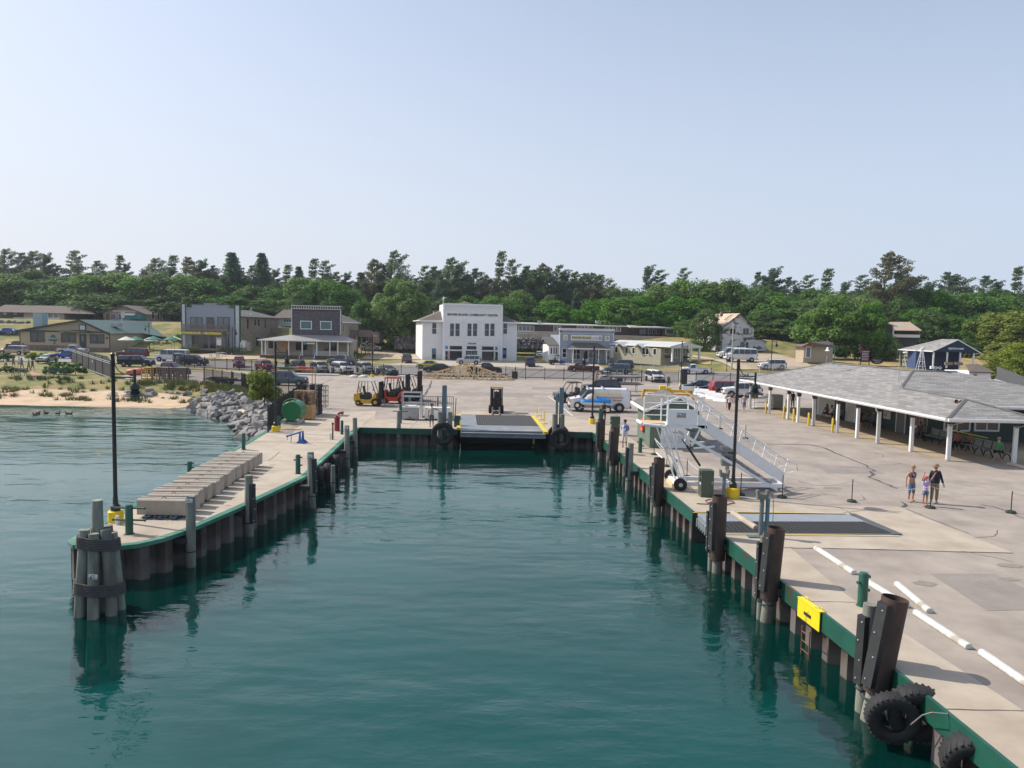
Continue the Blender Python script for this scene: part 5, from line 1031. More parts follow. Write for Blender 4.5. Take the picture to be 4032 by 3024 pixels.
def along(a_,b_,t): return a_+(b_-a_)*t
d_=(W4-W0); L_=d_.length; d_=d_/L_; nrm=Vector((d_.y,-d_.x,0)); 
if nrm.x>0: nrm=-nrm
def onwall(c,x,y):
    r=ray(c,x,y); t=(W0-Vector((0,0,EYE))).dot(nrm)/r.dot(nrm); return Vector((0,0,EYE))+r*t
mb=MB(); a_=W0-TO; c_=W4-TO; back=Vector((7.5,0,0)); mb.ext([a_,c_,c_+back,a_+back+Vector((0,0,0))],(0,0,2.72)); mb.build('wall',gb,T)
mb=MB(); mb.bx(W4.x-TO.x+7,W4.y-TO.y-1,0,E_.x+6-TO.x,8,2.8); mb.build('rear_wall',gb,T)
def wallbox(name,c,x0,y0,x1,y1,m,t0=.03,parent=None,z0=None):
    a_=onwall(c,x0,(y0+y1)/2); e_=onwall(c,x1,(y0+y1)/2); zt=onwall(c,(x0+x1)/2,y0).z; zb=onwall(c,(x0+x1)/2,y1).z if z0 is None else z0; zt=min(zt,2.7)
    mb=MB(); p=[Vector((a_.x,a_.y,zb)),Vector((e_.x,e_.y,zb)),Vector((e_.x,e_.y,zt)),Vector((a_.x,a_.y,zt))]; mb.ext([q-TO-nrm*.005 for q in p],nrm*t0); return mb.build(name,m,parent or T)
for x0,x1,yb in ((945,1170,760),(1410,1520,885)):
    w=wallbox('shutter_frame','Q4',x0-40,440,x1+20,yb,white,.05,z0=0.); wallbox('roller_shutter','Q4',x0,440,x1-10,yb-5,rolls,.08,w,z0=.05)
dr=wallbox('door','Q5',210,270,335,635,M('grey_steel_door',(.16,.17,.18),.5),.05,z0=0.); wallbox('door_frame','Q5',196,262,208,635,white,.07,dr,z0=0.); wallbox('door_frame','Q5',338,270,350,640,white,.07,dr,z0=0.)
w=wallbox('window_frame','Q5',480,330,712,560,white,.06); wallbox('pane','Q5',492,345,572,500,M('pinkish_blind',(.30,.16,.13),.6),.08,w); wallbox('pane','Q5',582,350,688,530,glass,.08,w)
w=wallbox('notice_board','Q5',8,240,118,400,offwhite,.08)
mb=MB()
for i in range(3):
    for j in range(2):
        pass
wallbox('notice_sheet','Q5',25,265,98,300,M('printed_sheet',(.35,.36,.36),.7,var=.8,scale=22),.09,w); wallbox('notice_sheet','Q5',22,310,66,360,M('printed_sheet',(.35,.36,.36),.7,var=.8,scale=22),.09,w)
w=wallbox('red_sign','Q4',1285,545,1345,600,M('maroon_sign',(.12,.02,.02),.6),.05)
SW=53.6
sb=thing('ticket_office_wall','x','x') if 0 else None
mb=MB(); x0=gd('Q5',720,500,SW).x; mb.bx(x0-TO.x,SW-TO.y,0,16,SW-TO.y+.3,2.95); mb.build('south_wall',gb,T)
for xa,xb in ((975,1340),(1460,1800)):
    a_=gd('Q5',xa,420,SW-.05)-TO; e_=gd('Q5',xb,575,SW-.05)-TO; zt=min(a_.z,2.6); mb=MB(); t=.12
    mb.bx(a_.x-t,a_.y,e_.z-t,e_.x+t,a_.y+.06,e_.z); mb.bx(a_.x-t,a_.y,zt,e_.x+t,a_.y+.06,zt+t); mb.bx(a_.x-t,a_.y,e_.z,a_.x,a_.y+.06,zt); mb.bx(e_.x,a_.y,e_.z,e_.x+t,a_.y+.06,zt); m_=(a_.x+e_.x)/2; mb.bx(m_-.04,a_.y,e_.z,m_+.04,a_.y+.06,zt)
    w=mb.build('window',white,T); mb=MB(); mb.bx(a_.x,a_.y+.03,e_.z,e_.x,a_.y+.05,zt); mb.build('pane',glass,w)
flat('porch_floor',[(g('Q4',100,735)).xy,(g('Q4',1225,1052)).xy,(g('Q5',1010,1062)).xy+Vector((0,1.5)),(R0.x,B_.y+.2),(R0.x+6,53.9),(31,54.3),W0.xy+Vector((2,1)),(W0.x+4,74),(A_.x+1,A_.y)],M('porch_concrete',(.42,.33,.22),.85,var=.1,scale=1,coord='World',col2=(.34,.27,.18)),.004)
def tripod(label,c,xt,yt,xb,yb,Y,m=steel,feet=.55,extra=None):
    base=gd(c,xb,yb,Y); top=gd(c,xt,yt,Y); t=thing('roof_mast',label,'mast',base,0); h=(top-base).length; dx=top.x-base.x
    mb=MB(); mb.cyl((0,0,.3),(dx,0,h),.028); mb.build('pole',m,t); mb=MB()
    for a in (0,120,240): mb.cyl((0,0,.95),(feet*math.cos(R(a+30)),feet*math.sin(R(a+30)),-.05),.02); mb.cyl((0,0,.45),(feet*.6*math.cos(R(a+30)),feet*.6*math.sin(R(a+30)),.35),.012)
    mb.build('tripod_legs',m,t)
    if extra: extra(t,h,dx)
    return t
def fish(t,h,dx): mb=MB(); mb.ell((dx-.1,0,h-.25),(.1,.06,.22),8,6); mb.cyl((dx+.16,0,h-1.2),(dx+.16,0,h-.1),.05); mb.build('aerial_head',dpost,t)
tripod('tall thin aerial mast on a tripod, standing on the terminal roof valley','P5',975,-60,962,300,53.5,steel,.5,fish)
def dome(t,h,dx): mb=MB(); mb.ell((dx,0,h),(.2,.2,.07),10,6); mb.build('flat_antenna',white,t)
tripod('short tripod mast with a flat white disc on the terminal ridge','F',918,1212,905,1400,60,steel,.5,dome)
bse=gd('F',1085,1412,58.5); t=thing('siren_stand','white lattice stand with a small siren head on the terminal ridge','stand',bse); t.scale=(.56,)*3; mb=MB()
for sx_ in (-.55,.55):
    for sy_ in (-.35,.35): mb.cyl((sx_,sy_,0),(sx_*.15+.05,sy_*.2,3.05),.035)
for z in (.6,1.3,2.0): 
    f=1-z/3.6; mb.cyl((-.55*f,-.35*f,z),(.55*f,-.35*f,z+.0),.022); mb.cyl((-.55*f,-.35*f,z),(.55*(f-.2),-.35*f,z+.65),.02); mb.cyl((-.55*f,.35*f,z),(.55*f,.35*f,z),.022)
mb.build('lattice_frame',white,t); mb=MB(); mb.cyl((-.2,-.3,3.25),(.35,.2,3.25),.14,.2); mb.bx(-.2,-.2,3.,.3,.2,3.12); mb.build('siren_head',white,t)
bse=gd('F',1245,1398,58.5); t=thing('white_horn_speakers','two white horn loudspeakers on the terminal ridge beside the lamp','loudspeakers',bse); t.scale=(.5,)*3; mb=MB(); mb.lathe([(.06,.5),(.1,.3),(.16,.1),(.26,0),(.2,.02)],(0,-.2,.3),12,0,'Y'); mb.lathe([(.06,.5),(.1,.3),(.16,.1),(.26,0),(.2,.02)],(.65,-.2,.3),12,0,'Y'); mb.bx(-.6,.1,.1,-.1,.5,.55); mb.cyl((-.3,.1,.0),(-.3,.1,.3),.03); mb.build('horn',white,t)
bse=gd('Q5',1165,280,46.0); t=thing('roof_horns','pair of tan horn loudspeakers on a thin pole above the porch roof corner','loudspeakers',bse); mb=MB(); mb.cyl((0,0,-.2),(0,0,.62),.02); mb.build('pole',steel,t)
for dx,a in ((-.18,-35),(.05,20)): mb=MB(); mb.lathe([(.04,.2),(.06,.0),(.13,-.16),(.11,-.15)],(dx*1.2,0,.65 if dx<0 else .6),10,0,'Y'); mb.build('horn',M('tan_horn',(.25,.18,.13),.6),t)
t=thing('arched_roof_lamp','white lamp hanging from a curved green bracket on the terminal ridge end','lamp',gd('F',75,1335,66)); t.scale=(.75,)*3; mb=MB(); mb.tube([(.75,0,0),(.75,0,1.9),(.65,0,2.2),(.35,0,2.35),(.0,0,2.25),(-.1,0,2.0)],.05,6); mb.build('bracket',M('green_pipe',(.05,.14,.12),.5),t); mb=MB(); mb.lathe([(.05,2.0),(.12,1.9),(.14,1.7),(.3,1.55),(.28,1.54)],(-.1,0,0),12); mb.build('lamp_shade',white,t); mb=MB(); [mb.cyl((x_,0,0),(x_+d_2,-.2,-.1),.03) for x_,d_2 in ((.75,-.25),(.75,.2),(-.25,-.1))]; mb.cyl((-.25,0,0),(-.1,0,1.),.025); mb.build('feet',steel,t)
def paint(name,col,metal=.2): return M(name,col,.32,metal,var=.04,scale=2,coat=.5)
tyre_m=M('tyre',(.015,.015,.016),.8,var=.2); hub=M('wheel_hub',(.45,.46,.47),.4,.7); lampw=M('headlamp_glass',(.75,.77,.78),.15); lampr=M('tail_lamp_glass',(.35,.01,.01),.2); blackp=M('black_plastic',(.02,.02,.02),.6); cglass=M('car_glass',(.03,.04,.05),.05,spec=.9,var=0.)
KIND=dict(
 sedan=([(0,.50),(.02,.66),(.14,.70),(.28,.96),(.35,1),(.50,1),(.56,.97),(.72,.68),(.95,.58),(1,.42)],.62,(.15,.27),(.71,.56),[(.19,.44,.30,.44),(.46,.66,.46,.55)]),
 suv=([(0,.42),(.01,.60),(.06,.93),(.11,1),(.56,1),(.61,.97),(.72,.67),(.96,.60),(1,.42)],.58,(.015,.07),(.715,.61),[(.05,.24,.09,.24),(.26,.46,.26,.46),(.48,.68,.48,.60)]),
 minivan=([(0,.38),(.015,.60),(.07,.95),(.13,1),(.56,1),(.63,.97),(.82,.62),(.97,.50),(1,.34)],.56,(.02,.08),(.80,.63),[(.05,.27,.10,.27),(.29,.50,.29,.50),(.52,.76,.52,.64)]),
 van=([(0,.28),(.005,.60),(.02,.97),(.06,1),(.64,1),(.71,.97),(.83,.63),(.97,.54),(1,.30)],.58,(.006,.018),(.825,.71),[(.60,.79,.60,.705)]),
 wvan=([(0,.28),(.005,.60),(.02,.97),(.06,1),(.64,1),(.71,.97),(.83,.63),(.97,.54),(1,.30)],.58,(.006,.018),(.825,.71),[(.04,.22,.04,.22),(.24,.41,.24,.41),(.43,.57,.43,.57),(.60,.79,.60,.705)]),
 pickup=([(0,.50),(.005,.60),(.40,.60),(.405,.60),(.42,.96),(.46,1),(.62,1),(.66,.97),(.76,.66),(.96,.60),(1,.42)],.60,(.409,.418),(.755,.66),[(.46,.60,.46,.60),(.61,.71,.61,.65)]),
 cab=([(0,.50),(.005,.60),(.50,.60),(.505,.60),(.52,.96),(.55,1),(.64,1),(.68,.97),(.78,.66),(.96,.60),(1,.42)],.60,(.509,.518),(.775,.68),[(.56,.73,.56,.67)]),
 beetle=([(0,.34),(.04,.52),(.14,.68),(.26,.88),(.38,.98),(.48,1),(.58,.96),(.70,.76),(.78,.66),(.92,.54),(1,.36)],.60,(.13,.27),(.72,.58),[(.22,.46,.32,.46),(.48,.66,.48,.58)]),
 cap=([(0,.50),(.005,.60),(.01,.92),(.03,.96),(.40,.96),(.41,.96),(.43,1),(.46,1),(.62,1),(.66,.97),(.76,.66),(.96,.60),(1,.42)],.60,(.006,.012),(.755,.66),[(.05,.37,.05,.37),(.46,.60,.46,.60),(.61,.71,.61,.65)]))
CARM={}
def car_parts(kind,L_,W,Ht,wr):
    key=(kind,L_,W,Ht)
    if key in CARM: return CARM[key]
    prof,beltf,rw,fw,sides=KIND[kind]; w=W/2; zb=Ht*beltf; zl=Ht*.15
    def top(x):
        for (a,b),(c_,d_) in zip(prof,prof[1:]):
            if x<=c_: return (b+(d_-b)*(x-a)/max(1e-6,c_-a))*Ht
        return prof[-1][1]*Ht
    def yy(z): return w*.97-(w*.20)*max(0,(z-zb))/(Ht-zb)
    xs_=sorted(set([p[0] for p in prof]+[.1,.2,.3,.4,.5,.6,.7,.8,.9,.985]+([] if kind!='beetle' else [.05,.33,.43,.53,.64,.85,.96])))
    rings=[]
    for x in xs_:
        zt=top(x); z2=min(zt,zb); e=min(1,.80+.20*math.sin(math.pi*min(1,max(0,(min(x,1-x))/.07)*.5))) 
        X=(x-.5)*L_; zlo=zl+(.1 if x<.02 or x>.98 else 0)
        half=[(w*.88*e,zlo),(w*.985*e,zlo+.1),(w*e,z2*.72),(w*.985*e,z2-.03 if zt<=zb+.02 else z2),(yy(zt)*e if zt>zb+.02 else w*.93*e,zt-.05 if zt>zb+.02 else z2-.01),((yy(zt)-.12)*e if zt>zb+.02 else w*.8*e,zt),(0,zt+.015)]
        ring=[Vector((X,-a,b)) for a,b in half]+[Vector((X,a,b)) for a,b in half[-2::-1]]
        rings.append(ring)
    mb=MB(); n_=len(rings[0]); vs=[v for r_ in rings for v in r_]
    mb.add(vs,[(i*n_+j,i*n_+j+1,(i+1)*n_+j+1,(i+1)*n_+j) for i in range(len(rings)-1) for j in range(n_-1)]+[(i*n_+n_-1,i*n_,(i+1)*n_,(i+1)*n_+n_-1) for i in range(len(rings)-1)]+[tuple(range(n_)),tuple(range(len(vs)-1,len(vs)-1-n_,-1))],0,True)
    out=[('body',mb.mesh('body',white,angle=40),None)]
    wx=[(.19 if kind not in('pickup','cab','cap') else .21),(.81 if kind not in ('van','wvan','minivan') else .83)]
    mb=MB()
    for x in wx:
        for s_ in (-1,1): X=(x-.5)*L_; mb.cyl((X,s_*(w-.16),wr),(X,s_*(w+.006),wr),wr*1.17,n=16)
    mb.bx(-L_/2-.03,-w*.86,zl,-L_/2+.12,w*.86,zl+.2); mb.bx(L_/2-.12,-w*.86,zl-.02,L_/2+.03,w*.86,zl+.2)
    if kind=='pickup' or kind=='cab': mb.bx(-L_/2+.1,-w*.84,zb-.02,L_*(.385 if kind=='pickup' else .485)-L_/2,w*.84,zb+.012)
    out.append(('trim',mb.mesh('trim',blackp),None))
    def pane(nm,pts): mb=MB(); mb.poly(pts); out.append((nm,mb.mesh(nm,cglass),None))
    for nm,(xa,xb),s_ in (('rear_window',rw,-1),('windscreen',fw,1)):
        za,zt=max(top(xa),zb)+.03,top(xb)-.04; za=min(za,zt-.1); Xa,Xb=(xa-.5)*L_+s_*.03,(xb-.5)*L_+s_*.03
        za=zb+.02 if top(xa)<zb+.1 else za
        pane(nm,[(Xa,-yy(za)*.93,za+.02),(Xa,yy(za)*.93,za+.02),(Xb,yy(zt)*.90,zt+.02),(Xb,-yy(zt)*.90,zt+.02)])
    for s_ in (-1,1):
        mb=MB(); z1=zb+.03; z2=Ht*.93
        for a,b,c_,d_ in sides: mb.poly([((a-.5)*L_,s_*(yy(z1)+.012),z1),((b-.5)*L_,s_*(yy(z1)+.012),z1),((d_-.5)*L_,s_*(yy(z2)+.012),z2),((c_-.5)*L_,s_*(yy(z2)+.012),z2)])
        out.append(('side_window',mb.mesh('side_window',cglass),None))
        mb=MB(); mb.box((L_/2-.09,s_*w*.72,zb*.86),(.16,w*.36,.16)); out.append(('headlight',mb.mesh('headlight',lampw),None))
        mb=MB(); mb.box((-L_/2+.05,s_*w*.80,zb*.88),(.14,w*.2,.3)); out.append(('tail_light',mb.mesh('tail_light',lampr),None))
        mb=MB(); mb.box(((fw[0]-.5)*L_-.25,s_*(w+.08),zb+.05),(.1,.18,.14)); out.append(('mirror',mb.mesh('mirror',blackp),None))
    mb=MB(); mb.box((L_/2-.03,0,zb*.80),(.1,w*.9,.2)); out.append(('grille',mb.mesh('grille',blackp),None))
    for x in wx:
        for s_ in (-1,1):
            X=(x-.5)*L_; mb=MB(); mb.lathe([(.02,-.0),(wr*.62,0),(wr*.94,.02),(wr,.07),(wr,.17),(wr*.9,.2)],(X,s_*(w-.03) if s_<0 else (w-.17),wr),18,0,'Y'); mb.lathe([(wr*.9,.2),(.02,.2)],(X,s_*(w-.03) if s_<0 else (w-.17),wr),18,0,'Y')
            tm=mb.mesh('tyre',tyre_m); mb=MB(); mb.cyl((X,s_*(w-.05),wr),(X,s_*(w+.035),wr),wr*.60,wr*.56,14)
            for k in range(5): a=k*1.2566; mb.box((X+math.cos(a)*wr*.34,s_*(w+.036),wr+math.sin(a)*wr*.34),(wr*.16,.01,wr*.16),mi=1)
            out.append(('wheel',tm,('hub',mb.mesh('hub',[hub,blackp]))))
    CARM[key]=out; return out
DIM=dict(sedan=(4.6,1.76,1.42,.32),suv=(4.55,1.82,1.75,.36),minivan=(4.95,1.95,1.75,.35),van=(5.8,2.02,2.1,.37),wvan=(5.8,2.02,2.15,.37),pickup=(5.6,1.95,1.8,.39),cab=(5.0,1.8,1.62,.34),beetle=(4.15,1.74,1.5,.34),cap=(5.5,1.9,1.8,.38))
NAME=dict(sedan='parked_car',suv='suv',minivan='minivan',van='cargo_van',wvan='passenger_van',pickup='pickup_truck',cab='pickup_truck',beetle='parked_car',cap='pickup_truck')
def car(kind,mat,c,x,y,head,label,dim=None,z=None,grp=None,pt=None):
    L_,W,Ht,wr=dim or DIM[kind]; p=pt or (gt(c,x,y) if z is None else g(c,x,y,z)); p=p+Vector((0,W*.45*abs(math.cos(R(head)))+L_*.42*abs(math.sin(R(head))),0)) if pt is None else p
    if z is None and pt is None: p.z=H(p.x,p.y)+.05
    t=thing(NAME[kind],label,'car' if kind in('sedan','suv','beetle') else 'pickup truck' if kind in('pickup','cab','cap') else 'van',p,R(head),grp)
    for nm,me,sub in car_parts(kind,L_,W,Ht,wr):
        o=bpy.data.objects.new(nm,me); COL.objects.link(o); o.parent=t
        if nm=='body': o.material_slots[0].link='OBJECT'; o.material_slots[0].material=mat
        if sub: q=bpy.data.objects.new(*sub); COL.objects.link(q); q.parent=o
    return t
c_blue=paint('blue_car_paint',(.02,.10,.42)); c_beige=paint('beige_car_paint',(.40,.36,.29)); c_silver=paint('silver_car_paint',(.45,.46,.48),.4); c_maroon=paint('maroon_car_paint',(.10,.012,.02)); c_white=paint('white_car_paint',(.72,.73,.74),0.); c_navy=paint('navy_car_paint',(.015,.025,.07)); c_red=paint('red_car_paint',(.32,.02,.03)); c_black=paint('black_car_paint',(.012,.013,.016)); c_grey=paint('grey_car_paint',(.11,.13,.14)); c_yellow=paint('lime_yellow_car_paint',(.55,.52,.07)); c_brown=paint('brown_grey_car_paint',(.10,.09,.085)); c_rose=paint('faded_red_car_paint',(.40,.10,.13)); c_green=paint('pale_green_car_paint',(.40,.46,.42)); c_teal=paint('grey_teal_car_paint',(.08,.14,.17))
car('sedan',c_blue,'A',60,1108,180,'bright blue car at the restaurant corner, behind the beige minivan')
car('suv',c_black,'A',160,1075,175,'dark car parked against the restaurant corner, behind the blue one')
car('minivan',c_beige,'A',120,1238,180,'beige minivan parked in front of the restaurant')
car('sedan',c_green,'A',430,1330,-82,'pale green car half hidden behind the clipped round bush')
car('pickup',c_silver,'A',760,1232,0,'silver pickup truck parked before the restaurant door')
car('sedan',c_blue,'A',705,1280,180,'small bright blue hatchback beside the black screened fence',(4.0,1.7,1.5,.3))
car('suv',c_maroon,'L2',500,488,180,'long dark maroon station wagon in front of the parasols',(5.5,2.0,1.85,.38))
car('wvan',c_white,'L2',1190,552,180,'white passenger van parked before the grey store')
car('cap',c_navy,'L2',560,640,0,'navy pickup truck with a white topper over its bed')
car('pickup',c_maroon,'L2',1080,810,-8,'big maroon pickup truck behind the yellow and wooden crates',(5.9,2.0,1.92,.4))
car('suv',c_teal,'L2',1275,592,-55,'grey-blue car with a long dark board on its roof')
car('suv',c_navy,'L2',1560,622,-8,'dark navy off-road car beside the picnic tables')
car('suv',c_rose,'L3',190,395,-70,'faded red car with its door open, beyond the street fence')
car('suv',c_red,'L3',640,465,-52,'red off-road car parked nose to the street fence')
car('suv',c_black,'L3',1215,472,-88,'dark blue-black car parked nose to the street fence')
car('suv',c_silver,'L3',1620,492,-58,'silver car between the blue-black one and the white one at the fence')
car('suv',c_white,'L3',2010,505,-52,'white car parked nose to the street fence before the shingled house',(4.8,1.9,1.78,.37))
car('suv',c_silver,'B',2010,1445,-58,'silver-grey car parked beside the lamp post at the fence',(4.4,1.8,1.7,.36))
car('sedan',c_grey,'C',320,1462,-52,'grey-blue saloon car parked last in the row at the fence')
car('pickup',c_grey,'B',1790,1352,180,'dark pickup truck parked before the steps of the shingled house')
car('suv',c_brown,'C',540,1330,100,'brown-grey van seen from behind in the dirt yard beside the hall')
car('minivan',c_silver,'C',160,1195,0,'silver van parked behind the posts of the outdoor deck')
car('beetle',c_yellow,'C',790,1392,180,'lime yellow rounded little car in front of the white hall')
car('sedan',c_black,'C',890,1432,180,'black low car behind the fence and the end of the timber truss')
car('suv',c_silver,'C',1230,1345,180,'grey car in front of the hall door, behind the truss peak')
car('pickup',c_black,'C',1400,1452,0,'black pickup truck behind the timber truss')
car('sedan',c_green,'C',2003,1200,-88,'pale old car parked in the grass under the boulder wall')
car('suv',c_navy,'D',245,1372,88,'dark car seen from behind between the hall and the blue-grey shop')
car('cab',c_maroon,'D',825,1425,180,'maroon pickup truck in front of the blue-grey shop',(5.4,1.85,1.65,.35))
car('suv',c_navy,'D',1240,1400,180,'dark car at the corner of the blue-grey shop, the farther of two')
car('suv',c_teal,'D',1200,1452,172,'dark teal car behind the walk-through gate')
car('sedan',c_beige,'D',1080,1530,-100,'beige saloon car nosing up to the walk-through gate')
car('minivan',c_white,'D',1628,1540,-84,'white minivan with an open door behind the right end of the fence')
car('cab',c_white,'E',400,1450,180,'white pickup truck with its bonnet raised on the street')
car('wvan',c_white,'E',885,1318,180,'white passenger van nearest the street on the gravel slope',(5.9,2.05,2.4,.37))
car('wvan',c_white,'E',800,1283,182,'white van with a dark grille parked behind the first white van')
car('wvan',c_white,'E',785,1195,-62,'white van pointing downhill in front of the barn house')
car('suv',c_white,'E',1235,1405,180,'white off-road car with a roof rack behind the white picket fence')
car('sedan',c_black,'E',435,1650,180,'black estate car behind the white barriers',(4.6,1.78,1.5,.33))
car('sedan',c_navy,'E',610,1668,180,'dark saloon car with its nose beside the red one')
car('suv',c_red,'E',775,1690,5,'bright red off-road car behind the white barriers',(4.8,1.85,1.75,.38))
car('suv',c_white,'N1',1000,1400,180,'white car under the end of the terminal roof')
car('suv',c_black,'F',1320,1435,0,'black car roof showing behind the terminal ridge')
pv=car('van',c_white,'M1',745,895,180,'white painter van lettered PAINT THE WORLD in yellow',(5.75,2.05,2.12,.38))
yl=M('yellow_lettering',(.80,.58,.02),.5); redl=M('dull_red_lettering',(.35,.10,.09),.5); orl=M('orange_lamp',(.8,.25,.02),.3)
def vtext(s_,size,m,x,z,w_): text(s_,size,m,(x,1.03,z),pv,ext=.004,bold=.008,rot=(R(90),0,R(180)),width=w_)
vtext('PAINT THE WORLD',.36,yl,-.70,1.62,2.45); vtext('CUSTOM PAINTING & DECORATING',.2,redl,-.75,1.32,2.7); vtext('BEAVER ISLAND   549-3099',.18,redl,-.75,1.06,2.4)
mb=MB(); [mb.box((2.80,s_*.72,.92),(.16,.42,.13)) for s_ in (-1,1)]; mb.build('indicator',orl,pv)
mb=MB(); [mb.bx(x,-.9,2.1,x+.06,.9,2.26) for x in (-2.5,-.3,1.1)]; mb.build('roof_rack',steel,pv); mb=MB(); mb.cyl((2.25,.5,1.2),(2.25,.5,1.42),.12,.06); mb.build('red_cup',M('red_plastic',(.6,.03,.03),.4),pv)
car('suv',c_black,'M1',770,650,180,'black car with silver roof bars behind the painter van')
def buggy(label,c,x,y,head,hood):
    p=gt(c,x,y)+Vector((0,.8,0)); t=thing('utility_buggy',label,'buggy',p,R(head)); mb=MB()
    mb.ext([(1.5,-.65,.5),(1.55,-.65,.85),(.75,-.65,1.05),(.6,-.65,.5)],(0,1.3,0)); mb.build('bonnet',hood,t)
    mb=MB(); mb.bx(-1.5,-.7,.45,.7,.7,.75); mb.bx(-1.55,-.7,.75,-.6,.7,1.0); mb.build('bed',blackp,t)
    mb=MB()
    for s_ in (-.66,.66): mb.tube([(.85,s_,1.0),(.35,s_,1.85),(-.6,s_,1.9),(-.75,s_,.8)],.035); mb.cyl((-.15,s_,.75),(-.15,s_,1.87),.03)
    for x_,z in ((.35,1.85),(-.6,1.9)): mb.cyl((x_,-.66,z),(x_,.66,z),.03)
    mb.bx(-.6,-.62,1.88,.35,.62,1.93); mb.build('roll_cage',blackp,t)
    mb=MB(); mb.bx(-.4,-.55,.75,.1,.55,.95); mb.bx(-.5,-.55,.9,-.35,.55,1.4); mb.build('seat',black,t)
    for x_ in (-1.0,1.05):
        for s_ in (-.7,.7): mb=MB(); mb.cyl((x_,s_-.12,.33),(x_,s_+.12,.33),.34,n=14); w=mb.build('wheel',tyre_m,t); mb=MB(); mb.cyl((x_,s_-.125,.33),(x_,s_+.125,.33),.15,n=10); mb.build('hub',hub,w)
    return t
buggy('blue-bonneted utility buggy beside the blue-grey shop','D',535,1350,10,c_blue)
b_=buggy('black open utility buggy with a roll cage behind the painter van','M1',350,760,192,c_black); b_.scale=(1.25,1.15,1.1)
def forklift(label,c,x,y,head,m,roofm,Hm=2.9,sc=1.,pt=None):
    p=pt or g(c,x,y)+Vector((0,.6,0)); t=thing('forklift',label,'forklift',p,R(head),None); t.scale=(sc,)*3
    mb=MB(); mb.ext([(-1.25,-.55,.35),(-1.28,-.55,1.05),(-.75,-.55,1.15),(-.65,-.55,.35)],(0,1.1,0)); mb.build('counterweight',m,t,bevel=.06)
    mb=MB(); mb.ext([(-.66,-.52,.30),(-.66,-.52,.62),(-.1,-.52,.55),(.25,-.52,.6),(.55,-.52,1.1),(.72,-.52,1.1),(.75,-.52,.35),(.2,-.52,.22),(-.4,-.52,.22)],(0,1.04,0)); mb.build('chassis',m,t,bevel=.02)
    mb=MB(); mb.bx(-.68,-.5,.6,.12,.5,1.02); mb.build('engine_cover',blackp,t,bevel=.05)
    mb=MB(); mb.bx(-.45,-.24,1.02,.05,.24,1.16); mb.box((-.47,0,1.42),(.12,.46,.6),mat=Matrix.Rotation(R(-10),4,'Y')); mb.build('seat',black,t,bevel=.03)
    mb=MB(); mb.cyl((.55,0,1.1),(.35,0,1.42),.025); mb.tube([(.35+.06*math.sin(R(a)),.17*math.cos(R(a)),1.42+.13*math.sin(R(a))) for a in range(0,361,40)],.016); mb.build('steering_wheel',black,t)
    mb=MB()
    for s_ in (-.48,.48): mb.tube([(-.95,s_,1.1),(-.78,s_,2.14)],.04,6); mb.tube([(.66,s_,1.1),(.30,s_,2.14)],.035,6); mb.cyl((-.28,s_,1.0),(-.28,s_,2.14),.03)
    mb.build('guard_post',black if roofm is white else roofm if 0 else black,t)
    mb=MB(); mb.bx(-.88,-.55,2.13,.42,.55,2.19); [mb.bx(-.85,-.5+k*.2,2.185,.38,-.46+k*.2,2.215) for k in range(6)]; mb.build('overhead_guard',roofm,t)
    mb=MB()
    for s_ in (-.38,.38): mb.bx(.92,s_-.06,.1,1.10,s_+.06,Hm*.72); mb.bx(1.02,s_*.72-.05,.15,1.18,s_*.72+.05,Hm*.74)
    for z in (.35,1.1,Hm*.70): mb.bx(.93,-.42,z,1.05,.42,z+.09)
    mb.cyl((1.,0,.2),(1.,0,Hm*.66),.05); [mb.cyl((1.05,s_,.4),(1.05,s_,Hm*.7),.02) for s_ in (-.15,.15)]; mb.build('mast',black,t)
    mb=MB(); mb.bx(1.17,-.5,.3,1.22,.5,.38); mb.bx(1.17,-.5,.62,1.22,.5,.7); [mb.bx(1.18,-.5+k*.14,.66,1.21,-.47+k*.14,1.35) for k in range(8)]; mb.bx(1.17,-.5,1.33,1.22,.5,1.38); mb.build('load_backrest',black,t)
    for s_ in (-.3,.3): mb=MB(); mb.bx(1.21,s_-.06,.08,1.26,s_+.06,.6); mb.bx(1.21,s_-.06,.06,2.15,s_+.06,.11); mb.build('fork',steel,t)
    for x_,r_,wd in ((-.85,.26,.18),(.66,.35,.26)):
        for s_ in (-.5,.5): mb=MB(); mb.cyl((x_,s_-wd/2,r_),(x_,s_+wd/2,r_),r_,n=18); w=mb.build('wheel',tyre_m,t,bevel=.03); mb=MB(); mb.cyl((x_,s_-wd/2-.01,r_),(x_,s_+wd/2+.01,r_),r_*.45,n=10); mb.build('hub',M('forklift_hub_'+m.name,tuple(m.node_tree.nodes['Principled BSDF'].inputs[0].default_value)[:3],.6) if 0 else m,w)
    mb=MB(); mb.cyl((-1.0,.3,1.1),(-1.0,.3,1.62),.03); mb.build('exhaust_pipe',black,t)
    return t
fy=M('forklift_yellow',(.58,.36,.03),.5,var=.1); fr_=M('forklift_red',(.55,.045,.02),.45,var=.1); fg=M('forklift_dark',(.05,.055,.06),.5)
forklift('yellow forklift with an open driver guard, parked left of the red one','Q6',440,528,-4,fy,offwhite,2.9,1.08)
forklift('red forklift with a red roof behind the wheeled rack','Q6',900,488,-4,fr_,M('red_roof_paint',(.60,.05,.03),.5),3.4,1.15)
forklift('dark forklift with tall mast behind the red one','Q6',1120,440,-6,fg,offwhite,3.6,1.15)
f_=forklift('tan and black forklift facing the ferry ramp by itself','P3',868,556,-90,M('forklift_tan',(.42,.30,.12),.6,var=.2),M('forklift_tan',(.42,.30,.12),.6),2.9,1.05)
p=g('M1',700,905)+Vector((0,.7,0)); t=thing('boat_trailer','small silver trailer in front of the painter van, carrying the covered water scooter','trailer',p,R(-3)); mb=MB()
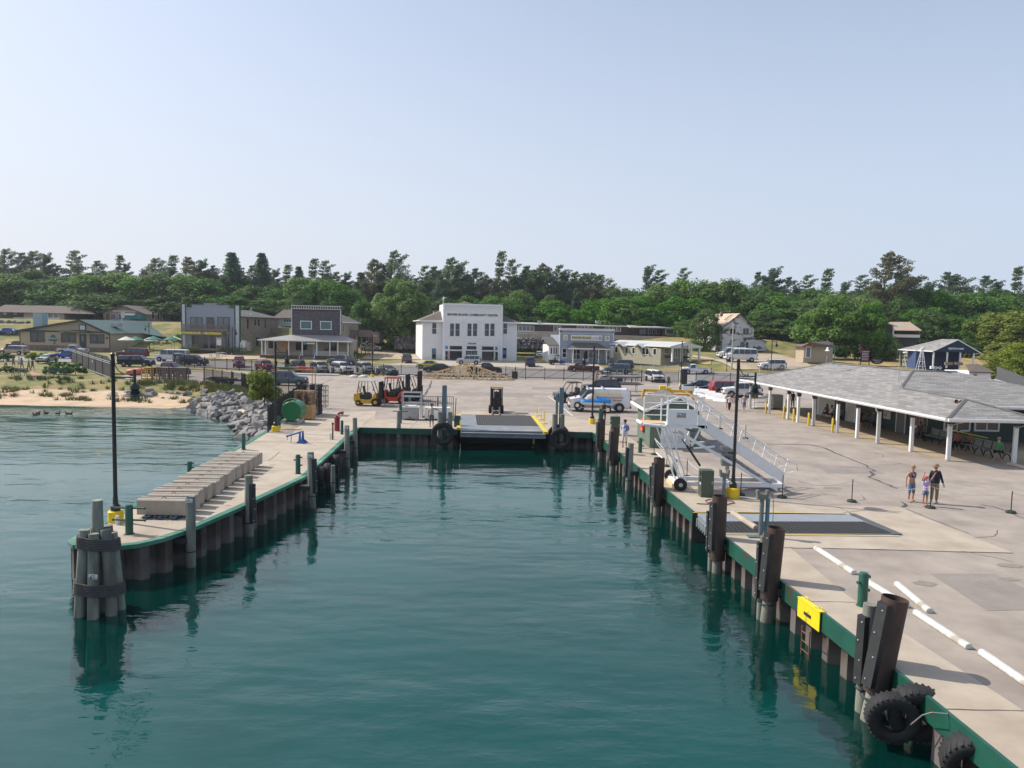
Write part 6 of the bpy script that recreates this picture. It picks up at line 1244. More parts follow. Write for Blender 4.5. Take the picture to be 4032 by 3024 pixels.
for s_ in (-.45,.45): mb.tube([(-2.9,0,.45),(-1.4,s_*.9,.42),(1.6,s_,.42)],.04)
mb.bx(-.2,-.9,.38,-.1,.9,.46); mb.bx(1.3,-.5,.42,1.4,.5,.62); mb.build('frame',steel,t)
for s_ in (-.85,.85):
    mb=MB(); mb.cyl((1.0,s_-.09,.33),(1.0,s_+.09,.33),.33,n=18); w=mb.build('wheel',tyre_m,t); mb=MB(); mb.cyl((1.0,s_-.1,.33),(1.0,s_+.1,.33),.19,n=12); mb.build('hub',white,w); mb=MB(); mb.tube([(.6,s_,.6),(.75,s_,.74),(1.25,s_,.74),(1.4,s_,.6)],.05,6); mb.build('mudguard',steel,t)
mb=MB(); mb.cyl((-1.75,-.42,.62),(-1.72,-.24,.62),.30,n=18); w=mb.build('spare_wheel',tyre_m,t); mb=MB(); mb.cyl((-1.75,-.43,.62),(-1.72,-.23,.62),.17,n=12); mb.build('hub',white,w)
mb=MB(); mb.cyl((-2.4,0,.1),(-2.4,0,.6),.03); mb.cyl((-2.4,-.05,.12),(-2.4,.05,.12),.1,n=10); mb.build('jockey_wheel',steel,t)
q=thing('water_scooter','white water scooter under a blue and white cover on the small trailer','water scooter',p+Vector((-.05,0,.0)),R(-3))
def loft(mb,secs,mi=0):
    """secs: (x, [(y,z)...])"""
    n_=len(secs[0][1]); vs=[(x,a,b) for x,r_ in secs for a,b in r_]; k=len(secs)
    mb.add(vs,[(i*n_+j,i*n_+(j+1)%n_,(i+1)*n_+(j+1)%n_,(i+1)*n_+j) for i in range(k-1) for j in range(n_)]+[tuple(range(n_)),tuple(range(k*n_-1,(k-1)*n_-1,-1))],mi,True)
def hullsec(w,zb,zt,k=10): return [(w*math.cos(math.pi*i/k),zt-(zt-zb)*math.sin(math.pi*i/k)**.8) for i in range(k+1)]
mb=MB(); loft(mb,[(-1.75,hullsec(.05,.85,.95)),(-1.3,hullsec(.42,.62,.95)),(-.4,hullsec(.56,.52,.92)),(1.1,hullsec(.56,.52,.88)),(1.6,hullsec(.46,.6,.85))]); mb.build('hull',white,q)
cb=M('blue_cover_cloth',(.02,.25,.65),.7,var=.15,scale=3); cw=M('pale_cover_cloth',(.55,.53,.50),.8,var=.15,scale=3)
def dome_(w,zb,zt,k=10): return [(w*math.cos(math.pi*i/k),zb+(zt-zb)*math.sin(math.pi*i/k)) for i in range(k+1)]
mb=MB(); loft(mb,[(-1.5,dome_(.3,.94,1.0)),(-1.1,dome_(.5,.92,1.25)),(-.75,dome_(.55,.92,1.45)),(1.2,dome_(.5,.9,1.3)),(1.35,dome_(.45,.9,1.05))]); mb.build('blue_cover',cb,q)
mb=MB(); loft(mb,[(-1.05,dome_(.45,1.0,1.3)),(-.75,dome_(.5,1.0,1.62)),(-.3,dome_(.42,1.0,1.78)),(-.05,dome_(.4,1.0,1.6)),(.1,dome_(.52,.95,1.3))]); mb.build('pale_cover_patch',cw,q)
kg=M('grey_kayak_plastic',(.20,.19,.20),.5,var=.3,scale=3)
p=g('M1',1140,655,0)+Vector((0,1,0)); t=thing('kayak_trailer','two-tier rack trailer loaded with grey kayaks behind the painter van','trailer',p,R(-3)); mb=MB()
for x_ in (-1.2,1.2):
    mb.cyl((x_,-.8,.3),(x_,-.8,2.1),.04); mb.cyl((x_,.8,.3),(x_,.8,2.1),.04); [mb.cyl((x_,-1.2,z),(x_,1.2,z),.035) for z in (1.15,1.95)]
mb.bx(-2.2,-.05,.4,2,.05,.5); mb.build('rack',steel,t); mb=MB(); mb.cyl((.2,-.9,.3),(.2,-.7,.3),.3); mb.build('wheel',tyre_m,t)
def kayak(label,p,rz,m,L_=3.6,grp=None):
    o=MB(); loft(o,[(-L_/2,hullsec(.03,.14,.2)),(-L_*.38,hullsec(.2,.04,.24)),(-L_*.15,hullsec(.37,0,.26)),(L_*.15,hullsec(.37,0,.26)),(L_*.38,hullsec(.2,.04,.24)),(L_/2,hullsec(.03,.14,.2))])
    k=o.build('kayak',m,None,p,rz); return tag(k,label,'kayak',grp)
for i,(yy_,z) in enumerate(((-.9,2.0),(0,2.0),(.85,2.0),(-.8,1.2),(.6,1.2))): kayak('grey plastic kayak on the upper tier of the rack trailer' if z>1.5 else 'grey plastic kayak on the lower tier of the rack trailer',p+Vector((-.3+.2*(i%2),yy_,z)),R(-3+i),kg,4.2,'kayaks on the rack trailer, '+('upper' if z>1.5 else 'lower')+' tier')
p=g('L3',1090,705)+Vector((0,1,0)); car('suv',c_teal,'L3',1090,705,4,'dark teal car under an orange rack with boats, inside the shore fence',pt=p)
t=thing('ladder_rack','orange steel rack above the dark teal car','rack',p); mb=MB()
for s_ in (-.7,.7): mb.cyl((-1.9,s_,1.95),(3.2,s_,1.95),.05); mb.cyl((3.1,s_,0),(3.1,s_,1.95),.05); mb.cyl((-1.7,s_,0),(-1.7,s_,1.95),.05)
for x_ in (-1.2,.6,2.2): mb.cyl((x_,-.8,1.97),(x_,.8,1.97),.04)
mb.build('frame',M('orange_paint',(.5,.18,.04),.6),t)
kayak('green kayak lying on the orange rack',p+Vector((-.2,-.35,2.03)),0,M('green_kayak',(.03,.22,.14),.5),3.4); kayak('red kayak lying on the orange rack',p+Vector((1.4,.3,2.03)),.05,M('red_kayak',(.5,.06,.03),.5),2.8)
def flatbed(label,c,x,y,rz,L_=3.6):
    p=g(c,x,y)+Vector((0,.6,0)); t=thing('flat_trailer',label,'trailer',p,R(rz)); mb=MB(); [mb.bx(-L_/2,s_-.04,.55,L_/2,s_+.04,.65) for s_ in (-.7,.7)]; [mb.bx(-L_/2+k*L_/6,-.7,.56,-L_/2+k*L_/6+.06,.7,.63) for k in range(7)]; mb.bx(L_/2,-.05,.5,L_/2+1,.05,.58); mb.bx(-L_*.3,-.6,.65,L_*.2,.6,.85); mb.bx(L_*.42,-.05,.6,L_*.46,.05,1.5); mb.build('frame',black,t)
    for s_ in (-.85,.85): mb=MB(); mb.cyl((0,s_-.1,.3),(0,s_+.1,.3),.3,n=14); mb.build('wheel',tyre_m,t)
flatbed('black boat trailer beside the grey tank inside the shore fence','L3',60,700,0,4.2); flatbed('black flat trailer with stacked runners behind the shore fence','B',440,1555,0)
p=g('M1',1700,690,0); p=Vector((15.2,71,.1)); t=thing('boom_lift','yellow towable boom lift folded flat behind the green hut','boom lift',p,R(-4)); t.scale=(.85,)*3; by=M('boom_yellow',(.75,.42,.02),.5,var=.08)
mb=MB(); mb.bx(-2.9,-.22,1.9,2.6,.05,2.2); mb.bx(-2.4,.12,1.45,2.4,.38,1.75); mb.ext([(-3.0,-.22,1.2),(-3.15,-.22,1.2),(-2.9,-.22,2.2),(-2.6,-.22,2.1)],(0,.3,0)); mb.ext([(2.5,-.22,2.25),(2.9,-.22,1.2),(2.7,-.22,1.0),(2.3,-.22,1.9)],(0,.3,0)); mb.build('boom',by,t)
mb=MB(); mb.bx(-1.2,-.5,.5,1.2,.5,1.0); mb.bx(-.4,-.35,1.0,.5,.35,1.9); mb.build('turntable',by,t); mb=MB(); mb.bx(-1.1,-.4,2.2,-.4,.3,2.6); mb.bx(-.25,-.3,2.2,.2,.2,2.45); mb.build('motor_box',yellow,t)
mb=MB(); 
for a,b_2,c_2 in ((3.0,-.4,1.9),(3.0,.5,1.9),(3.9,-.4,1.9),(3.9,.5,1.9)): mb.cyl((a,b_2,.6),(a,b_2,c_2),.025)
for z in (.6,1.25,1.9): mb.tube([(3,-.4,z),(3.9,-.4,z),(3.9,.5,z),(3,.5,z),(3,-.4,z)],.025)
mb.build('basket',steel,t)
for s_ in (-.6,.6): mb=MB(); mb.cyl((0,s_-.1,.33),(0,s_+.1,.33),.33); mb.build('wheel',tyre_m,t)
pile_m=M('weathered_pile_timber',(.25,.265,.225),.9,var=.3,scale=4,bump=.8,col2=(.12,.11,.09),mix=(.42,.62),stretch=(1,1,.25),detail=8)
pile_w=M('wet_pile_timber',(.05,.05,.045),.6,var=.3,scale=3)
sleeve=M('rusted_steel_sleeve',(.055,.035,.03),.6,.2,var=.3,scale=2,bump=.2,col2=(.10,.05,.035),mix=(.5,.65))
rstrip=M('rubber_strip',(.02,.022,.024),.6,var=.25,scale=5,bump=.3)
bolt=M('bolt_head',(.5,.5,.5),.4,.7)
tread=M('tyre_rubber',(.016,.016,.017),.78,var=.35,scale=5,bump=.4)
tiepl=M('dark_bracket_steel',(.03,.03,.03),.6)
def wood_pile(mb,base,top,r,n=14,wet=None):
    base,top=Vector(base),Vector(top); d_=(top-base); k=6; vs=[]
    a=d_.normalized().orthogonal().normalized(); b=d_.normalized().cross(a)
    for j in range(k+1):
        f=j/k; p=base+d_*f
        for i in range(n):
            t=2*math.pi*i/n; rr=r*(1.08-.12*f)*(1+.05*mnoise.noise(Vector((math.cos(t)*1.5,math.sin(t)*1.5,f*3+base.x)))); vs.append(p+(a*math.cos(t)+b*math.sin(t))*(rr if j<k else rr*.93))
    mb.add(vs,[(j*n+i,j*n+(i+1)%n,(j+1)*n+(i+1)%n,(j+1)*n+i) for j in range(k) for i in range(n)],0,True); mb.add(vs[k*n:],[tuple(range(n))])
def mooring_pile(label,c,xt,yt,xb,yb,r=.165,strip=None,sleeve_to=None,brk=True,sign=None,dy=0.,bp=None,name='mooring_pile',cat='mooring pile'):
    """xt,yt top and xb,yb waterline of the pile in the survey"""
    base=g(c,xb,yb,WATER) if bp is None else bp; top=gd(c,xt,yt,base.y+dy); t=thing(name,label,cat,base); T_=top-base; u=T_.normalized()
    mb=MB()
    if sleeve_to:
        s0=T_*sleeve_to; wood_pile(mb,-u*4.6,s0+u*.1,r); mb.build('timber_pile',pile_m,t)
        mb=MB(); mb.cyl(s0,T_,r*1.32,n=20,caps=False); mb.cyl(s0,T_,r*1.22,n=20,caps=False); R_=[s0,T_]
        for e in R_:
            a=u.orthogonal().normalized(); b_=u.cross(a); vs=[e+(a*math.cos(q)+b_*math.sin(q))*rr for rr in (r*1.22,r*1.32) for q in [2*math.pi*i/20 for i in range(20)]]; mb.add(vs,[(i,(i+1)%20,20+(i+1)%20,20+i) for i in range(20)])
        mb.build('steel_sleeve',sleeve,t)
    else: wood_pile(mb,-u*4.6,T_,r); mb.build('timber_pile',pile_m,t)
    if strip:
        ang,f0,f1=strip; dd=Vector((math.cos(R(ang)),math.sin(R(ang)),0)); rr=r*(1.36 if sleeve_to else 1.06); sd=u.cross(dd)
        mb=MB(); a_=T_*f0+dd*rr; b_=T_*f1+dd*rr; w_=sd*r*.72; th=dd*.07
        mb.add([a_-w_-th,a_+w_-th,a_+w_*.9+th,a_-w_*.9+th,b_-w_-th,b_+w_-th,b_+w_*.9+th,b_-w_*.9+th],[(0,1,2,3),(4,7,6,5),(0,4,5,1),(1,5,6,2),(2,6,7,3),(3,7,4,0)]); st=mb.build('rubber_strip',rstrip,t)
        mb=MB(); [mb.ell(a_.lerp(b_,.08+.28*k)+th*1.02+w_*(.3 if k%2 else -.3),(.025,.025,.025),6,4) for k in range(4)]; mb.build('bolt',bolt,st)
    if brk:
        side=1 if base.x<0 else -1
        mb=MB(); mb.box((-side*.32 if abs(base.y-53)>2.2 else 0,.0 if abs(base.y-53)>2.2 else .3,-WATER-.32),(.5,.42,.2)); mb.build('wall_bracket',tiepl,t)
    mb=MB(); mb.lathe([(r*1.12,.55),(r*1.17,.57),(r*1.12,.6)],(0,0,0),14); mb.build('band',tiepl,t)
    if sign:
        f=sign; q=T_*f+Vector((0,-r*1.04,0)); mb=MB(); mb.box(q,(.26,.015,.14)); sg=mb.build('sign_plate',white,t)
        text('NO',.06,black,q+Vector((0,-.012,.03)),t,'lettering',ext=.002); text('MOORING',.05,black,q+Vector((0,-.012,-.03)),t,'lettering',ext=.002)
    return t
mooring_pile('grey timber pile with a small white sign at its head, beside the first concrete block','P1',1247,752,1247,1212,.17,sign=.95)
mooring_pile('timber pile with a black rubber strip halfway along the left pier','P2',188,998,193,1565,.175,(-20,.22,.86))
mooring_pile('timber pile with a rubber strip and white plate just before the hung tyres','P2',765,782,782,1300,.175,(-15,.27,.88),sign=.94)
mooring_pile('timber pile with a small plate, second from the inner corner of the left pier','P2',1104,534,1107,925,.17,sign=.95)
mooring_pile('timber pile at the inner corner of the left pier','P2',1178,463,1187,820,.165)
mooring_pile('lone timber pile at the head of the slip, left of the big tyre','P2',1590,396,1585,722,.165)
mooring_pile('short splintered timber pile behind the hung tyres','P2',975,905,975,1165,.12,brk=False)
mooring_pile('rust-brown sleeved fender pile at the far right corner of the slip','P4',163,475,152,850,.2,(200,.30,.93),.22)
mooring_pile('leaning rust-brown sleeved fender pile, next to the corner one','P4',292,558,262,985,.2,(200,.32,.93),.20,name='fender_pile')
mooring_pile('bare yellowish timber pile between the sleeved fender piles','P4',437,698,412,1140,.18,(185,.30,.90))
mooring_pile('dark sleeved fender pile with a rope tied round it','P4',703,838,680,1375,.2,(205,.28,.92),.18,name='fender_pile')
mooring_pile('thin timber pile with a rubber face behind the roped fender pile','P4',650,885,640,1350,.12,(190,.30,.93),brk=False)
mooring_pile('dark sleeved fender pile standing at the side ramp','P4',1268,1190,1240,1905,.2,(195,.30,.92),.17,name='fender_pile')
mooring_pile('thin timber pile with rubber face beside the side ramp fender pile','P4',1190,1270,1178,1890,.1,(190,.30,.9),brk=False)
mooring_pile('tall open-topped fender pile between the side ramp and the yellow plate','P6',672,122,610,705,.2,(200,.34,.95),.24,name='fender_pile')
mooring_pile('thin timber pile behind the open-topped fender pile','P6',590,175,567,690,.1,(190,.26,.93),brk=False)
mooring_pile('largest leaning rusty fender pile beside the green horned bollard','P6',1412,560,1255,1320,.215,(200,.30,.97),.235,name='fender_pile')
mooring_pile('greenish timber pile with rubber strip beside the largest fender pile','P6',1256,598,1208,1265,.17,(200,.27,.90),brk=False)
base=g('Q1',1085,1400,WATER); t=thing('pile_dolphin','cluster of grey timber piles bound with rope off the tip of the left pier','pile cluster',base)
for i in range(7):
    a=R(-90+i*51.4+12); b_=Vector((math.cos(a)*.9,math.sin(a)*.9,-4.8)); tp=Vector((math.cos(a)*.37,math.sin(a)*.37,2.5+.1*math.sin(i*2.3))); mb=MB(); wood_pile(mb,b_,tp,.165); mb.build('timber_pile',pile_m,t)
mb=MB(); wood_pile(mb,(0,0,-1.6),(0.0,.0,3.42),.165); mb.build('timber_pile',pile_m,t)
def hullpts(z,extra):
    out=[]
    for i in range(28):
        a=2*math.pi*i/28; rr=.9+(.37-.9)*((z+4.8)/7.3)+.15+extra; c_=.03*math.cos(7*a-R(-78)*7); out.append(Vector((math.cos(a)*(rr+c_),math.sin(a)*(rr+c_),z+.11*math.cos(a+2.2))))
    return out+[out[0]]
for z0 in (.62,1.98):
    mb=MB(); [mb.tube(hullpts(z0+k*.052,.02),.022,6) for k in range(7)]; mb.build('rope_binding',M('dark_rope',(.085,.08,.08),.9,var=.2),t)
mb=MB(); q=Vector((.17,-.60,1.28)); mb.box(q,(.26,.02,.14),mat=Matrix.Rotation(.07,4,'Y')); sg=mb.build('sign_plate',white,t); text('NO',.06,black,q+Vector((0.02,-.02,.03)),t,ext=.002); text('MOORING',.05,black,q+Vector((0,-.02,-.035)),t,ext=.002)
def tyre(label,p,R_,w,axis,rot=0,tilt=0,chunky=True):
    p=Vector(p); t=thing('tyre_fender',label,'tyre fender',p); t.rotation_euler=(R(tilt),0,R(rot)); mb=MB()
    mb.lathe([(R_*.52,-w*.30),(R_*.62,-w*.46),(R_*.86,-w*.5),(R_*.96,-w*.38),(R_*.99,0),(R_*.96,w*.38),(R_*.86,w*.5),(R_*.62,w*.46),(R_*.52,w*.30),(R_*.56,w*.15),(R_*.7,0),(R_*.56,-w*.15),(R_*.52,-w*.30)],(0,0,0),40,0,axis); mb.build('carcass',tread,t,angle=50)
    if chunky:
        mb=MB(); k=30
        for i in range(k):
            for s_ in (-1,1):
                a=2*math.pi*(i+(.5 if s_>0 else 0))/k; rad=R_*.95
                if axis=='Y': mt=Matrix.Rotation(-a,4,'Y')@Matrix.Rotation(R(22*s_),4,'X'); c_=Vector((math.cos(a)*rad,s_*w*.27,math.sin(a)*rad)); sz=(R_*.06,w*.40,R_*.07)
                else: mt=Matrix.Rotation(a-math.pi/2,4,'X')@Matrix.Rotation(R(22*s_),4,'Z'); c_=Vector((s_*w*.27,math.cos(a)*rad,math.sin(a)*rad)); sz=(w*.40,R_*.07,R_*.06)
                mb.box(c_,sz,mat=mt)
        mb.build('tread_blocks',tread,t)
    return t
q=gd('P3',352,755,53.25); tyre('huge chunky tyre hung on the pile pair left of the ferry ramp',q,.86,.5,'Y',4)
q=gd('P3',1492,805,53.1); tyre('huge chunky tyre hung at the pile pair right of the ferry ramp',q,.80,.45,'Y',-4); q=gd('P3',1470,775,53.75); tyre('second chunky tyre tucked behind the one right of the ferry ramp',q,.84,.4,'Y',-4)
for (x_,y_,R_,lb) in ((862,1010,.56,'worn tyre against the left pier wall, the nearest of three'),(925,985,.6,'worn tyre against the left pier wall, middle of three'),(998,895,.56,'worn tyre against the left pier wall, the farthest of three')):
    z=-.62; p=g('P2',x_,y_,z); tyre(lb,p,R_,.42,'X',8,0,False)
q=g('P6',1395,1305,-.62); tyre('big tractor tyre facing out under the largest fender pile',q,.56,.34,'Y',-12,8); q=g('P6',1545,1275,-.52); tyre('big lugged tyre hung behind the outward-facing one',q,.62,.42,'Y',-14,10)
q=g('P6',1925,1600,-.70); tyre('big tyre hung from the quay edge by a wire',q,.66,.5,'Y',-22,12)
def wire(label,pts,r,m,name='rope',cat='rope',**k):
    mb=MB(); mb.tube([Vector(p) for p in pts],r,5); return tag(mb.build(name,m),label,cat,**k)
ropec=M('grey_rope',(.28,.25,.22),.9); 
wire('grey wire from the quay edge to the tractor tyres',[g('P6',1505,1350,-.6),g('P6',1580,1290,-.25),g('P6',1640,1272,.03),g('P6',1735,1280,.03),g('P6',1755,1390,-.35)],.014,ropec)
wire('rope tied round the dark fender pile',[g('P4',625,1150,-.2)+Vector((.25*math.cos(R(a)),-.1+.25*math.sin(R(a)),0)) for a in range(0,1,2)]+[g('P4',625,1150,-.2),g('P4',680,1168,-.2),g('P4',728,1160,-.2)],.02,M('white_rope',(.6,.6,.6),.9))
for (xc,yt,yb,xp1,xp2,yp,lb,two) in ((366,288,640,327,422,545,'blue-grey steel guide column behind the left big tyre',0),(1495,310,690,1437,1508,567,'pair of blue-grey steel guide columns behind the right big tyres',1)):
    b_=gd('P3',xc,yb,54.3); b_=Vector((b_.x,54.3,0)); top=gd('P3',xc,yt,54.3); t=thing('guide_column',lb,'steel column',b_)
    mb=MB(); mb.bx(-.16,-.12,-1.4,.16,.2,top.z); [mb.bx(x_-.02,-.16,-1,x_+.02,-.12,top.z) for x_ in (-.14,.14)]; mb.build('column',M('blue_grey_steel',(.16,.22,.26),.6,.2,var=.2,scale=2),t)
    if two: mb=MB(); mb.bx(-.42,-.05,-1.4,-.24,.15,top.z-.5); mb.build('column',M('blue_grey_steel',(.16,.22,.26),.6,.2),t)
    for xp in (xp1,xp2):
        q=gd('P3',xp,yp,54.0); mooring_pile('short timber pile beside the '+('left' if not two else 'right')+' guide column, on its '+('left' if xp==xp1 else 'right'),'P3',xp,yp,xp,905,.2,brk=False,bp=Vector((gd('P3',xp,yp,53.66).x,53.66,WATER)))
rs=M('ramp_galvanised_plate',(.19,.21,.23),.7,0,var=.15,scale=1.5,col2=(.36,.30,.25),mix=(.55,.7)); grate=M('ramp_grating',(.035,.035,.035),.9,0,var=.5,scale=14); yp_=M('yellow_edge_paint',(.62,.47,.05),.6,var=.15,scale=3)
t=thing('ferry_ramp','steel ferry loading ramp with dark grating and yellow edges at the head of the slip','loading ramp',(-.9,58,.0)); o=Vector((-.9,58,0))
def plate(name,pts,z,th,m,par,off): mb=MB(); mb.ext([Vector((p.x,p.y,z))-off for p in pts],(0,0,-th)); return mb.build(name,m,par)
P=lambda *a: g('P3',*a,.1)
plate('deck_plate',[P(528,572),P(1218,584),P(1338,735),P(522,722)],.10,.12,rs,t,o)
gr=plate('grating',[P(668,577),P(1214,585),P(1290,683),P(684,672)],.115,.01,grate,t,o)
mb=MB(); a_,b_,c_,d_=[Vector((q.x,q.y,.125))-o for q in (P(668,577),P(1214,585),P(1290,683),P(684,672))]
for i in range(1,26): f=i/26; mb.cyl(a_.lerp(b_,f),d_.lerp(c_,f),.018,n=4)
mb.build('grating_ribs',M('rib_steel',(.10,.105,.11),.8),gr)
mb=MB(); mb.ext([Vector((p.x,p.y,-.03))-o for p in (P(528,575),P(1218,587),P(1335,730),P(525,718))],(0,0,-.45)); mb.build('shade_soffit',M('soffit_shade_black',(.03,.028,.026),.9),t)  # near-black box added for girders and the dark shade below the deck
for nm,p1,p2,w in (('yellow_edge',(500,572),(508,705),.30),('yellow_edge',(1222,585),(1352,742),.34)): a_=P(*p1)-o; b_=P(*p2)-o; mb=MB(); mb.ext([a_+Vector((-w/2,0,.03)),a_+Vector((w/2,0,.03)),b_+Vector((w/2,0,.03)),b_+Vector((-w/2,0,.03))],(0,0,-.16)); mb.build(nm,yp_,t)
mb=MB(); fx0_,fx1_=P(524,740).x-o.x,P(1345,750).x-o.x; y0=P(900,740).y-o.y-.1; mb.bx(fx0_,y0,-.30,fx1_,y0+.25,.02); [mb.bx(fx0_+k*(fx1_-fx0_)/7-.03,y0-.05,-.28,fx0_+k*(fx1_-fx0_)/7+.03,y0,-.06) for k in range(8)]; mb.bx(fx0_,y0-.1,-.04,fx1_,y0,.03); mb.build('front_beam',rs,t)
t=thing('side_ramp','long steel ramp plate with dark grating set into the right quay','loading ramp',(11,29,0)); o=Vector((11,29,0)); Q=lambda *a: g('P6',*a,.04)
plate('deck_plate',[Q(182,32),Q(1122,40),Q(1448,162),Q(350,155),Q(245,95)],.035,.12,M('side_ramp_plate',(.27,.29,.32),.6,.1,var=.1,scale=1),t,o)
gr=plate('grating',[Q(300,84),Q(1215,86),Q(1390,160),Q(352,152)],.048,.01,grate,t,o)
mb=MB(); a_,b_,c_,d_=[Vector((q.x,q.y,.06))-o for q in (Q(300,84),Q(1215,86),Q(1390,160),Q(352,152))]
for i in range(1,34): f=i/34; mb.cyl(a_.lerp(b_,f),d_.lerp(c_,f),.008,n=4)
for i in range(1,14): f=i/14; mb.cyl(a_.lerp(d_,f),b_.lerp(c_,f),.008,n=4)
mb.build('grating_ribs',M('rib_steel',(.10,.105,.11),.8),gr)
plate('dark_flap',[Q(1122,36),Q(1160,36),Q(1456,163),Q(1400,165)],.052,.012,M('dark_flap_steel',(.11,.115,.12),.5,.3),t,o)
for a_,b_ in (((345,158),(1432,170)),((330,22),(1120,34)),((150,27),(330,22))): p_,q_=Q(*a_)-o,Q(*b_)-o; mb=MB(); mb.add([p_,q_,q_+Vector((0,-.07,.0)),p_+Vector((0,-.07,0))],[(0,1,2,3)]); mb.build('yellow_edge',yp_,t)
mb=MB(); a_,b_=Q(185,35)-o,Q(248,98)-o; mb.ext([a_+Vector((0,0,-.08)),b_+Vector((0,0,-.08)),b_+Vector((0,0,-.5)),a_+Vector((0,0,-.5))],(.1,0,0)); [mb.cyl(a_.lerp(b_,f)+Vector((-.08,0,-.15)),a_.lerp(b_,f)+Vector((-.08,0,-.5)),.03) for f in (.1,.3,.5,.7,.9)]; mb.build('nose_beam',steel,t)
mb=MB(); a_=g('P6',95,28,-.06); b_=g('P6',155,75,-.06); mb.add([a_,b_,b_+Vector((.04,0,-.42)),a_+Vector((.04,0,-.42))],[(0,1,2,3)]); 
def bar(name,label,cat,c,p1,p2,w,h,m,z=0.,bev=.03,**k):
    a_,b_=g(c,*p1,z),g(c,*p2,z); d_=b_-a_; L_=d_.length; mb=MB(); mb.ext([(-L_/2,-w/2,0),(-L_/2,-w/2,h*.6),(-L_/2,-w*.28,h),(-L_/2,w*.28,h),(-L_/2,w/2,h*.6),(-L_/2,w/2,0)],(L_,0,0)); ob=mb.build(name,m,None,(a_+b_)/2,math.atan2(d_.y,d_.x),bevel=bev); return tag(ob,label,cat,**k)
stopm=M('white_concrete_stop',(.55,.55,.53),.85,var=.12,scale=6,col2=(.38,.34,.29),mix=(.55,.66),bump=.3,bscale=20)
for p1,p2,lb in (((915,258),(1155,415),'white parking stop nearest the side ramp, before the green horned bollard'),((1235,468),(1485,622),'white parking stop behind the green horned bollard'),((1420,482),(1625,655),'white parking stop set out from the row, farther from the water'),((1535,660),(1870,880),'white parking stop third along the quay row'),((1945,910),(2300,1155),'white parking stop at the edge of the view')): bar('parking_stop',lb,'parking stop','P6',p1,p2,.19,.14,stopm)
bar('parking_stop','tan concrete parking stop lying on the side ramp grating','parking stop','P6',(398,40),(545,135),.22,.17,concrete,.04); bar('parking_stop','pale parking stop at the foot of the last terminal post','parking stop','Q5',(1955,1120),(2300,1200),.2,.16,M('pale_timber',(.5,.42,.33),.8))
t=thing('ladder_plate','bright yellow plate with grab handles over the quay edge','safety plate',g('P6',890,610)); o=Vector(t.location); a_,b_=g('P6',822,558)-o,g('P6',958,655)-o; nx=Vector((-.06,-.02,0)); bry=M('bright_yellow',(.80,.62,.01),.45,var=.08,scale=5,col2=(.45,.33,.05),mix=(.62,.68))
mb=MB(); mb.ext([a_+nx+Vector((0,0,.03)),b_+nx+Vector((0,0,.03)),b_+nx+Vector((0,0,-.52)),a_+nx+Vector((0,0,-.52))],(-.02,0,0)); mb.ext([a_+Vector((-.1,0,.035)),b_+Vector((-.1,0,.035)),b_+Vector((.08,0,.035)),a_+Vector((.08,0,.035))],(0,0,-.015)); mb.build('plate',bry,t)
for f in (.15,.78): q=a_.lerp(b_,f); d_=(b_-a_).normalized()*.16; mb=MB(); mb.tube([q+Vector((.05,0,.03)),q+Vector((.05,0,.1)),q+d_+Vector((.05,0,.1)),q+d_+Vector((.05,0,.03))],.015); mb.build('grab_handle',bry,t)
mb=MB(); q=a_.lerp(b_,.5)+Vector((-.1,0,-.28)); d_=(b_-a_).normalized(); mb.box(q,(.02,.34,.08),math.atan2(d_.y,d_.x)-R(90)); mb.build('slot',black,t)
t=thing('quay_ladder','rusty ladder below the yellow plate','ladder',g('P6',890,640)); mb=MB(); d_=d_*.2
for s_ in (-1,1): mb.cyl(d_*s_+Vector((-.12,0,-2)),d_*s_+Vector((-.12,0,-.5)),.02)
mb.build('rail',M('rust_orange',(.16,.08,.045),.9),t); mb=MB(); [mb.cyl(-d_+Vector((-.12,0,z)),d_+Vector((-.12,0,z)),.015) for z in (-.65,-.9,-1.15,-1.4)]; mb.build('rung',M('rust_orange',(.16,.08,.045),.9),t)
gd_m=M('bollard_green',(.012,.085,.055),.4,var=.15,scale=3)
def bollard(label,c,xt,yt,xb,yb,r,horns='none',rot=0):
    b_=g(c,xb,yb); h=gd(c,xt,yt,b_.y).z; t=thing('bollard',label,'bollard',b_,R(rot)); mb=MB(); mb.lathe([(r*1.25,0),(r*1.25,.02),(r,.03),(r,h-.05),(r*.8,h),(0,h+.01)],(0,0,0),18); mb.build('post',gd_m,t)
    if horns!='none':
        for z,s_ in (((h-.12,1),(h-.55,1)) if horns=='T' else ((h*.86,1),(h*.72,-1),(h*.45,1))):
            mb=MB(); L_=(.55 if horns=='T' else .2); mb.cyl((-L_ if horns=='T' else 0,0,z),(L_*s_,0,z),.035,n=8); [mb.cyl((L_*s_*q,0,z),(L_*s_*q*1.06,0,z),.05,n=8) for q in ((-1,1) if horns=='T' else (1,))]; mb.build('horn',gd_m,t)
bollard('green bollard with two long cross bars at the pier tip, beside the pallet','P1',845,808,845,998,.13,'T'); bollard('short green horned bollard behind the concrete blocks','P1',1240,526,1240,598,.12,'s'); bollard('slim green bollard between the blocks and the rocks','P1',1592,345,1592,448,.1)
bollard('green bollard in the middle of the left pier, beside the tyres','P2',648,806,648,984,.12,'s'); bollard('green bollard on the outer pier edge near the blue hook frame','P2',143,606,140,760,.11); bollard('green bollard behind the pole with the yellow foot, beside the fence end','P2',470,445,470,565,.11); bollard('green bollard beside the dark red standpipe','P2',1060,488,1058,616,.1)
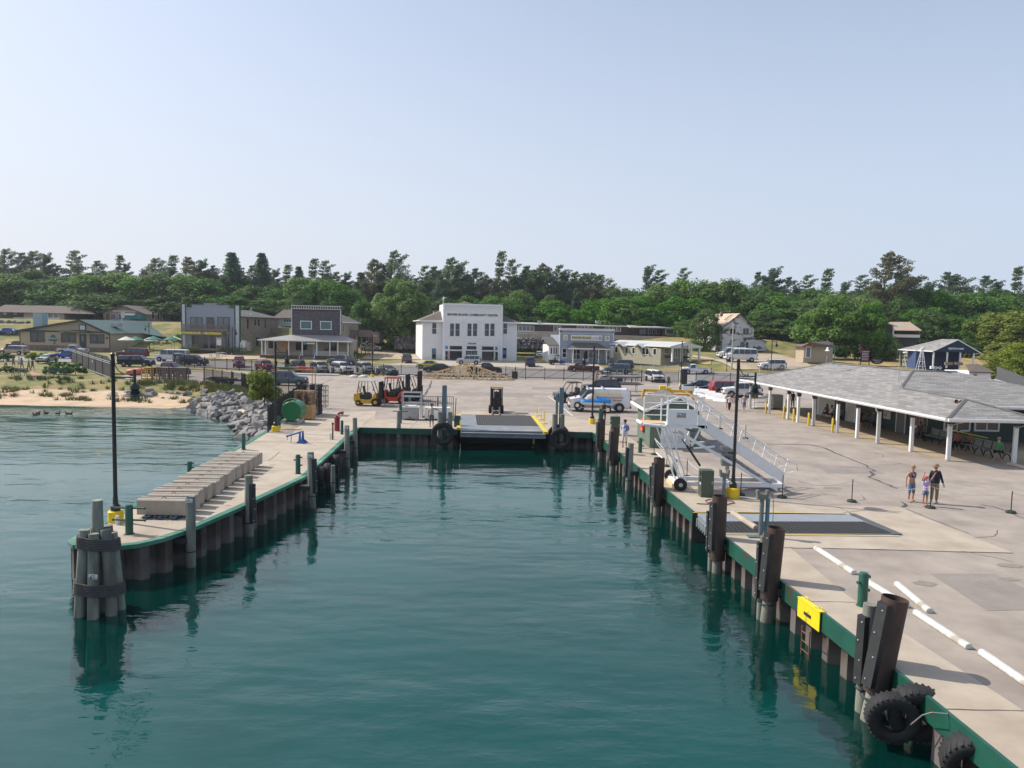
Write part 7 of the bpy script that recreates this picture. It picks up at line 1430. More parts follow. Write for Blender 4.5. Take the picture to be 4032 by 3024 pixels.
bollard('tall green bollard with cross bars at the head of the slip','P2',1606,336,1604,512,.11,'T'); bollard('short green horned bollard in front of the green hut','P4',525,650,522,786,.12,'s'); bollard('green bollard behind the gangway wheels','P4',845,855,843,1012,.12); bollard('green horned bollard between the parking stops and the largest fender pile','P6',1213,402,1205,608,.13,'s',20); bollard('green bollard the woman in black leans on','P4',148,375,150,520,.14,'s')
blk=M('cast_concrete_block',(.40,.35,.29),.9,var=.15,scale=1.3,bump=.5,bscale=12,col2=(.30,.25,.20),mix=(.45,.65),detail=8)
f0=g('P1',1047,905)+Vector((0,.42,0)); f1=g('P2',205,925)+Vector((-.55,.3,0)); nB=13
pall=M('blue_grey_pallet',(.04,.08,.13),.8,var=.3); 
def make_pallet(label,p,m,rz=0,grp=None,n=7):
    t=thing('pallet',label,'pallet',p,rz,grp); mb=MB(); [mb.bx(-.6+k*1.2/(n-1)-.045,-.5,.105,-.6+k*1.2/(n-1)+.045,.5,.125) for k in range(n)]; mb.build('top_board',m,t)
    mb=MB(); [mb.bx(x_-.08,y_-.05,.02,x_+.08,y_+.05,.105) for y_ in (-.45,0,.45) for x_ in (-.54,0,.54)]; mb.build('stringer_blocks',m,t); mb=MB(); [mb.bx(x_-.05,-.5,0,x_+.05,.5,.018) for x_ in (-.58,0,.58)]; mb.build('bottom_board',m,t); return t
pp=make_pallet('blue plastic pallet under the first concrete block',f0,pall)
rb=random.Random(3)
for i in range(nB):
    f=i/(nB-1); p=f0.lerp(f1,f**1.02); 
    if i: q=dup(pp,p,R(rb.uniform(-3,3)),'pallet under a concrete block in the row on the pier','pallets under the concrete blocks')
    w,h,dp=1.85,.60,.52; mb=MB()
    prof=[(-dp/2,0),(dp/2,0),(dp/2,h*.92),(dp*.38,h),(.09,h),(.07,h-.04),(-.07,h-.04),(-.09,h),(-dp*.38,h),(-dp/2,h*.92)]
    mb.ext([(-w/2,a_,b_) for a_,b_ in prof],(w,0,0)); ordn=['first','second','third','fourth','fifth','sixth','seventh','eighth','ninth','tenth','eleventh','twelfth','last'][i]
    o_=thing('concrete_block',('concrete block %s in the row along the pier, counted from the pier tip'%ordn),'concrete block',p+Vector((rb.uniform(-.09,.09),0,.127)),R(rb.uniform(-4,4)),'concrete blocks stored along the pier'); mb.build('block',blk,o_,bevel=.03)
    mb=MB(); mb.tube([(-.12,0,h-.04),(0,0,h+.07),(.12,0,h-.04)],.014); mb.build('lifting_loop',M('rust_orange',(.16,.08,.045),.9),o_)
lamp_m=M('lamp_black_green',(.015,.025,.025),.4,var=.1)
def lamp_mesh():
    out={}; mb=MB(); mb.lathe([(.17,.0),(.17,.18),(.10,.26),(.085,.5),(.075,.6),(.065,5.75),(.07,5.77),(.08,5.8),(.075,5.86),(.03,5.9)],(0,0,0),14); out['pole']=mb.mesh('pole',M('pole_black',(.012,.013,.014),.35))
    mb=MB(); [mb.cyl((0,0,z),(.80,0,z),.025) for z in (5.12,5.0)]; mb.tube([(.06,0,5.7),(.08,0,5.45),(.2,0,5.24),(.36,0,5.14),(.5,0,5.12)],.018); mb.cyl((.80,0,4.86),(.80,0,5.3),.05); out['arm']=mb.mesh('arm',M('pole_black',(.012,.013,.014),.35))
    mb=MB(); mb.lathe([(.03,4.88),(.06,4.8),(.16,4.70),(.17,4.58),(.12,4.52),(.2,4.50),(.2,4.47),(.14,4.45),(.42,4.34),(.40,4.32),(.15,4.38)],(.80,0,0),18); out['lamp_shade']=mb.mesh('lamp_shade',lamp_m)
    mb=MB(); mb.lathe([(.13,4.4),(.14,4.26),(.13,4.16),(.05,4.10)],(.80,0,0),12); [mb.cyl((.80+.145*math.cos(a),.145*math.sin(a),4.12),(.80+.15*math.cos(a),.15*math.sin(a),4.42),.012,n=4,mi=1) for a in [i*1.047 for i in range(6)]]; out['lantern_glass']=mb.mesh('lantern_glass',[M('amber_glass',(.25,.20,.12),.15),lamp_m]); return out
LM=lamp_mesh()
def lamp(label,p,rot,foot=True,sc=1.,hf=.42,rf=.27):
    t=thing('street_lamp',label,'street lamp',p,R(rot)); t.scale=(sc,)*3
    for k_,me in LM.items():
        o_=bpy.data.objects.new(k_,me); COL.objects.link(o_); o_.parent=t
        if foot: o_.location=(0,0,hf)
    if foot: mb=MB(); mb.lathe([(rf,0),(rf,hf-.03),(rf-.03,hf),(0,hf)],(0,0,0),20); mb.build('concrete_foot',yellow,t)
    return t
def yfoot(c,x,y): return g(c,x,y)
lamp('black lamp post on a yellow foot at the pier tip',yfoot('P1',757,918),0); lamp('black lamp post on a yellow foot where the pier meets the rocks',yfoot('P2',440,592),0); lamp('black lamp post on a yellow foot in front of the painter van',yfoot('P3',1797,660),180); lamp('black lamp post on a yellow foot beside the gangway foot',yfoot('P4',1385,1205),0,hf=.46,rf=.30)
for c,x,y,rot,ft,lb in (('B',595,1235,0,0,'dark lamp post in front of the grey store'),('A',1625,1180,180,0,'dark lamp post among the terrace parasols'),('B',1962,1285,180,0,'dark lamp post at the corner of the shingled house'),('B',2118,1478,180,1,'dark lamp post with yellow foot inside the street fence, beside the saloon car'),('D',652,1300,0,0,'dark lamp post before the blue-grey shop front'),('D',1880,1572,0,1,'dark lamp post with yellow foot at the end of the street fence'),('E',1203,1412,0,0,'dark lamp post beside the white off-road car'),('E',722,1410,180,0,'short dark lamp post beside the pale telegraph pole'),('F',1193,1400,180,0,'dark lamp post behind the terminal ridge, before the restrooms')):
    p=gt(c,x,y); lamp(lb,Vector((p.x,p.y,p.z)),rot,bool(ft),.62 if c=='E' and x<800 else 1.)
for x,yt,yb,lb in ((775,890,1395,'pale bare telegraph pole in front of the white vans'),(650,870,1195,'pale bare telegraph pole at the corner of the barn house')): b_=gt('E',x,yb); h=gd('E',x,yt,b_.y).z-b_.z; mb=MB(); mb.cyl((0,0,0),(0,0,h),.15,.1); tag(mb.build('telegraph_pole',M('pale_pole',(.42,.40,.37),.8,var=.1),None,b_),lb,'pole')
fb=M('fence_black',(.012,.012,.013),.5)
def fence(label,pts,h=1.75,sp=.13,gate=False,m=fb,post=.045,hf=None,cat='fence',name='picket_fence',curl=False,pstep=2.45,rails=(.14,.80)):
    P_=[Vector((p[0],p[1],0)) for p in pts]; hf=hf or (lambda x,y: H(x,y)); o=P_[0].copy(); o.z=hf(o.x,o.y); t=thing(name,label,cat,o); pk=MB(); rl=MB(); 
    for a_,b_ in zip(P_,P_[1:]):
        d_=b_-a_; L_=d_.length; u=d_/L_; n_=max(1,int(L_/sp))
        for i in range(n_):
            q=a_+u*(i+.5)*sp; z=hf(q.x,q.y); w=.02; q=q-o; pk.add([(q.x-w,q.y,z-o.z+.08),(q.x+w,q.y,z-o.z+.08),(q.x+w,q.y,z-o.z+h),(q.x-w,q.y,z-o.z+h),(q.x,q.y+w*1.5,z-o.z+.08),(q.x,q.y+w*1.5,z-o.z+h)],[(0,1,2,3),(1,4,5,2),(4,0,3,5)])
            if curl: pk.add([(q.x-w,q.y,z-o.z+h),(q.x+w,q.y,z-o.z+h),(q.x+.05,q.y,z-o.z+h+.12),(q.x+.03,q.y,z-o.z+h+.13)],[(0,1,2,3)])
        k=max(1,round(L_/pstep))
        for j in range(k+1):
            q=a_.lerp(b_,j/k); z=hf(q.x,q.y)-o.z; q=q-o; mb=MB(); mb.bx(q.x-post,q.y-post,z-.1,q.x+post,q.y+post,z+h+.1)
            if j<k or b_ is P_[-1]: mb.build('post',m,t)
            if j<k:
                e=a_.lerp(b_,(j+1)/k); ze=hf(e.x,e.y)-o.z; e=e-o
                for r_ in rails: rl.cyl((q.x,q.y,z+h*r_),(e.x,e.y,ze+h*r_),.022,n=4)
                rl.cyl((q.x,q.y,z+h*.93),(e.x,e.y,ze+h*.93),.022,n=4)
                if gate: rl.cyl((q.x,q.y,z+.15),(e.x,e.y,ze+h*.92),.028,n=4)
    pk.build('pickets',m,t); rl.build('rails',m,t); return t
z0=lambda x,y:0.
fence('black picket fence from the slip pier up to the pallets',[g('P2',370,600).xy,g('P2',490,490).xy,(-20.9,74.5)],1.8,hf=z0)
fence('black picket fence along the top of the rocks and the inner car park',[(-20.9,74.5),(-27.6,79.2),(-31,84.2),(-38,90.6),(-45,91.8)],1.8,hf=z0)
fence('black picket fence between inner car park and street, left part',[(-36,112.5),(-28,111.2),(-22.1,111),(-14.2,111.6),(-1,112.4)],1.75)
fence('black picket fence at the back of the inner car park before the vans',[(-56,122),(-47.5,117.5),(-36,112.5)],1.75)
fence('black sliding gate with diagonal braces across the lot exit',[(2,110.4),(19.2,109)],1.75,.14,True,cat='gate',name='sliding_gate',pstep=2.9)
fence('short black fence between the truss and the sliding gate',[(-1,112.4),(2,110.4)],1.75,.14,True,pstep=1.9)
fence('black picket fence right of the walk-through gate',[(19.2,109),(24.3,107.5)],1.75); fence('black fence hidden partly by the terminal roof end',[(27,108),(34,106)],1.75,.14,True)
fence('low white picket fence in front of the blue-grey shop',[gt('D',520,1385).xy,gt('D',780,1380).xy],.95,.16,m=offwhite,hf=H); fence('white curl-topped picket fence along the far side of the street',[gt('D',1320,1400).xy,gt('D',1850,1408).xy],.95,.15,m=offwhite,curl=True); fence('white curl-topped picket fence before the white off-road car',[gt('E',1080,1425).xy,gt('E',1650,1425).xy],1.0,.2,m=offwhite,curl=True)
a_,b_=g('L1',1305,705),g('L1',2015,965); t=thing('screened_fence','tall fence hung with black screening beside the clipped hedges','fence',a_); o=a_; mb=MB(); mb.ext([Vector((0,0,.05)),b_-o+Vector((0,0,.05)),b_-o+Vector((0,0,2.3)),(b_-o)*.93+Vector((0,0,2.75)),Vector((0,0,2.75))],(.03,.02,0)); mb.build('screen',M('black_screen_cloth',(.018,.018,.02),.7,var=.3,scale=1.5),t)
mb=MB(); [mb.cyl(Vector((-.05,-.05,z)),b_-o+Vector((-.05,-.05,z*.86)),.03) for z in (2.2,2.45,.1)]; mb.build('rail',steel,t)
for k in range(7): q=(b_-o)*(k/6); mb=MB(); mb.bx(q.x-.06,q.y-.06,0,q.x+.06,q.y+.06,2.7-.4*(k==6)); mb.build('post',fb,t)
mb=MB(); q=(b_-o)*.62; mb.box(q+Vector((-.1,-.12,1.55)),(.25,.02,.35),-.9); mb.build('paper_notice',white,t)
for lb,c,x0,y0,x1,y1 in (('black control cabinet on the fence beside the sliding gate','C',1700,1420,1765,1500),('black control cabinet on the frame of the walk-through gate','D',1180,1445,1250,1530),('black closed panel at the end of the street fence','D',1885,1395,1945,1575)):
    p=g(c,(x0+x1)/2,y1); k=CR[c][2]*p.y/F_PX; mb=MB(); w,h=(x1-x0)*k,(y1-y0)*k; mb.bx(-w/2,-.2,.05,w/2,.2,h); mb.bx(-w/2+.06,-.23,.15,w/2-.06,-.2,h-.1); mb.bx(-w/2-.03,-.24,h,w/2+.03,.22,h+.05); tag(mb.build('control_cabinet',black,None,p),lb,'cabinet')
t=thing('gate_frame','steel walk-through gate frame in the street fence','gate',g('D',1200,1530)); mb=MB(); [mb.bx(x_-.06,-.06,0,x_+.06,.06,2.1) for x_ in (-1.6,-.3,1.,2.)]; mb.bx(-1.6,-.05,2.0,2.,.05,2.1); mb.build('frame',black,t); mb=MB(); [mb.bx(x_-.04,-.2,.3,x_+.04,-.12,1.9) for x_ in (-.25,.65)]; mb.bx(-.25,-.2,1.05,.65,-.12,1.12); mb.build('grey_bar',steel,t)
for i,(off,dx) in enumerate(((0,0),(.35,.3))):
    a_,b_,pk=gd('C',655,1512,106.5),gd('C',1718,1528,106.5),gd('C',1200,1328,106.5); t=thing('roof_truss',['timber roof truss propped upright, the front one with many studs','timber roof truss close behind the front one'][i],'roof truss',(0,106.5+off,0)); L_,Rr,hh=a_.x+dx,b_.x+dx,pk.z
    mb=MB(); 
    def beam(x0,z0_,x1,z1_): d_=Vector((x1-x0,0,z1_-z0_)); n_=Vector((-d_.z,0,d_.x)).normalized()*.062; mb.ext([Vector((x0,0,z0_))-n_,Vector((x1,0,z1_))-n_,Vector((x1,0,z1_))+n_,Vector((x0,0,z0_))+n_],(0,.05,0))
    m_=(L_+Rr)/2+.2; beam(L_,.12,Rr,.12); beam(L_,.12,m_,hh); beam(m_,hh,Rr,.12)
    zt=lambda x: .12+(hh-.12)*((x-L_)/(m_-L_) if x<m_ else (Rr-x)/(Rr-m_))
    n_=22 if i==0 else 12
    for k in range(1,n_): x=L_+(Rr-L_)*k/n_; beam(x,.12,x,zt(x))
    for f,g_ in ((.24,.13),(.24,.36),(.42,.36),(.42,.5),(.6,.5),(.6,.68),(.78,.68),(.78,.86)):
        xa,xb=L_+(Rr-L_)*f,L_+(Rr-L_)*g_; beam(xa,.12,xb,zt(xb))
    mb.build('timbers',wood_new,t)
for i,(x_,y_) in enumerate(((60,1318),(268,1362),(378,1398),(500,1438),(625,1475))):
    p=g('N1',x_,y_); mb=MB(); mb.ext([(-.95,-.28,0),(-.95,-.28,.1),(-.95,-.14,.32),(-.95,-.09,.82),(-.95,.09,.82),(-.95,.14,.32),(-.95,.28,.1),(-.95,.28,0)],(1.9,0,0)); tag(mb.build('jersey_barrier',white,None,p+Vector((.1,.2,0)),R(-42 if i else -8),bevel=.02),['white barrier behind the boom lift basket','white barrier first of the slanting row','white barrier second of the slanting row','white barrier third of the slanting row','white barrier last of the slanting row, beside the walkers'][i],'barrier','white traffic barriers')
gw=siding('green_hut_boards',(.125,.175,.13),.2,True,depth=.5,dark=.6,gap=.08,var=.1); hutS=brickmat('hut_shingles',(.20,.19,.16),(.12,.115,.10),(.08,.075,.07),1.,.3,.14,.02)
b0,b1,b2_=g('P4',455,640),g('P4',610,742),g('P4',1090,757); t=thing('green_hut','small green board hut with a shingle gable roof and white double doors','hut',b1); o=b1.copy(); W_=b2_.x-b1.x; D_=b0.y-b1.y
ez=gd('P4',605,392,b1.y).z; y1=b1.y-.45; pz=gd('P4',900,262,y1); L_e=gd('P4',578,388,y1); R_e=gd('P4',1196,384,y1)
mb=MB(); mb.bx(0,0,0,W_,D_,ez-.1); mb.ext([(0,0,ez-.1),(W_,0,ez-.1),(pz.x-o.x,0,pz.z-.12)],(0,D_,0)); mb.build('wall',gw,t)
roof('roof',t,[(L_e.x-o.x,-.45,L_e.z),(pz.x-o.x,-.45,pz.z),(R_e.x-o.x,-.45,R_e.z),(R_e.x-o.x,D_+.5,R_e.z),(pz.x-o.x,D_+.5,pz.z),(L_e.x-o.x,D_+.5,L_e.z)],[(0,1,4,5),(1,2,3,4)],hutS,.1)
fascia(t,[(L_e.x-o.x,-.48,L_e.z+.02),(pz.x-o.x,-.48,pz.z+.02),(R_e.x-o.x,-.48,R_e.z+.02)],white,h=.16); fascia(t,[(L_e.x-o.x-.03,-.48,L_e.z+.02),(L_e.x-o.x-.03,D_+.5,L_e.z+.02)],white,h=.16)
dx0,dx1,dz=gd('P4',716,560,b1.y).x-o.x,gd('P4',990,560,b1.y).x-o.x,gd('P4',850,545,b1.y).z
for k in (0,1): xa=dx0+(dx1-dx0)*k/2; xb=dx0+(dx1-dx0)*(k+1)/2; mb=MB(); mb.bx(xa+.01,-.05,.02,xb-.01,0,dz); dr=mb.build('door',white,t); mb=MB(); [mb.bx(xa+.15,-.07,.35+j*.06,xb-.15,-.05,.38+j*.06) for j in range(8)]; mb.build('louvre',offwhite,dr); mb=MB(); mb.ell((xb-.1 if k==0 else xa+.1,-.09,1.05),(.04,.04,.04)); mb.build('handle',black,dr)
q=gd('P4',523,535,49.3); t=thing('life_ring','orange-red life ring hung on the side wall of the green hut','life ring',Vector((o.x-.1,49.3+.3,q.z))); mb=MB(); mb.lathe([(.26,0),(.29,-.06),(.35,-.08),(.41,-.06),(.44,0),(.41,.06),(.35,.08),(.29,.06),(.26,0)],(0,0,0),24,0,'X'); mb.build('ring',M('orange_red_ring',(.75,.07,.02),.5),t); mb=MB(); [mb.box((0,.35*math.cos(a),.35*math.sin(a)),(.18,.06,.06)) for a in (.78,2.35,3.93,5.5)]; mb.build('strap',offwhite,t); t.scale=(1,1.05,1.12)
Yn,Yf=34.85,36.25; t=thing('gangway_stairs','white wheeled boarding stairs with CLYDE panel facing the slip','boarding stairs',(10.5,Yn,0)); o=Vector((10.5,Yn,0)); gw_=M('gangway_white',(.82,.83,.84),.45,.05,var=.05,scale=2)
def K(x,y,f=0): q=gd('P4',x,y,Yn if not f else Yf)-o; return q
def at(x,z,f=0): return Vector((x,(Yf-Yn) if f else 0,z))
wl=[(g('P4',910,1140)-o),(g('P4',790,1045)-o)]; wr_=g('P4',1840,1140)-o; x0=K(780,530).x; x1=K(1050,530).x; zp=K(900,530).z; zr=K(900,275).z; xs0=x1; xe=K(1860,1100).x; ze=.42
mb=MB(); [mb.bx(wl[0].x-.05,a_-.06,.18,xe+.05,a_+.06,.36) for a_ in (.05,Yf-Yn-.05)]; [mb.bx(x_-.06,0,.18,x_+.06,Yf-Yn,.34) for x_ in (wl[0].x+.1,(wl[0].x+xe)/2,xe)]; mb.bx(wl[0].x-.25,-.3,.12,wl[0].x-.05,Yf-Yn+.4,.3); mb.build('base_frame',gw_,t)
mb=MB(); mb.bx(wl[0].x-.35,-.1,.02,wl[0].x-.1,Yf-Yn+.2,.2); mb.build('timber_chock',wood_new,t)
for y_ in (-.35,Yf-Yn+.45): mb=MB(); mb.cyl((wl[0].x-.1,y_-.09,.3),(wl[0].x-.1,y_+.09,.3),.3,n=20); w=mb.build('wheel',tyre_m,t); mb=MB(); mb.cyl((wl[0].x-.1,y_-.1,.3),(wl[0].x-.1,y_+.1,.3),.1); mb.build('hub',steel,w)
mb=MB()
for f in (0,1):
    mb.cyl(at(x0+.05,zp,f),at(wl[0].x+.3,.3,f),.038); mb.cyl(at(x0-.35,zp,f),at(wl[0].x+.0,.3,f),.038); mb.cyl(at(x0-.3,zp-.9,f),at(wl[0].x+.15,.9,1-f),.03); mb.cyl(at(x1+.2,zp-.1,f),at(x1-.2,zp-1.0,f),.05); mb.cyl(at(x1+.9,zp-1.0,f),at(x1-.1,zp-1.1,f),.05); mb.cyl(at(x0-.2,zp-1.6,0),at(x0-.2,zp-1.6,1),.03)
mb.build('leg',gw_,t)
mb=MB(); mb.bx(x0-.1,0,zp-.14,x1+.5,Yf-Yn,zp); mb.build('platform',gw_,t)
mb=MB(); mb.bx(x0-1.15,.15,zp-.02,x0-.1,Yf-Yn-.1,zp+.05); pk=mb.build('boarding_plank',M('tan_plank',(.60,.42,.24),.6),t); mb=MB(); mb.cyl((x0-1.15,.1,zp-.02),(x0-.1,.1,zp-.1),.08,n=12); mb.cyl((x0-1.2,.1,zp),(x0-1.2,Yf-Yn,zp),.08); mb.build('plank_roll',gw_,pk)
zc=K(900,385).z; mb=MB(); mb.bx(x0,-.03,zp,x1,.02,zc); pn=mb.build('front_panel',gw_,t); text('CLYDE',.2,M('dull_blue_letters',(.10,.16,.20),.5),K(907,432)+Vector((0,-.04,0)),t,ext=.004,bold=.006,width=.42)
q=K(905,452); mb=MB(); mb.bx(q.x-.22,-.045,q.z-.04,q.x+.22,-.03,q.z+.04); mb.build('name_strip',M('tan_strip',(.35,.27,.17),.6),pn)
mb=MB()
def hoop(xa,xb,z0_,z1_,f,r=.035): mb.tube([at(xa,z0_,f),at(xa,z1_-.12,f),at(xa+.1,z1_,f),at(xb-.1,z1_,f),at(xb,z1_-.12,f),at(xb,z0_,f)],r,6)
hoop(x0,x1,zp,zc+.38,0); hoop(x0-.9,x0+.25,zp,zr,1); hoop(x0-.05,x1-.1,zp,zr-.05,1); hoop(x1-.1,x1+.15,zp,zc+.4,0); [mb.cyl(at(x0-.9,zp+.3*k,1),at(x1,zp+.3*k,1),.02) for k in (1,2,3)]
mb.build('hoop_rail',gw_,t)
xt_=x1+.05; zt_=zp-.02
for f in (0,1):
    a_,b_=at(xt_,zt_,f),at(xe,ze,f); mb=MB(); th=Vector((0,.04,0)); up=Vector((.0,0,.62)); mb.ext([a_+Vector((0,0,-.02)),b_+Vector((0,0,-.02)),b_+up*.85,a_+up*.85],th); mb.build('side_plate',gw_,t)
    mb=MB(); low=Vector((-.62,0,-.55)); mb.ext([a_+low,b_+low+Vector((.35,0,.12)),b_+low+Vector((.35,0,.28)),a_+low+Vector((0,0,.16))],th); mb.build('stringer',gw_,t)
    mb=MB(); hr=Vector((.1,0,1.25)); mb.tube([a_+hr+Vector((-.4,0,.25)),a_+hr,b_+hr*.86,b_+Vector((.55,0,.95)),b_+Vector((.65,0,.6)),b_+Vector((.25,0,.5))],.025); mb.tube([a_+hr*.75,b_+hr*.62],.018); [mb.cyl(a_.lerp(b_,k),a_.lerp(b_,k)+Vector((.25,0,1.1)),.03) for k in (.08,.45,.72,.98)]; mb.build('handrail',gw_,t)
mb=MB(); n_=15
for k in range(n_): q=at(xt_,zt_,0).lerp(at(xe,ze,0),(k+.7)/n_)+Vector((-.35,0,-.2)); mb.box(q+Vector((0,(Yf-Yn)/2,0)),(.26,Yf-Yn,.03))
mb.build('tread',M('tread_steel',(.2,.21,.22),.5,.4),t)
mb=MB(); mb.cyl(K(985,740)+Vector((0,.6,0)),K(1112,932)+Vector((0,.6,0)),.055); mb.cyl(K(940,680)+Vector((0,.6,0)),K(985,740)+Vector((0,.6,0)),.03); mb.build('hydraulic_ram',black,t)
def cabinet(label,c,x0_,y0_,x1_,y1_,dep,m,extra=None,name='electric_cabinet'):
    p=g(c,(x0_+x1_)/2,y1_); k=CR[c][2]*p.y/F_PX; w,h=(x1_-x0_)*k,(y1_-y0_)*k; t=thing(name,label,'cabinet',p); mb=MB(); mb.bx(-w/2,0,0,w/2,dep,h); mb.build('housing',m,t,bevel=.01); mb=MB(); mb.bx(-w/2+.04,-.012,.1,w/2-.04,0,h-.08); dr=mb.build('door',m,t); mb=MB(); mb.bx(w/2-.1,-.03,h*.5,w/2-.06,-.012,h*.6); mb.build('handle',steel,dr)
    if extra: extra(t,w,h)
    return t
def sockets(t,w,h): mb=MB(); [mb.cyl((-w/2-.06,.2,z),(-w/2+.0,.2,z),.11,n=12) for z in (h*.9,h*.66)]; mb.build('round_socket',M('cabinet_green',(.07,.095,.065),.5),t); mb=MB(); mb.bx(-w/2-.012,.1,h*.45,-w/2,.25,h*.55); mb.build('sticker',white,t)
cg=M('cabinet_green',(.07,.095,.065),.5,var=.06)
cabinet('olive green shore-power cabinet at the quay edge before the gangway','P4',1088,950,1206,1205,.55,cg,sockets); cabinet('olive green electric cabinet behind the two leaning fender piles','P4',250,450,333,625,.6,cg,sockets)
t=thing('meter_pedestal','grey meter box on a post beside the gangway','meter box',g('P4',1335,1100)); mb=MB(); mb.bx(-.3,0,1.0,.3,.3,1.9); mb.bx(-.33,-.05,1.88,.33,.33,1.95); mb.build('box',M('meter_grey',(.33,.33,.32),.5),t); mb=MB(); [mb.cyl((x_,-.03,z),(x_,0,z),.06,n=10) for x_ in (-.15,.02,.18) for z in (1.65,1.4)]; mb.build('dial',black,t); mb=MB(); mb.bx(-.08,.05,0,.08,.2,1.0); mb.build('post',steel,t)
tl=M('teal_steel',(.04,.15,.19),.5,var=.15); gp=M('blue_grey_post',(.12,.16,.19),.5,.2,var=.15)
def ramp_post(label,c,xt,yt,xb,yb,dbl):
    b_=g(c,xb,yb); h=gd(c,xt,yt,b_.y).z; t=thing('ramp_post',label,'steel post',b_); mb=MB(); mb.cyl((0,0,0),(0,0,h-.25),.08); mb.build('post',gp,t); mb=MB(); mb.bx(-.2,-.1,h-.28,.2,.12,h-.1); mb.bx(-.22,-.1,h-.1,-.14,.12,h+.05); mb.bx(.14,-.1,h-.1,.22,.12,h+.05); mb.build('cradle',M('cradle_grey',(.13,.14,.12),.6),t)
    if dbl: mb=MB(); mb.cyl((.2,-.05,.08),(.2,-.05,h-.25),.075); mb.cyl((.45,0,.0),(.42,0,h-.3),.012); mb.build('ram',tl,t)
    mb=MB(); mb.bx(-.5,-.25,.0,.25,.1,.05); mb.build('foot_plate',gp,t)
ramp_post('blue-grey post with a teal ram beside it on the side ramp','P4',1670,1150,1645,1570,True); ramp_post('blue-grey post with a cradle head beside the yellow lamp foot','P4',1312,958,1300,1215,False)
wire('brick-red hose coiled on the quay beside the shore-power cabinet',[g('P4',x_,y_,.03) for x_,y_ in ((1050,1262),(1100,1265),(1170,1268),(1230,1262),(1220,1235),(1170,1222),(1130,1235),(1150,1255),(1250,1262),(1330,1270),(1400,1255),(1390,1240),(1330,1235))],.022,M('hose_red',(.18,.06,.045),.7),'hose','hose')
chm=M('white_chain',(.55,.54,.50),.7)
ST={}
def stan(k,c,xt,yt,xb,yb,lb):
    b_=g(c,xb,yb-8); h=gd(c,xt,yt,b_.y).z; t=thing('stanchion',lb,'stanchion',b_,0,'rope barrier stanchions'); mb=MB(); mb.lathe([(.21,0),(.21,.05),(.17,.09),(.05,.1)],(0,0,0),14); mb.build('base',M('stanchion_green',(.02,.035,.025),.7),t); mb=MB(); mb.cyl((0,0,.08),(0,0,h),.022,n=8); mb.build('post',M('stanchion_green',(.02,.035,.025),.7),t); ST[k]=b_+Vector((0,0,h-.06))
stan('a','P5',543,1155,525,1372,'thin green stanchion, alone between gangway and the waving family'); stan('b','P5',1272,1210,1258,1430,'thin green stanchion right in front of the waving child'); stan('c','P5',2024,1265,2010,1475,'thin green stanchion at the edge of the view'); stan('d','P4',1515,530,1505,665,'stanchion farther out behind the lamp pole, toward the terminal'); stan('e','P4',1275,430,1268,575,'stanchion carrying a white sign behind the stairs'); stan('f','P4',972,845,958,1025,'stanchion behind the gangway legs, beside the black ram'); stan('g','P4',655,640,652,815,'stanchion next to the hut door, left of the gangway'); stan('h','P4',768,740,770,925,'stanchion behind the gangway wheel'); stan('i','P4',1458,975,1460,1192,'stanchion beside the yellow lamp foot'); stan('j','P4',1862,1000,1848,1215,'stanchion at the foot of the gangway'); 
def chain(a_,b_,lb,sag=.3):
    pts=[]
    for i in range(15): f=i/14; q=a_.lerp(b_,f); q.z-=sag*4*f*(1-f); pts.append(q)
    wire(lb,pts,.014,chm,'barrier_chain','chain')
far=ST['c']+Vector((3,-.6,0)); ga=g('P4',1990,1050,1.0)
chain(ga,ST['a'],'white chain from the gangway rail to the lone stanchion',.22); chain(ST['a'],ST['b'],'white chain in front of the woman and waving child',.25); chain(ST['b'],ST['c'],'white chain right of the man in the hat',.25); chain(ST['c'],far,'white chain leaving the view',.2); chain(ST['g'],ST['h'],'white chain behind the gangway legs',.3); chain(ST['h'],ST['f'],'white chain beside the black ram',.2); chain(ST['e'],ST['d'],'white chain hanging from the sign stanchion',.3); chain(ST['i'],ST['j'],'white chain along the gangway foot',.12); chain(ST['f'],ST['i']+Vector((-1.2,.6,0)),'white chain behind the shore-power cabinet',.25)
mb=MB(); mb.bx(-.12,-.02,-.55,.14,.02,.08); mb.bx(-.14,.03,-.5,.1,.05,.1); tag(mb.build('stanchion_sign',white,None,ST['e']),'white notice on the stanchion behind the stairs','sign')
ys=[]
for i,(xt,yt,xb,yb) in enumerate(((1262,482,1265,588),(1308,508,1305,625),(1336,540,1332,665))):
    b_=g('P3',xb,yb-5); h=gd('P3',xt,yt,b_.y).z; t=thing('yellow_stanchion',['yellow stanchion farthest up the ferry ramp','yellow stanchion in the middle beside the ferry ramp','yellow stanchion nearest the water beside the ferry ramp'][i],'stanchion',b_,0,'yellow stanchions by the ferry ramp'); mb=MB(); mb.lathe([(.25,0),(.25,.06),(.05,.1)],(0,0,0),14); mb.build('base',yellow,t); mb=MB(); mb.cyl((0,0,.1),(0,0,h),.035,n=8); mb.build('post',yellow,t); ys.append(b_+Vector((0,0,h-.1)))
chain(ys[0],ys[1],'pale chain between the yellow stanchions, upper',.3); chain(ys[1],ys[2],'pale chain between the yellow stanchions, lower',.3)
for i,(x_,yt,yb) in enumerate(((70,555,742),(362,620,830),(522,662,872),(768,725,937),(1158,815,1045))): b_=g('Q4',x_-8,yb); h=gd('Q4',x_,yt,b_.y).z; mb=MB(); mb.lathe([(.085,0),(.085,h-.05),(.05,h),(0,h)],(0,0,0),12); tag(mb.build('guard_post',M('guard_yellow',(.62,.43,.02),.5),None,b_),['yellow guard post before the white shelf cart','yellow guard post under the white sign','yellow guard post between the second and third terminal posts','yellow guard post beside the downpipe','yellow guard post before the seated girls'][i],'guard post','yellow guard posts along the terminal')
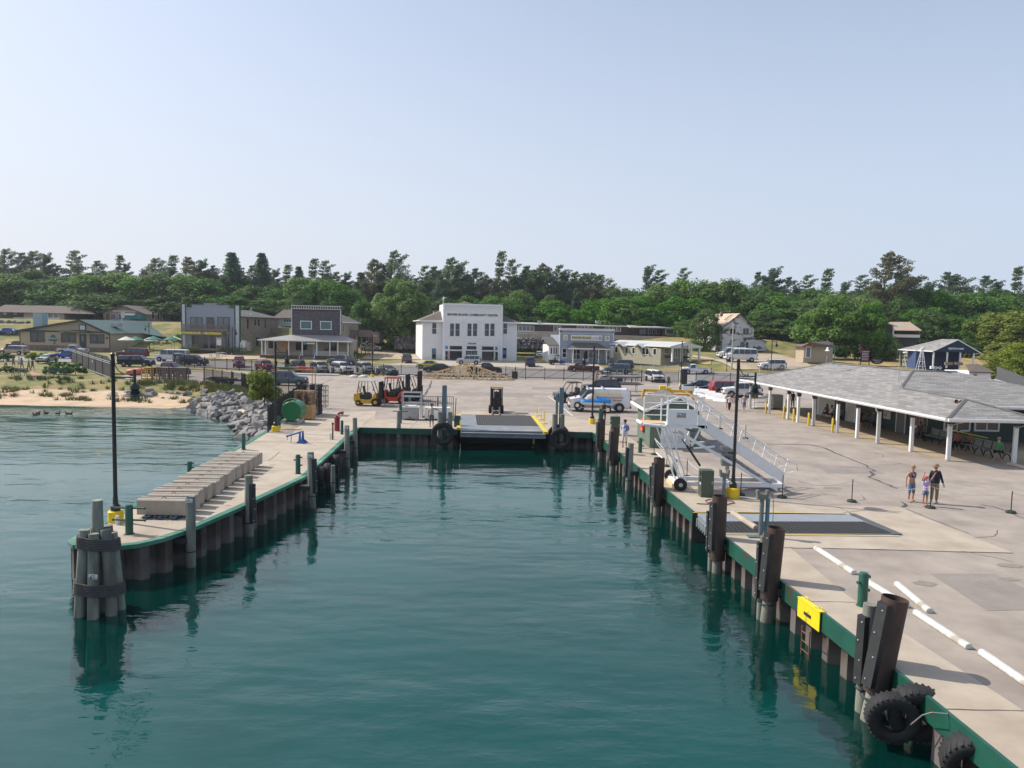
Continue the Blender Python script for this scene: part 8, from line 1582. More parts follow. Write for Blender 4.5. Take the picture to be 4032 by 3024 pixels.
bslat=M('grey_green_slats',(.27,.29,.28),.7,var=.1); bfr=M('bench_black',(.015,.015,.015),.6)
def bench(label,p,rz,L_=1.8,m=bslat,grp=None):
    t=thing('bench',label,'bench',p,rz,grp); mb=MB(); [mb.bx(-L_/2,-.22+k*.115,.43,L_/2,-.13+k*.115,.46) for k in range(4)]; mb.build('seat',m,t); mb=MB(); [mb.box((0,.27+k*.02,.55+k*.12),(L_,.025,.09),mat=Matrix.Rotation(R(-10),4,'X')) for k in range(4)]; mb.build('backrest',m,t)
    for s_ in (-.85,0,.85): x_=s_*L_/2; mb=MB(); mb.tube([(x_,-.28,0),(x_,-.18,.3),(x_,0,.42),(x_,.2,.3),(x_,.3,0)],.04,6); mb.tube([(x_,.2,.42),(x_,.34,.95)],.03); mb.build('leg',bfr,t)
    return t
bl=[g('Q5',x_,y_) for x_,y_ in ((790,790),(1130,880),(1470,960),(1760,1030))]; ang=math.atan2((bl[-1]-bl[0]).y,(bl[-1]-bl[0]).x)
for i,q in enumerate(bl): bench(['slatted bench with the blue and red bag under the porch','slatted bench where the two women sit under the porch','empty slatted bench between the women and the bearded man','slatted bench of the bearded man in green'][i],q+Vector((.3,.35,0)),ang,1.95,grp='slatted porch benches')
wa=math.atan2(d_.y,d_.x); wa=R(-62) 
bq=[(g('Q4',1120,835),'slatted bench of the two seated girls by the first shutter'),(g('Q4',1800,960),'slatted bench of the seated group beside the second shutter'),(g('Q5',520,715),'slatted bench of the man in dark clothes beside the door')]
BW=math.atan2((W4-W0).y,(W4-W0).x)
for q,lb in bq: bench(lb,q+Vector((.35,.1,0)),BW,1.9,grp='slatted porch benches')
t=thing('backpack','blue backpack with a red flap on the porch bench','bag',bl[0]+Vector((.95,-.05,.47))); mb=MB(); mb.ell((0,0,.24),(.2,.15,.26),12,8); mb.build('bag_body',M('blue_bag',(.02,.08,.30),.7),t); mb=MB(); mb.ell((.02,-.05,.34),(.13,.13,.14),10,6); mb.build('flap',M('red_bag',(.45,.02,.03),.7),t)
t=thing('shelf_cart','white open shelf cart under the end of the terminal roof','cart',g('N1',1320,1590)); mb=MB(); [mb.bx(-1.1,-.6,z,1.1,.6,z+.07) for z in (.15,.75)]; mb.bx(-1.15,-.65,1.35,1.15,.65,1.5); [mb.bx(x_-.05,y_-.05,.1,x_+.05,y_+.05,1.35) for x_ in (-1.08,1.08) for y_ in (-.58,.58)]; mb.build('shelf_frame',white,t); t.scale=(.85,)*3
t=thing('white_cabinet','white closed cabinet next to the shelf cart','cabinet',g('N1',1570,1590)+Vector((0,.5,0))); mb=MB(); mb.bx(-.75,-.4,.1,.75,.5,1.4); mb.build('body',offwhite,t,bevel=.03); mb=MB(); mb.bx(-.7,-.43,.15,.7,-.4,1.33); mb.build('door',offwhite,t)
mb=MB(); mb.bx(-.1,-.03,.75,.24,.03,1.55); tag(mb.build('standing_sign',white,None,g('Q4',382,780)),'white board fixed above a yellow guard post','sign')
wire('yellow caution tape strung across the porch end',[gd('Q5',975,545,45.5),gd('Q5',1250,615,46.5),gd('Q5',1640,700,47.5)],.03,M('caution_yellow',(.65,.60,.05),.6),'caution_tape','tape')
base=g('P2',715,470); pw_=M('pallet_wood',(.33,.22,.13),.85,var=.3,scale=3); p0=None
P0=g('L3',1395,1240); P0=Vector((P0.x,P0.y+.5,0))
p0=make_pallet('raw wooden pallet, bottom of the tall stack beside the fence',P0,pw_,0,'wooden pallets in the tall stack'); p0.scale=(1.15,1.1,1.1)
for i in range(1,15): q=dup(p0,P0+Vector((rb.uniform(-.05,.05),rb.uniform(-.04,.04),i*.140)),R(rb.uniform(-3,3)),'top pallet with pale boards on the tall stack' if i==14 else 'raw wooden pallet in the middle of the tall stack beside the fence','wooden pallets in the tall stack')
pbk=M('black_pallet',(.03,.03,.033),.6); P1_=P0+Vector((.15,1.5,0)); pb0=make_pallet('black plastic pallet at the bottom of the rear stack',P1_,pbk,0,'black plastic pallets in the rear stack'); pb0.scale=(1.15,1.1,1.1)
for i in range(1,18): dup(pb0,P1_+Vector((rb.uniform(-.03,.03),0,i*.140)),0,'black plastic pallet in the rear stack behind the wooden pallets','black plastic pallets in the rear stack')
t=thing('wooden_crate','open pine crate in front of the pallet stack','crate',g('L3',1420,1300)+Vector((.0,.6,0))); mb=MB(); cw_=M('crate_pine',(.45,.29,.12),.8,var=.15,scale=3)
for k in range(3): z=.15+k*.33; mb.bx(-.55,-.5,z,.55,-.46,z+.26); mb.bx(-.55,.46,z,.55,.5,z+.26); mb.bx(-.55,-.46,z,-.51,.46,z+.26); mb.bx(.51,-.46,z,.55,.46,z+.26)
[mb.bx(x_-.04,y_-.04,0,x_+.04,y_+.04,1.15) for x_ in (-.48,.48) for y_ in (-.42,.42)]; mb.bx(-.55,-.5,.08,.55,.5,.12); mb.build('boards',cw_,t)
t=thing('wire_cage','tall black wire cage cart beside the pallet stack','cage',g('L3',1680,1100)+Vector((-.1,.4,0))); mb=MB()
for x_ in [-.6+.15*k for k in range(9)]: [mb.cyl((x_,y_,.1),(x_,y_,2.05),.014 if abs(x_)<.59 else .03,n=5) for y_ in (-.5,.5)]
for z in (.15,.6,1.1,1.6,2.05): mb.tube([(-.6,-.5,z),(.6,-.5,z),(.6,.5,z),(-.6,.5,z),(-.6,-.5,z)],.02,5)
mb.build('bars',black,t)
t=thing('fuel_tank','big green cylindrical fuel tank on a skid','tank',g('P2',593,520)+Vector((0,.3,0))); mb=MB(); mb.lathe([(0,-.55),(.70,-.55),(.74,-.51),(.74,.95),(.7,1.0),(0,1.0)],(0,0,1.0),32,0,'Y'); mb.build('drum',M('tank_green',(.015,.16,.055),.4,var=.08),t); mb=MB(); [mb.bx(x_-.06,-.5,0,x_+.06,.9,.3) for x_ in (-.5,.5)]; mb.bx(-.65,-.45,.02,.65,-.33,.14); mb.bx(-.65,.75,.02,.65,.87,.14); mb.build('skid',steel,t)
mb=MB(); mb.cyl((0.1,.1,1.7),(.1,.1,1.9),.1); mb.tube([(.1,.1,1.88),(-.2,.0,1.9),(-.55,-.2,1.75),(-.7,-.3,1.4)],.035); mb.build('fill_hose',M('pale_green_hose',(.18,.28,.16),.6),t)
bl_=M('hook_frame_blue',(.03,.10,.34),.5,var=.1); t=thing('hook_attachment','blue lifting jib with a hook lying on the pier','lifting jib',g('P2',640,700),R(-12)); t.scale=(.56,)*3; mb=MB(); mb.ext([(-.15,-.1,0),(.95,-.1,0),(.95,-.1,.1),(.5,-.1,.4),(.42,-.1,1.35),(.30,-.1,1.35),(.2,-.1,.3)],(0,.12,0)); mb.ext([(-.15,.6,0),(.95,.6,0),(.95,.6,.1),(.5,.6,.4),(.42,.6,1.35),(.30,.6,1.35),(.2,.6,.3)],(0,.12,0)); mb.bx(.2,-.1,.0,.9,.72,.06); mb.build('bracket',bl_,t)
mb=MB(); mb.cyl((.35,.3,1.3),(-1.25,.15,.75),.11,n=12); mb.cyl((-.85,.15,.0),(-.8,.15,.85),.04); mb.build('boom',bl_,t); mb=MB(); mb.ell((-1.3,.15,.72),(.15,.12,.15),10,6); mb.build('boom_head',M('dark_blue_steel',(.02,.03,.08),.5),t); mb=MB(); mb.tube([(-1.3,.15,.6),(-1.3,.15,.42),(-1.24,.15,.34),(-1.3,.15,.28),(-1.38,.15,.34)],.025); mb.build('hook',M('bronze_hook',(.35,.2,.08),.5,.4),t)
dr_=M('hydrant_red',(.22,.015,.025),.45); t=thing('standpipe','dark red standpipe with an elbow and outlet at the pier root','standpipe',g('P2',1013,585)); mb=MB(); mb.lathe([(.22,0),(.22,.02),(.19,.04),(.19,.95),(.27,.96),(.27,1.0),(0,1.0)],(0,0,0),18); mb.build('barrel',dr_,t); mb=MB(); mb.tube([(0,0,1.0),(0,0,1.12),(.06,0,1.24),(.2,0,1.3),(.34,0,1.3)],.09,10); mb.cyl((.32,0,1.3),(.44,0,1.3),.12); mb.build('elbow',dr_,t)
for x_,lb in ((945,'short white pipe stub, the one farther from the water'),(966,'short white pipe stub beside the brown post')): mb=MB(); mb.lathe([(.055,0),(.055,.34),(.065,.35),(.065,.42),(0,.42)],(0,0,0),10); tag(mb.build('pipe_stub',white,None,g('P2',x_,664)),lb,'pipe')
mb=MB(); mb.lathe([(.05,0),(.05,1.0),(.08,1.0),(.08,1.12),(0,1.12)],(0,0,0),8); tag(mb.build('brown_marker_post',M('brown_post',(.10,.055,.04),.6),None,g('P2',972,666)),'slim brown post with a white cap on the pier','post'); mb=MB(); mb.lathe([(.07,0),(.07,.28),(.05,.33),(0,.33)],(0,0,0),10); tag(mb.build('pipe_stub',offwhite,None,g('P1',768,938)),'white pipe stub beside the yellow foot at the pier tip','pipe')
t=thing('timber_battens','tan timber battens lying flat beside the yellow lamp foot','timber',g('P2',560,575)); mb=MB(); [mb.box((0,k*.16,.03),(1.6,.1,.06),R(14+k*3)) for k in range(3)]; mb.build('boards',wood_new,t)
t=thing('insulated_tub','grey insulated fish tub with a pale lid at the head of the slip','tub',g('Q6',1165,772)+Vector((0,.5,0))); mb=MB(); mb.ext([(-.62,-.5,.12),(.62,-.5,.12),(.66,-.5,1.0),(-.66,-.5,1.0)],(0,1.05,0)); [mb.bx(x_-.12,-.5,0,x_+.12,.5,.12) for x_ in (-.5,.5)]; mb.build('bin',M('tub_grey',(.34,.34,.36),.6),t,bevel=.04); mb=MB(); mb.bx(-.7,-.55,1.0,.7,.6,1.08); mb.bx(-.45,-.4,1.08,.5,.45,1.15); mb.build('lid',M('tub_lid',(.55,.58,.55),.6),t,bevel=.02); mb=MB(); mb.cyl((0,-.56,.22),(0,-.5,.22),.06); mb.build('drain',black,t)
t=thing('wheeled_rack','pale steel tube rack behind the insulated tub','rack',g('Q6',1150,740)+Vector((.0,1.4,0))); mb=MB()
for x_ in (-.78,.78): mb.cyl((x_,0,0),(x_,0,2.0),.035); mb.cyl((x_,.8,0),(x_,.8,2.0),.035)
for z in (2.0,1.65,1.1): mb.cyl((-.78,0,z),(.78,0,z),.035); mb.cyl((-.78,.8,z),(.78,.8,z),.035)
mb.build('tube_frame',steel,t)
for (x0_,x1_,lb) in ((1368,1622,'brown barred cart standing left of the white freezer'),(1636,1900,'brown barred cart standing right behind the steel column')):
    p=g('Q6',(x0_+x1_)/2,775)+Vector((0,1.,0)); w=(x1_-x0_)*.226*p.y/F_PX; t=thing('barred_cart',lb,'cart',p,0,'brown barred carts'); mb=MB(); n_=8; [mb.cyl((-w/2+w*k/n_,0,.1),(-w/2+w*k/n_,0,1.85),.03 if k in(0,n_) else .014,n=5) for k in range(n_+1)]; [mb.cyl((-w/2,0,z),(w/2,0,z),.022,n=5) for z in (.2,1.25,1.85)]; mb.bx(-w/2,-.5,.15,w/2,.3,.22); mb.build('bars',M('brown_steel',(.07,.04,.035),.6),t)
p=g('Q6',1640,772)+Vector((0,.3,0)); t=thing('chest_freezer','long white chest freezer behind the man in the pale shirt','freezer',p); mb=MB(); mb.bx(-1.0,-.35,.1,1.0,.4,.95); mb.build('chest',white,t,bevel=.04); mb=MB(); mb.bx(-1.02,-.37,.96,1.02,.42,1.03); mb.build('lid',white,t); mb=MB(); mb.bx(-.95,-.4,0,.95,.4,.1); mb.build('timber_skid',M('brown_steel',(.07,.04,.035),.6),t)
t=thing('control_box','dark green control box with hand levers beside the ferry ramp','control box',g('P3',490,690)); mb=MB(); mb.bx(-.22,-.1,.0,.2,.3,.85); mb.build('box',green_paint,t); mb=MB(); mb.cyl((-.15,0,.8),(-.1,0,2.2),.03); mb.cyl((-.3,.1,.6),(-.32,.1,1.6),.03); mb.build('lever',black,t)
for x_,lb in ((1915,'white sandbag bundle, the first beside the fence'),(2020,'white sandbag bundle next to the yellow lamp foot')): mb=MB(); mb.ell((0,0,.12),(.65,.4,.16),12,6); mb.ell((.1,0,.24),(.5,.3,.12),12,6); tag(mb.build('sandbag',offwhite,None,g('B',x_,1480)),lb,'sandbag')
mb=MB(); mb.cyl((-3.6,0,.15),(3.6,0,.15),.15); tag(mb.build('long_pipe',offwhite,None,g('L3',1600,522),R(-4)),'long pale pipe lying along the foot of the fence','pipe')
for i,(x_,m_,lb) in enumerate(((770,M('crate_yellow',(.55,.36,.05),.7),'yellow frame crate against the shore fence'),(1080,wood_old,'weathered plank crate behind the shore fence'),(1330,wood_old,'taller weathered plank crate behind the shore fence'))):
    p=g('L2',x_,868)+Vector((0,.9,0)); t=thing('frame_crate',lb,'crate',p); mb=MB(); w=.75; [mb.bx(-w+k*.25,-.5,.1,-w+k*.25+.12,-.46,1.5) for k in range(7)] if i else [mb.bx(-w,-.5,.1+k*.3,w,-.46,.2+k*.3) for k in range(5)]; [mb.bx(x_2-.05,y_2-.05,0,x_2+.05,y_2+.05,1.6) for x_2 in (-w,0,w) for y_2 in (-.5,.5)]; mb.bx(-w,-.5,1.52,w,.5,1.6); mb.bx(-w,-.5,.1,w,.5,.18); mb.build('slats',m_,t)
for i,(x_,y_) in enumerate(((560,720),(470,735))):
    p=g('L2',x_,y_+70)+Vector((0,1.2,0)); t=thing('buoy_float','salmon-red round float stored behind the shore fence','float',p,0,'salmon floats behind the shore fence'); mb=MB(); mb.ell((0,0,.5),(1.0,.5,.5),14,8); mb.build('shell',M('salmon_red',(.55,.16,.10),.6),t)
def picnic(label,p,rz,m):
    t=thing('picnic_table',label,'picnic table',p,rz); mb=MB(); [mb.bx(-.95,-.36+k*.15,.74,.95,-.23+k*.15,.78) for k in range(5)]; mb.build('tabletop',m,t)
    for s_ in (-.7,.7): mb=MB(); mb.bx(-.95,s_-.13,.43,.95,s_+.13,.47); mb.build('bench_plank',m,t)
    for s_ in (-.65,.65): mb=MB(); mb.tube([(s_,-.7,0),(s_,-.2,.74)],.04,4); mb.tube([(s_,.7,0),(s_,.2,.74)],.04,4); mb.cyl((s_,-.75,.42),(s_,.75,.42),.035,n=4); mb.build('leg',blackp,t)
    return t
picnic('white-topped picnic table before the grey store, the left one',gt('L2',1960,478),.1,offwhite); picnic('white-topped picnic table before the grey store, the right one',gt('L2',2080,455),-.1,offwhite)
for i,(x_,y_) in enumerate(((900,300),(1080,300),(1260,292))): picnic('dark picnic table under the terrace parasols',gt('L2',x_,y_),.2*i,wood_old)['group']='terrace picnic tables'
bench('green park bench facing the water beside the brick path',g('L1',350,915),0,2.0,M('park_bench_green',(.02,.06,.05),.6)); bench('green park bench in front of the clipped hedge',g('L1',1000,905),0,2.3,M('park_bench_green',(.02,.06,.05),.6))
t=thing('bicycle','dark bicycle leaning against the restaurant wall','bicycle',gt('L1',820,475)); mb=MB(); mb.tube([(-.5,0,.35),(-.15,0,.3),(.3,0,.75),(-.25,0,.8),(-.15,0,.3)],.03); mb.tube([(.52,0,.35),(.38,0,.95),(.3,0,1.0)],.03); mb.build('frame',M('bike_red',(.2,.03,.04),.5),t)
for x_ in (-.52,.52): mb=MB(); mb.tube([(x_+.33*math.cos(R(a)),0,.35+.33*math.sin(R(a))) for a in range(0,361,30)],.025); mb.build('wheel',tyre_m,t)
t=thing('maroon_sign','maroon board with rows of white writing beyond the terminal roof','sign',gt('F',478,1350)); mb=MB(); mb.bx(-.75,-.05,.6,.75,.05,2.9); mb.build('board',M('maroon_board',(.12,.01,.03),.6),t); mb=MB(); [mb.bx(x_-.06,0,0,x_+.06,.12,2.6) for x_ in (-.8,.8)]; mb.build('post',black,t)
r5=random.Random(5); mb=MB()
for i in range(6):
    x=-.6
    while x<.5: w=r5.uniform(.12,.3); mb.bx(x,-.065,2.45-.3*i,x+w,-.055,2.56-.3*i); x+=w+.07
mb.build('white_writing',white,t)
t=thing('oval_sign','black oval sign with white script beyond the terminal roof','sign',gt('F',610,1362)); mb=MB(); mb.ell((0,0,1.0),(1.15,.06,.6),24,8); mb.build('board',black,t); mb=MB(); mb.tube([(-.7+.07*k,-.075,1.1+.11*math.sin(k*2.1)) for k in range(21)],.022,4); mb.bx(-.5,-.085,.74,.5,-.075,.82); mb.build('white_writing',white,t)
def shrub(label,c,x,y,w,h,m,n=14,grp=None,name='bush',dp=None,box=False,size=.16):
    p=gt(c,x,y); rr=random.Random(int(x*7+y)); t=thing(name,label,name,p,0,grp); mb=MB(); dp=dp or w*.8
    for i in range(n):
        q=Vector((rr.uniform(-.5,.5)*w*.8,rr.uniform(-.5,.5)*dp*.8,h*(rr.uniform(.2,.78)))); rad=min(w,h)*rr.uniform(.2,.33); puff(mb,q,rad,int(60+300*rad),size,rr,.8,.4)
    mb.build('leaves',m,t); mb=MB(); mb.tube([(0,0,-.1),(.05,0,h*.5)],.05,5); mb.build('stem',bark,t); return t
shrub('clipped dark hedge behind the middle park bench','L1',1000,880,3.8,1.1,leaf_d,26,dp=1.4); shrub('clipped hedge right of the middle park bench, beside the screened fence','L1',1370,890,3.2,1.15,leaf_d,24,dp=1.6); shrub('bushy light green hedge behind the clipped ones','L1',1150,800,5,1.1,leaf_m,24); shrub('round yellow-green bush in front of the pale green car','L1',690,640,3.2,1.5,leaf_y,22); shrub('dark bush at the edge of the view behind the walkers','L1',60,650,3.0,1.5,leaf_d,20); shrub('low dark hedge beside the left park bench','L1',130,860,4,.9,leaf_d,20)
shrub('leafy sapling bush growing from the rocks beside the fence','L3',710,1030,2.3,3.5,leaf_y,34,size=.2); shrub('round yellow-green shrub before the red-roofed kiosk','E',1695,1290,4.2,2.1,leaf_y,30); shrub('small shrub at the corner of the shingled house','B',1885,1270,2.2,1.8,leaf_d,14); shrub('shrub at the corner of grey store and terrace','L2',1350,300,2,1.9,leaf_m,14)
for i,(x_,y_) in enumerate(((430,1195),(330,1190),(250,1180))): shrub('wild green shrub on the bank behind the dirt yard','C',x_,y_,3,1.6,leaf_m,12,'wild shrubs behind the dirt yard')
rock_m=M('riprap_limestone',(.30,.28,.265),.92,var=.35,scale=1.1,bump=.6,bscale=9,col2=(.17,.165,.165),mix=(.4,.62),detail=9)
RK=[]
for k in range(9):
    rr=random.Random(50+k); bm=bmesh.new(); pts=[Vector((rr.gauss(0,1),rr.gauss(0,1),rr.gauss(0,1))).normalized() for _ in range(15)]
    for q in pts: bm.verts.new((q.x*rr.uniform(.7,1.0),q.y*rr.uniform(.55,.8),q.z*rr.uniform(.4,.65)))
    bmesh.ops.convex_hull(bm,input=bm.verts); bmesh.ops.delete(bm,geom=[v for v in bm.verts if not v.link_faces],context='VERTS'); me=bpy.data.meshes.new('rock'); bm.to_mesh(me); bm.free(); me.materials.append(rock_m); RK.append(me)
rr=random.Random(9); nr_=0; tries=0
while nr_<290 and tries<9000:
    tries+=1; x=rr.uniform(-45,-17.7); y=rr.uniform(50,90); yf,ys_=pl_(FENCE_Y,x),pl_(SHORE_Y,x)
    lim=.78 if x>-33 else .30; lo=-.06 if x>-33 else .1
    if x<-33 and rr.random()<.6: continue
    t_=(y-ys_)/(yf-ys_)
    if not lo<t_<lim: continue
    if x<-33: t_=t_; y=ys_+(yf-ys_)*(.42+.3*(t_-.1)/.2)
    o_=bpy.data.objects.new('rock',rr.choice(RK)); COL.objects.link(o_); s_=.28+.62*rr.random()**1.6*(1.05 if y<64 else .9); o_.scale=(s_*rr.uniform(.9,1.4),s_,s_); o_.location=(x,y,HL(x,y)+s_*.18); o_.rotation_euler=(rr.uniform(-.6,.6),rr.uniform(-.6,.6),rr.uniform(0,6.28))
    tag(o_,'grey angular boulder in the riprap between the beach and the pier' if x>-33 else 'grey boulder on the upper beach below the fence','boulder','boulders of the riprap' if x>-33 else 'boulders on the upper beach'); nr_+=1
mb=MB(); mb.tube([(-.7,0,.1),(0,.1,.16),(.7,0,.1)],.16,8); tag(mb.build('driftwood_log',M('bleached_wood',(.55,.46,.38),.9),None,Vector((*g('P2',128,445,-.6).xy,-.35)),R(-50)),'short bleached log lying among the rocks','log')
def tufts(name,label,pts,m,h,n=26,w=.03,grow=None):
    mb=MB(); r2=random.Random(len(pts))
    for p in pts:
        for _ in range(n):
            a=r2.uniform(0,6.28); rad=r2.uniform(0,.38); q=Vector(p)+Vector((math.cos(a)*rad,math.sin(a)*rad,0)); hh=h*r2.uniform(.4,1.15); ln=Vector((math.cos(a)*rad*.9,math.sin(a)*rad*.9,hh)); sd=Vector((-math.sin(a),math.cos(a),0))*w*r2.uniform(.7,2.2)
            mb.add([q-sd,q+sd,q+ln+sd*.2],[(0,1,2)])
    return tag(mb.build(name,m),label,'grass',kind='stuff')
def land_pts(n,x0_,x1_,f0_,f1_,clump=.0):
    out=[]; r2=random.Random(int(n+x1_)); k=0
    while len(out)<n and k<n*30:
        k+=1; x=r2.uniform(x0_,x1_); yf,ys_=pl_(FENCE_Y,x),pl_(SHORE_Y,x); y=ys_+(yf-ys_)*r2.uniform(f0_,f1_)
        if mnoise.noise(Vector((x*.35,y*.35,3)))<clump: continue
        out.append((x,y,HL(x,y)))
    return out
tg=M('beach_grass',(.13,.17,.045),.9,var=.3,scale=1,coord='World',col2=(.20,.18,.06)); 
tufts('beach_grass','green grass and weeds scattered over the beach',land_pts(330,-120,-33,.22,.62,.1),tg,.5); tufts('bank_grass','grass on the bank under the shore fence',land_pts(420,-45,-18.5,.72,.99,-.3),tg,.5); tufts('bank_grass','weeds along the crest of the beach',land_pts(260,-130,-40,.66,.92,.0),M('weed_green',(.09,.14,.04),.9,var=.3,scale=1,coord='World'),.55)
fp=[]
for a_,b_ in (((-28,111.5),(-1,112.9)),((-36,113),(-28,111.6))):
    for i in range(90): f=rr.random(); fp.append((a_[0]+(b_[0]-a_[0])*f,a_[1]+(b_[1]-a_[1])*f+rr.uniform(-.2,.8),H(0,112)))
tufts('verge_grass','strip of yellow-green grass along the street fence',fp,tg,.22,30); struct(drape('grass_strip',[(-30,111.8),(-1,112.6),(-1,114.0),(-30,113.4)],grass_m,.045,2))
dk=M('duck_brown',(.09,.065,.045),.8)
for i,(x_,y_) in enumerate(((230,224),(246,212),(302,210),(376,214),(443,216),(458,216))):
    p=g('P1',x_,y_,WATER); mb=MB(); s_=1 if i%2 else -1; mb.ell((0,0,.05),(.26,.12,.11),10,6); mb.ell((.2*s_,0,.16),(.06,.045,.10),8,6); mb.ell((.24*s_,0,.25),(.07,.05,.055),8,6); mb.cyl((.29*s_,0,.24),(.36*s_,0,.23),.02,.012,n=6); mb.ell((-.26*s_,0,.10),(.08,.05,.03),6,4)
    o_=mb.build('duck',dk,None,p,0); o_.scale=(.9,)*3; tag(o_,'brown duck swimming off the beach, %s'%['lowest of the left pair','upper of the left pair','alone right of the pair','fourth along the line','fifth along the line','last along the line'][i],'duck','ducks off the beach')
def skinmesh(name,V,Ed,Rd,m,sub=1):
    me=bpy.data.meshes.new(name); me.from_pydata(V,Ed,[]); o=bpy.data.objects.new('s',me); COL.objects.link(o); o.modifiers.new('s','SKIN'); sk=me.skin_vertices[0].data
    for i,r in enumerate(Rd): sk[i].radius=r if isinstance(r,tuple) else (r,r)
    sk[0].use_root=True; sb=o.modifiers.new('u','SUBSURF'); sb.levels=sub; sb.render_levels=sub
    out=bpy.data.meshes.new_from_object(o.evaluated_get(bpy.context.evaluated_depsgraph_get())); bpy.data.objects.remove(o)
    out.materials.clear(); out.materials.append(m); out.name=name
    for p in out.polygons: p.use_smooth=True
    return out
def fab(name,c,**k): return M('cloth_'+name,c,.85,var=k.pop('var',.1),**k)
skin_=M('skin',(.42,.22,.15),.6,var=.05); skin_t=M('tanned_skin',(.30,.15,.095),.6,var=.05)
HC=dict(blond=M('blond_hair',(.30,.19,.08),.7,var=.2,scale=9),brown=M('brown_hair',(.07,.035,.02),.7,var=.2,scale=9),grey=M('grey_hair',(.4,.38,.34),.8),red=M('ginger_hair',(.35,.13,.04),.7),dark=M('dark_hair',(.02,.015,.012),.6))
def person(label,p,face,h,top,bot,hair='brown',sleeve=.5,legs='long',pose='stand',hat=None,long=False,J=None,sk=None,glasses=False,female=False,belly=0,bare=False,sandal=None,extra=None):
    sk=sk or skin_; j=dict(pel=(0,0,.95),wai=(0,0,1.10),che=(0,0,1.30),nec=(0,0,1.48),jaw=(0,-.015,1.57),cro=(0,.005,1.665))
    for s_,n in ((-1,'l'),(1,'r')):
        j.update({n+'sh':(s_*.17,0,1.41),n+'el':(s_*.23,.02,1.14),n+'wr':(s_*.245,-.07,.90),n+'hi':(s_*.09,0,.90),n+'kn':(s_*.105,-.02,.50),n+'an':(s_*.11,.02,.085),n+'to':(s_*.13,-.15,.035)})
    if pose=='sit':
        for k in ('pel','wai','che','nec','jaw','cro','lsh','rsh'): q=j[k]; j[k]=(q[0],q[1]-.06*(q[2]-.95),q[2]-.40)
        for s_,n in ((-1,'l'),(1,'r')): j.update({n+'el':(s_*.24,-.12,.80),n+'wr':(s_*.14,-.34,.66),n+'hi':(s_*.10,-.03,.52),n+'kn':(s_*.15,-.45,.50),n+'an':(s_*.14,-.50,.09),n+'to':(s_*.16,-.66,.04)})
    if pose=='walk': j.update(lkn=(-.1,-.16,.52),lan=(-.1,-.2,.09),lto=(-.1,-.36,.05),rkn=(.1,.05,.5),ran=(.1,.26,.13),rto=(.1,.14,.04),lel=(-.24,.12,1.16),lwr=(-.24,.12,.93),rel=(.24,-.08,1.15),rwr=(.23,-.25,.98))
    if J: j.update(J)
    f=.88 if female else 1.; S=h/1.76; t=thing('person',label,'person',p,R(face)); t.scale=(S,)*3
    K=list(j); V=[Vector(j[k]) for k in K]; ix={k:i for i,k in enumerate(K)}
    rad=dict(pel=(.145*f,.11),wai=(.125*f+belly,.10+belly),che=(.155*f+belly*.5,.115+belly*.4),nec=(.052,.052),jaw=(.068,.078),cro=(.08,.092))
    for n in 'lr': rad.update({n+'sh':(.062*f,.062),n+'el':(.043*f,.043),n+'wr':(.027,.03),n+'hi':(.092,.10),n+'kn':(.058,.06),n+'an':(.036,.04),n+'to':(.036,.024)})
    E_=[('pel','wai'),('wai','che'),('che','nec'),('nec','jaw'),('jaw','cro')]
    for n in 'lr': E_+=[('che',n+'sh'),(n+'sh',n+'el'),(n+'el',n+'wr'),('pel',n+'hi'),(n+'hi',n+'kn'),(n+'kn',n+'an'),(n+'an',n+'to')]
    ed=[(ix[a],ix[b]) for a,b in E_]; Rd=[rad[k] for k in K]
    for n,s_ in (('l',-1),('r',1)):   # palm, four fingers and a thumb
        w=V[ix[n+'wr']]; d_=(w-V[ix[n+'el']]).normalized(); sd=d_.cross(Vector((0,1,0))); sd=sd.normalized() if sd.length>.1 else Vector((1,0,0)); pi=len(V); V.append(w+d_*.055); Rd.append((.036,.018)); ed.append((ix[n+'wr'],pi)); pt=len(V); V.append(w+d_*.09); Rd.append((.036,.014)); ed.append((pi,pt))
        for k,(o_,L_) in enumerate(((-.033,.075),(-.011,.09),(.011,.085),(.033,.065))):
            a=len(V); V.append(V[pt]+d_*.02+sd*o_); V.append(V[pt]+d_*L_+sd*o_*1.35+Vector((0,-.012,0))); Rd+=[.0085,.0075]; ed+=[(pt,a),(a,a+1)]
        a=len(V); V.append(w+d_*.05+sd*.045); V.append(w+d_*.085+sd*.066); Rd+=[.010,.008]; ed+=[(pi,a),(a,a+1)]
    o=bpy.data.objects.new('body',skinmesh('body',V,ed,Rd,sk,1)); COL.objects.link(o); o.parent=t
    def cl(name,ks,es,grow,m,cut=None):
        vs=[Vector(j[k]) for k in ks]; rr_=[tuple(q+grow for q in rad[k]) for k in ks]; e2=[(ks.index(a),ks.index(b)) for a,b in es]
        for a,b,fr in cut or (): vs.append(Vector(j[a]).lerp(Vector(j[b]),fr)); rr_.append(tuple(q+grow*1.5 for q in [(rad[a][i]*(1-fr)+rad[b][i]*fr) for i in (0,1)])); e2.append((ks.index(a),len(vs)-1))
        c_=bpy.data.objects.new(name,skinmesh(name,vs,e2,rr_,m,1)); COL.objects.link(c_); c_.parent=t; return c_
    if bare: cl('crop_top',['che'],[],.014,top,[('che','wai',.45),('che','nec',.35),('che','lsh',.5),('che','rsh',.5)])
    else: cl('shirt',['che','wai','pel','lsh','rsh']+(['lel','rel'] if sleeve>.6 else []),[('che','wai'),('wai','pel'),('che','lsh'),('che','rsh')]+([('lsh','lel'),('rsh','rel')] if sleeve>.6 else []),.014,top,[('lsh','lel',sleeve),('rsh','rel',sleeve)] if sleeve<=.6 else [('lel','lwr',.95),('rel','rwr',.95)])
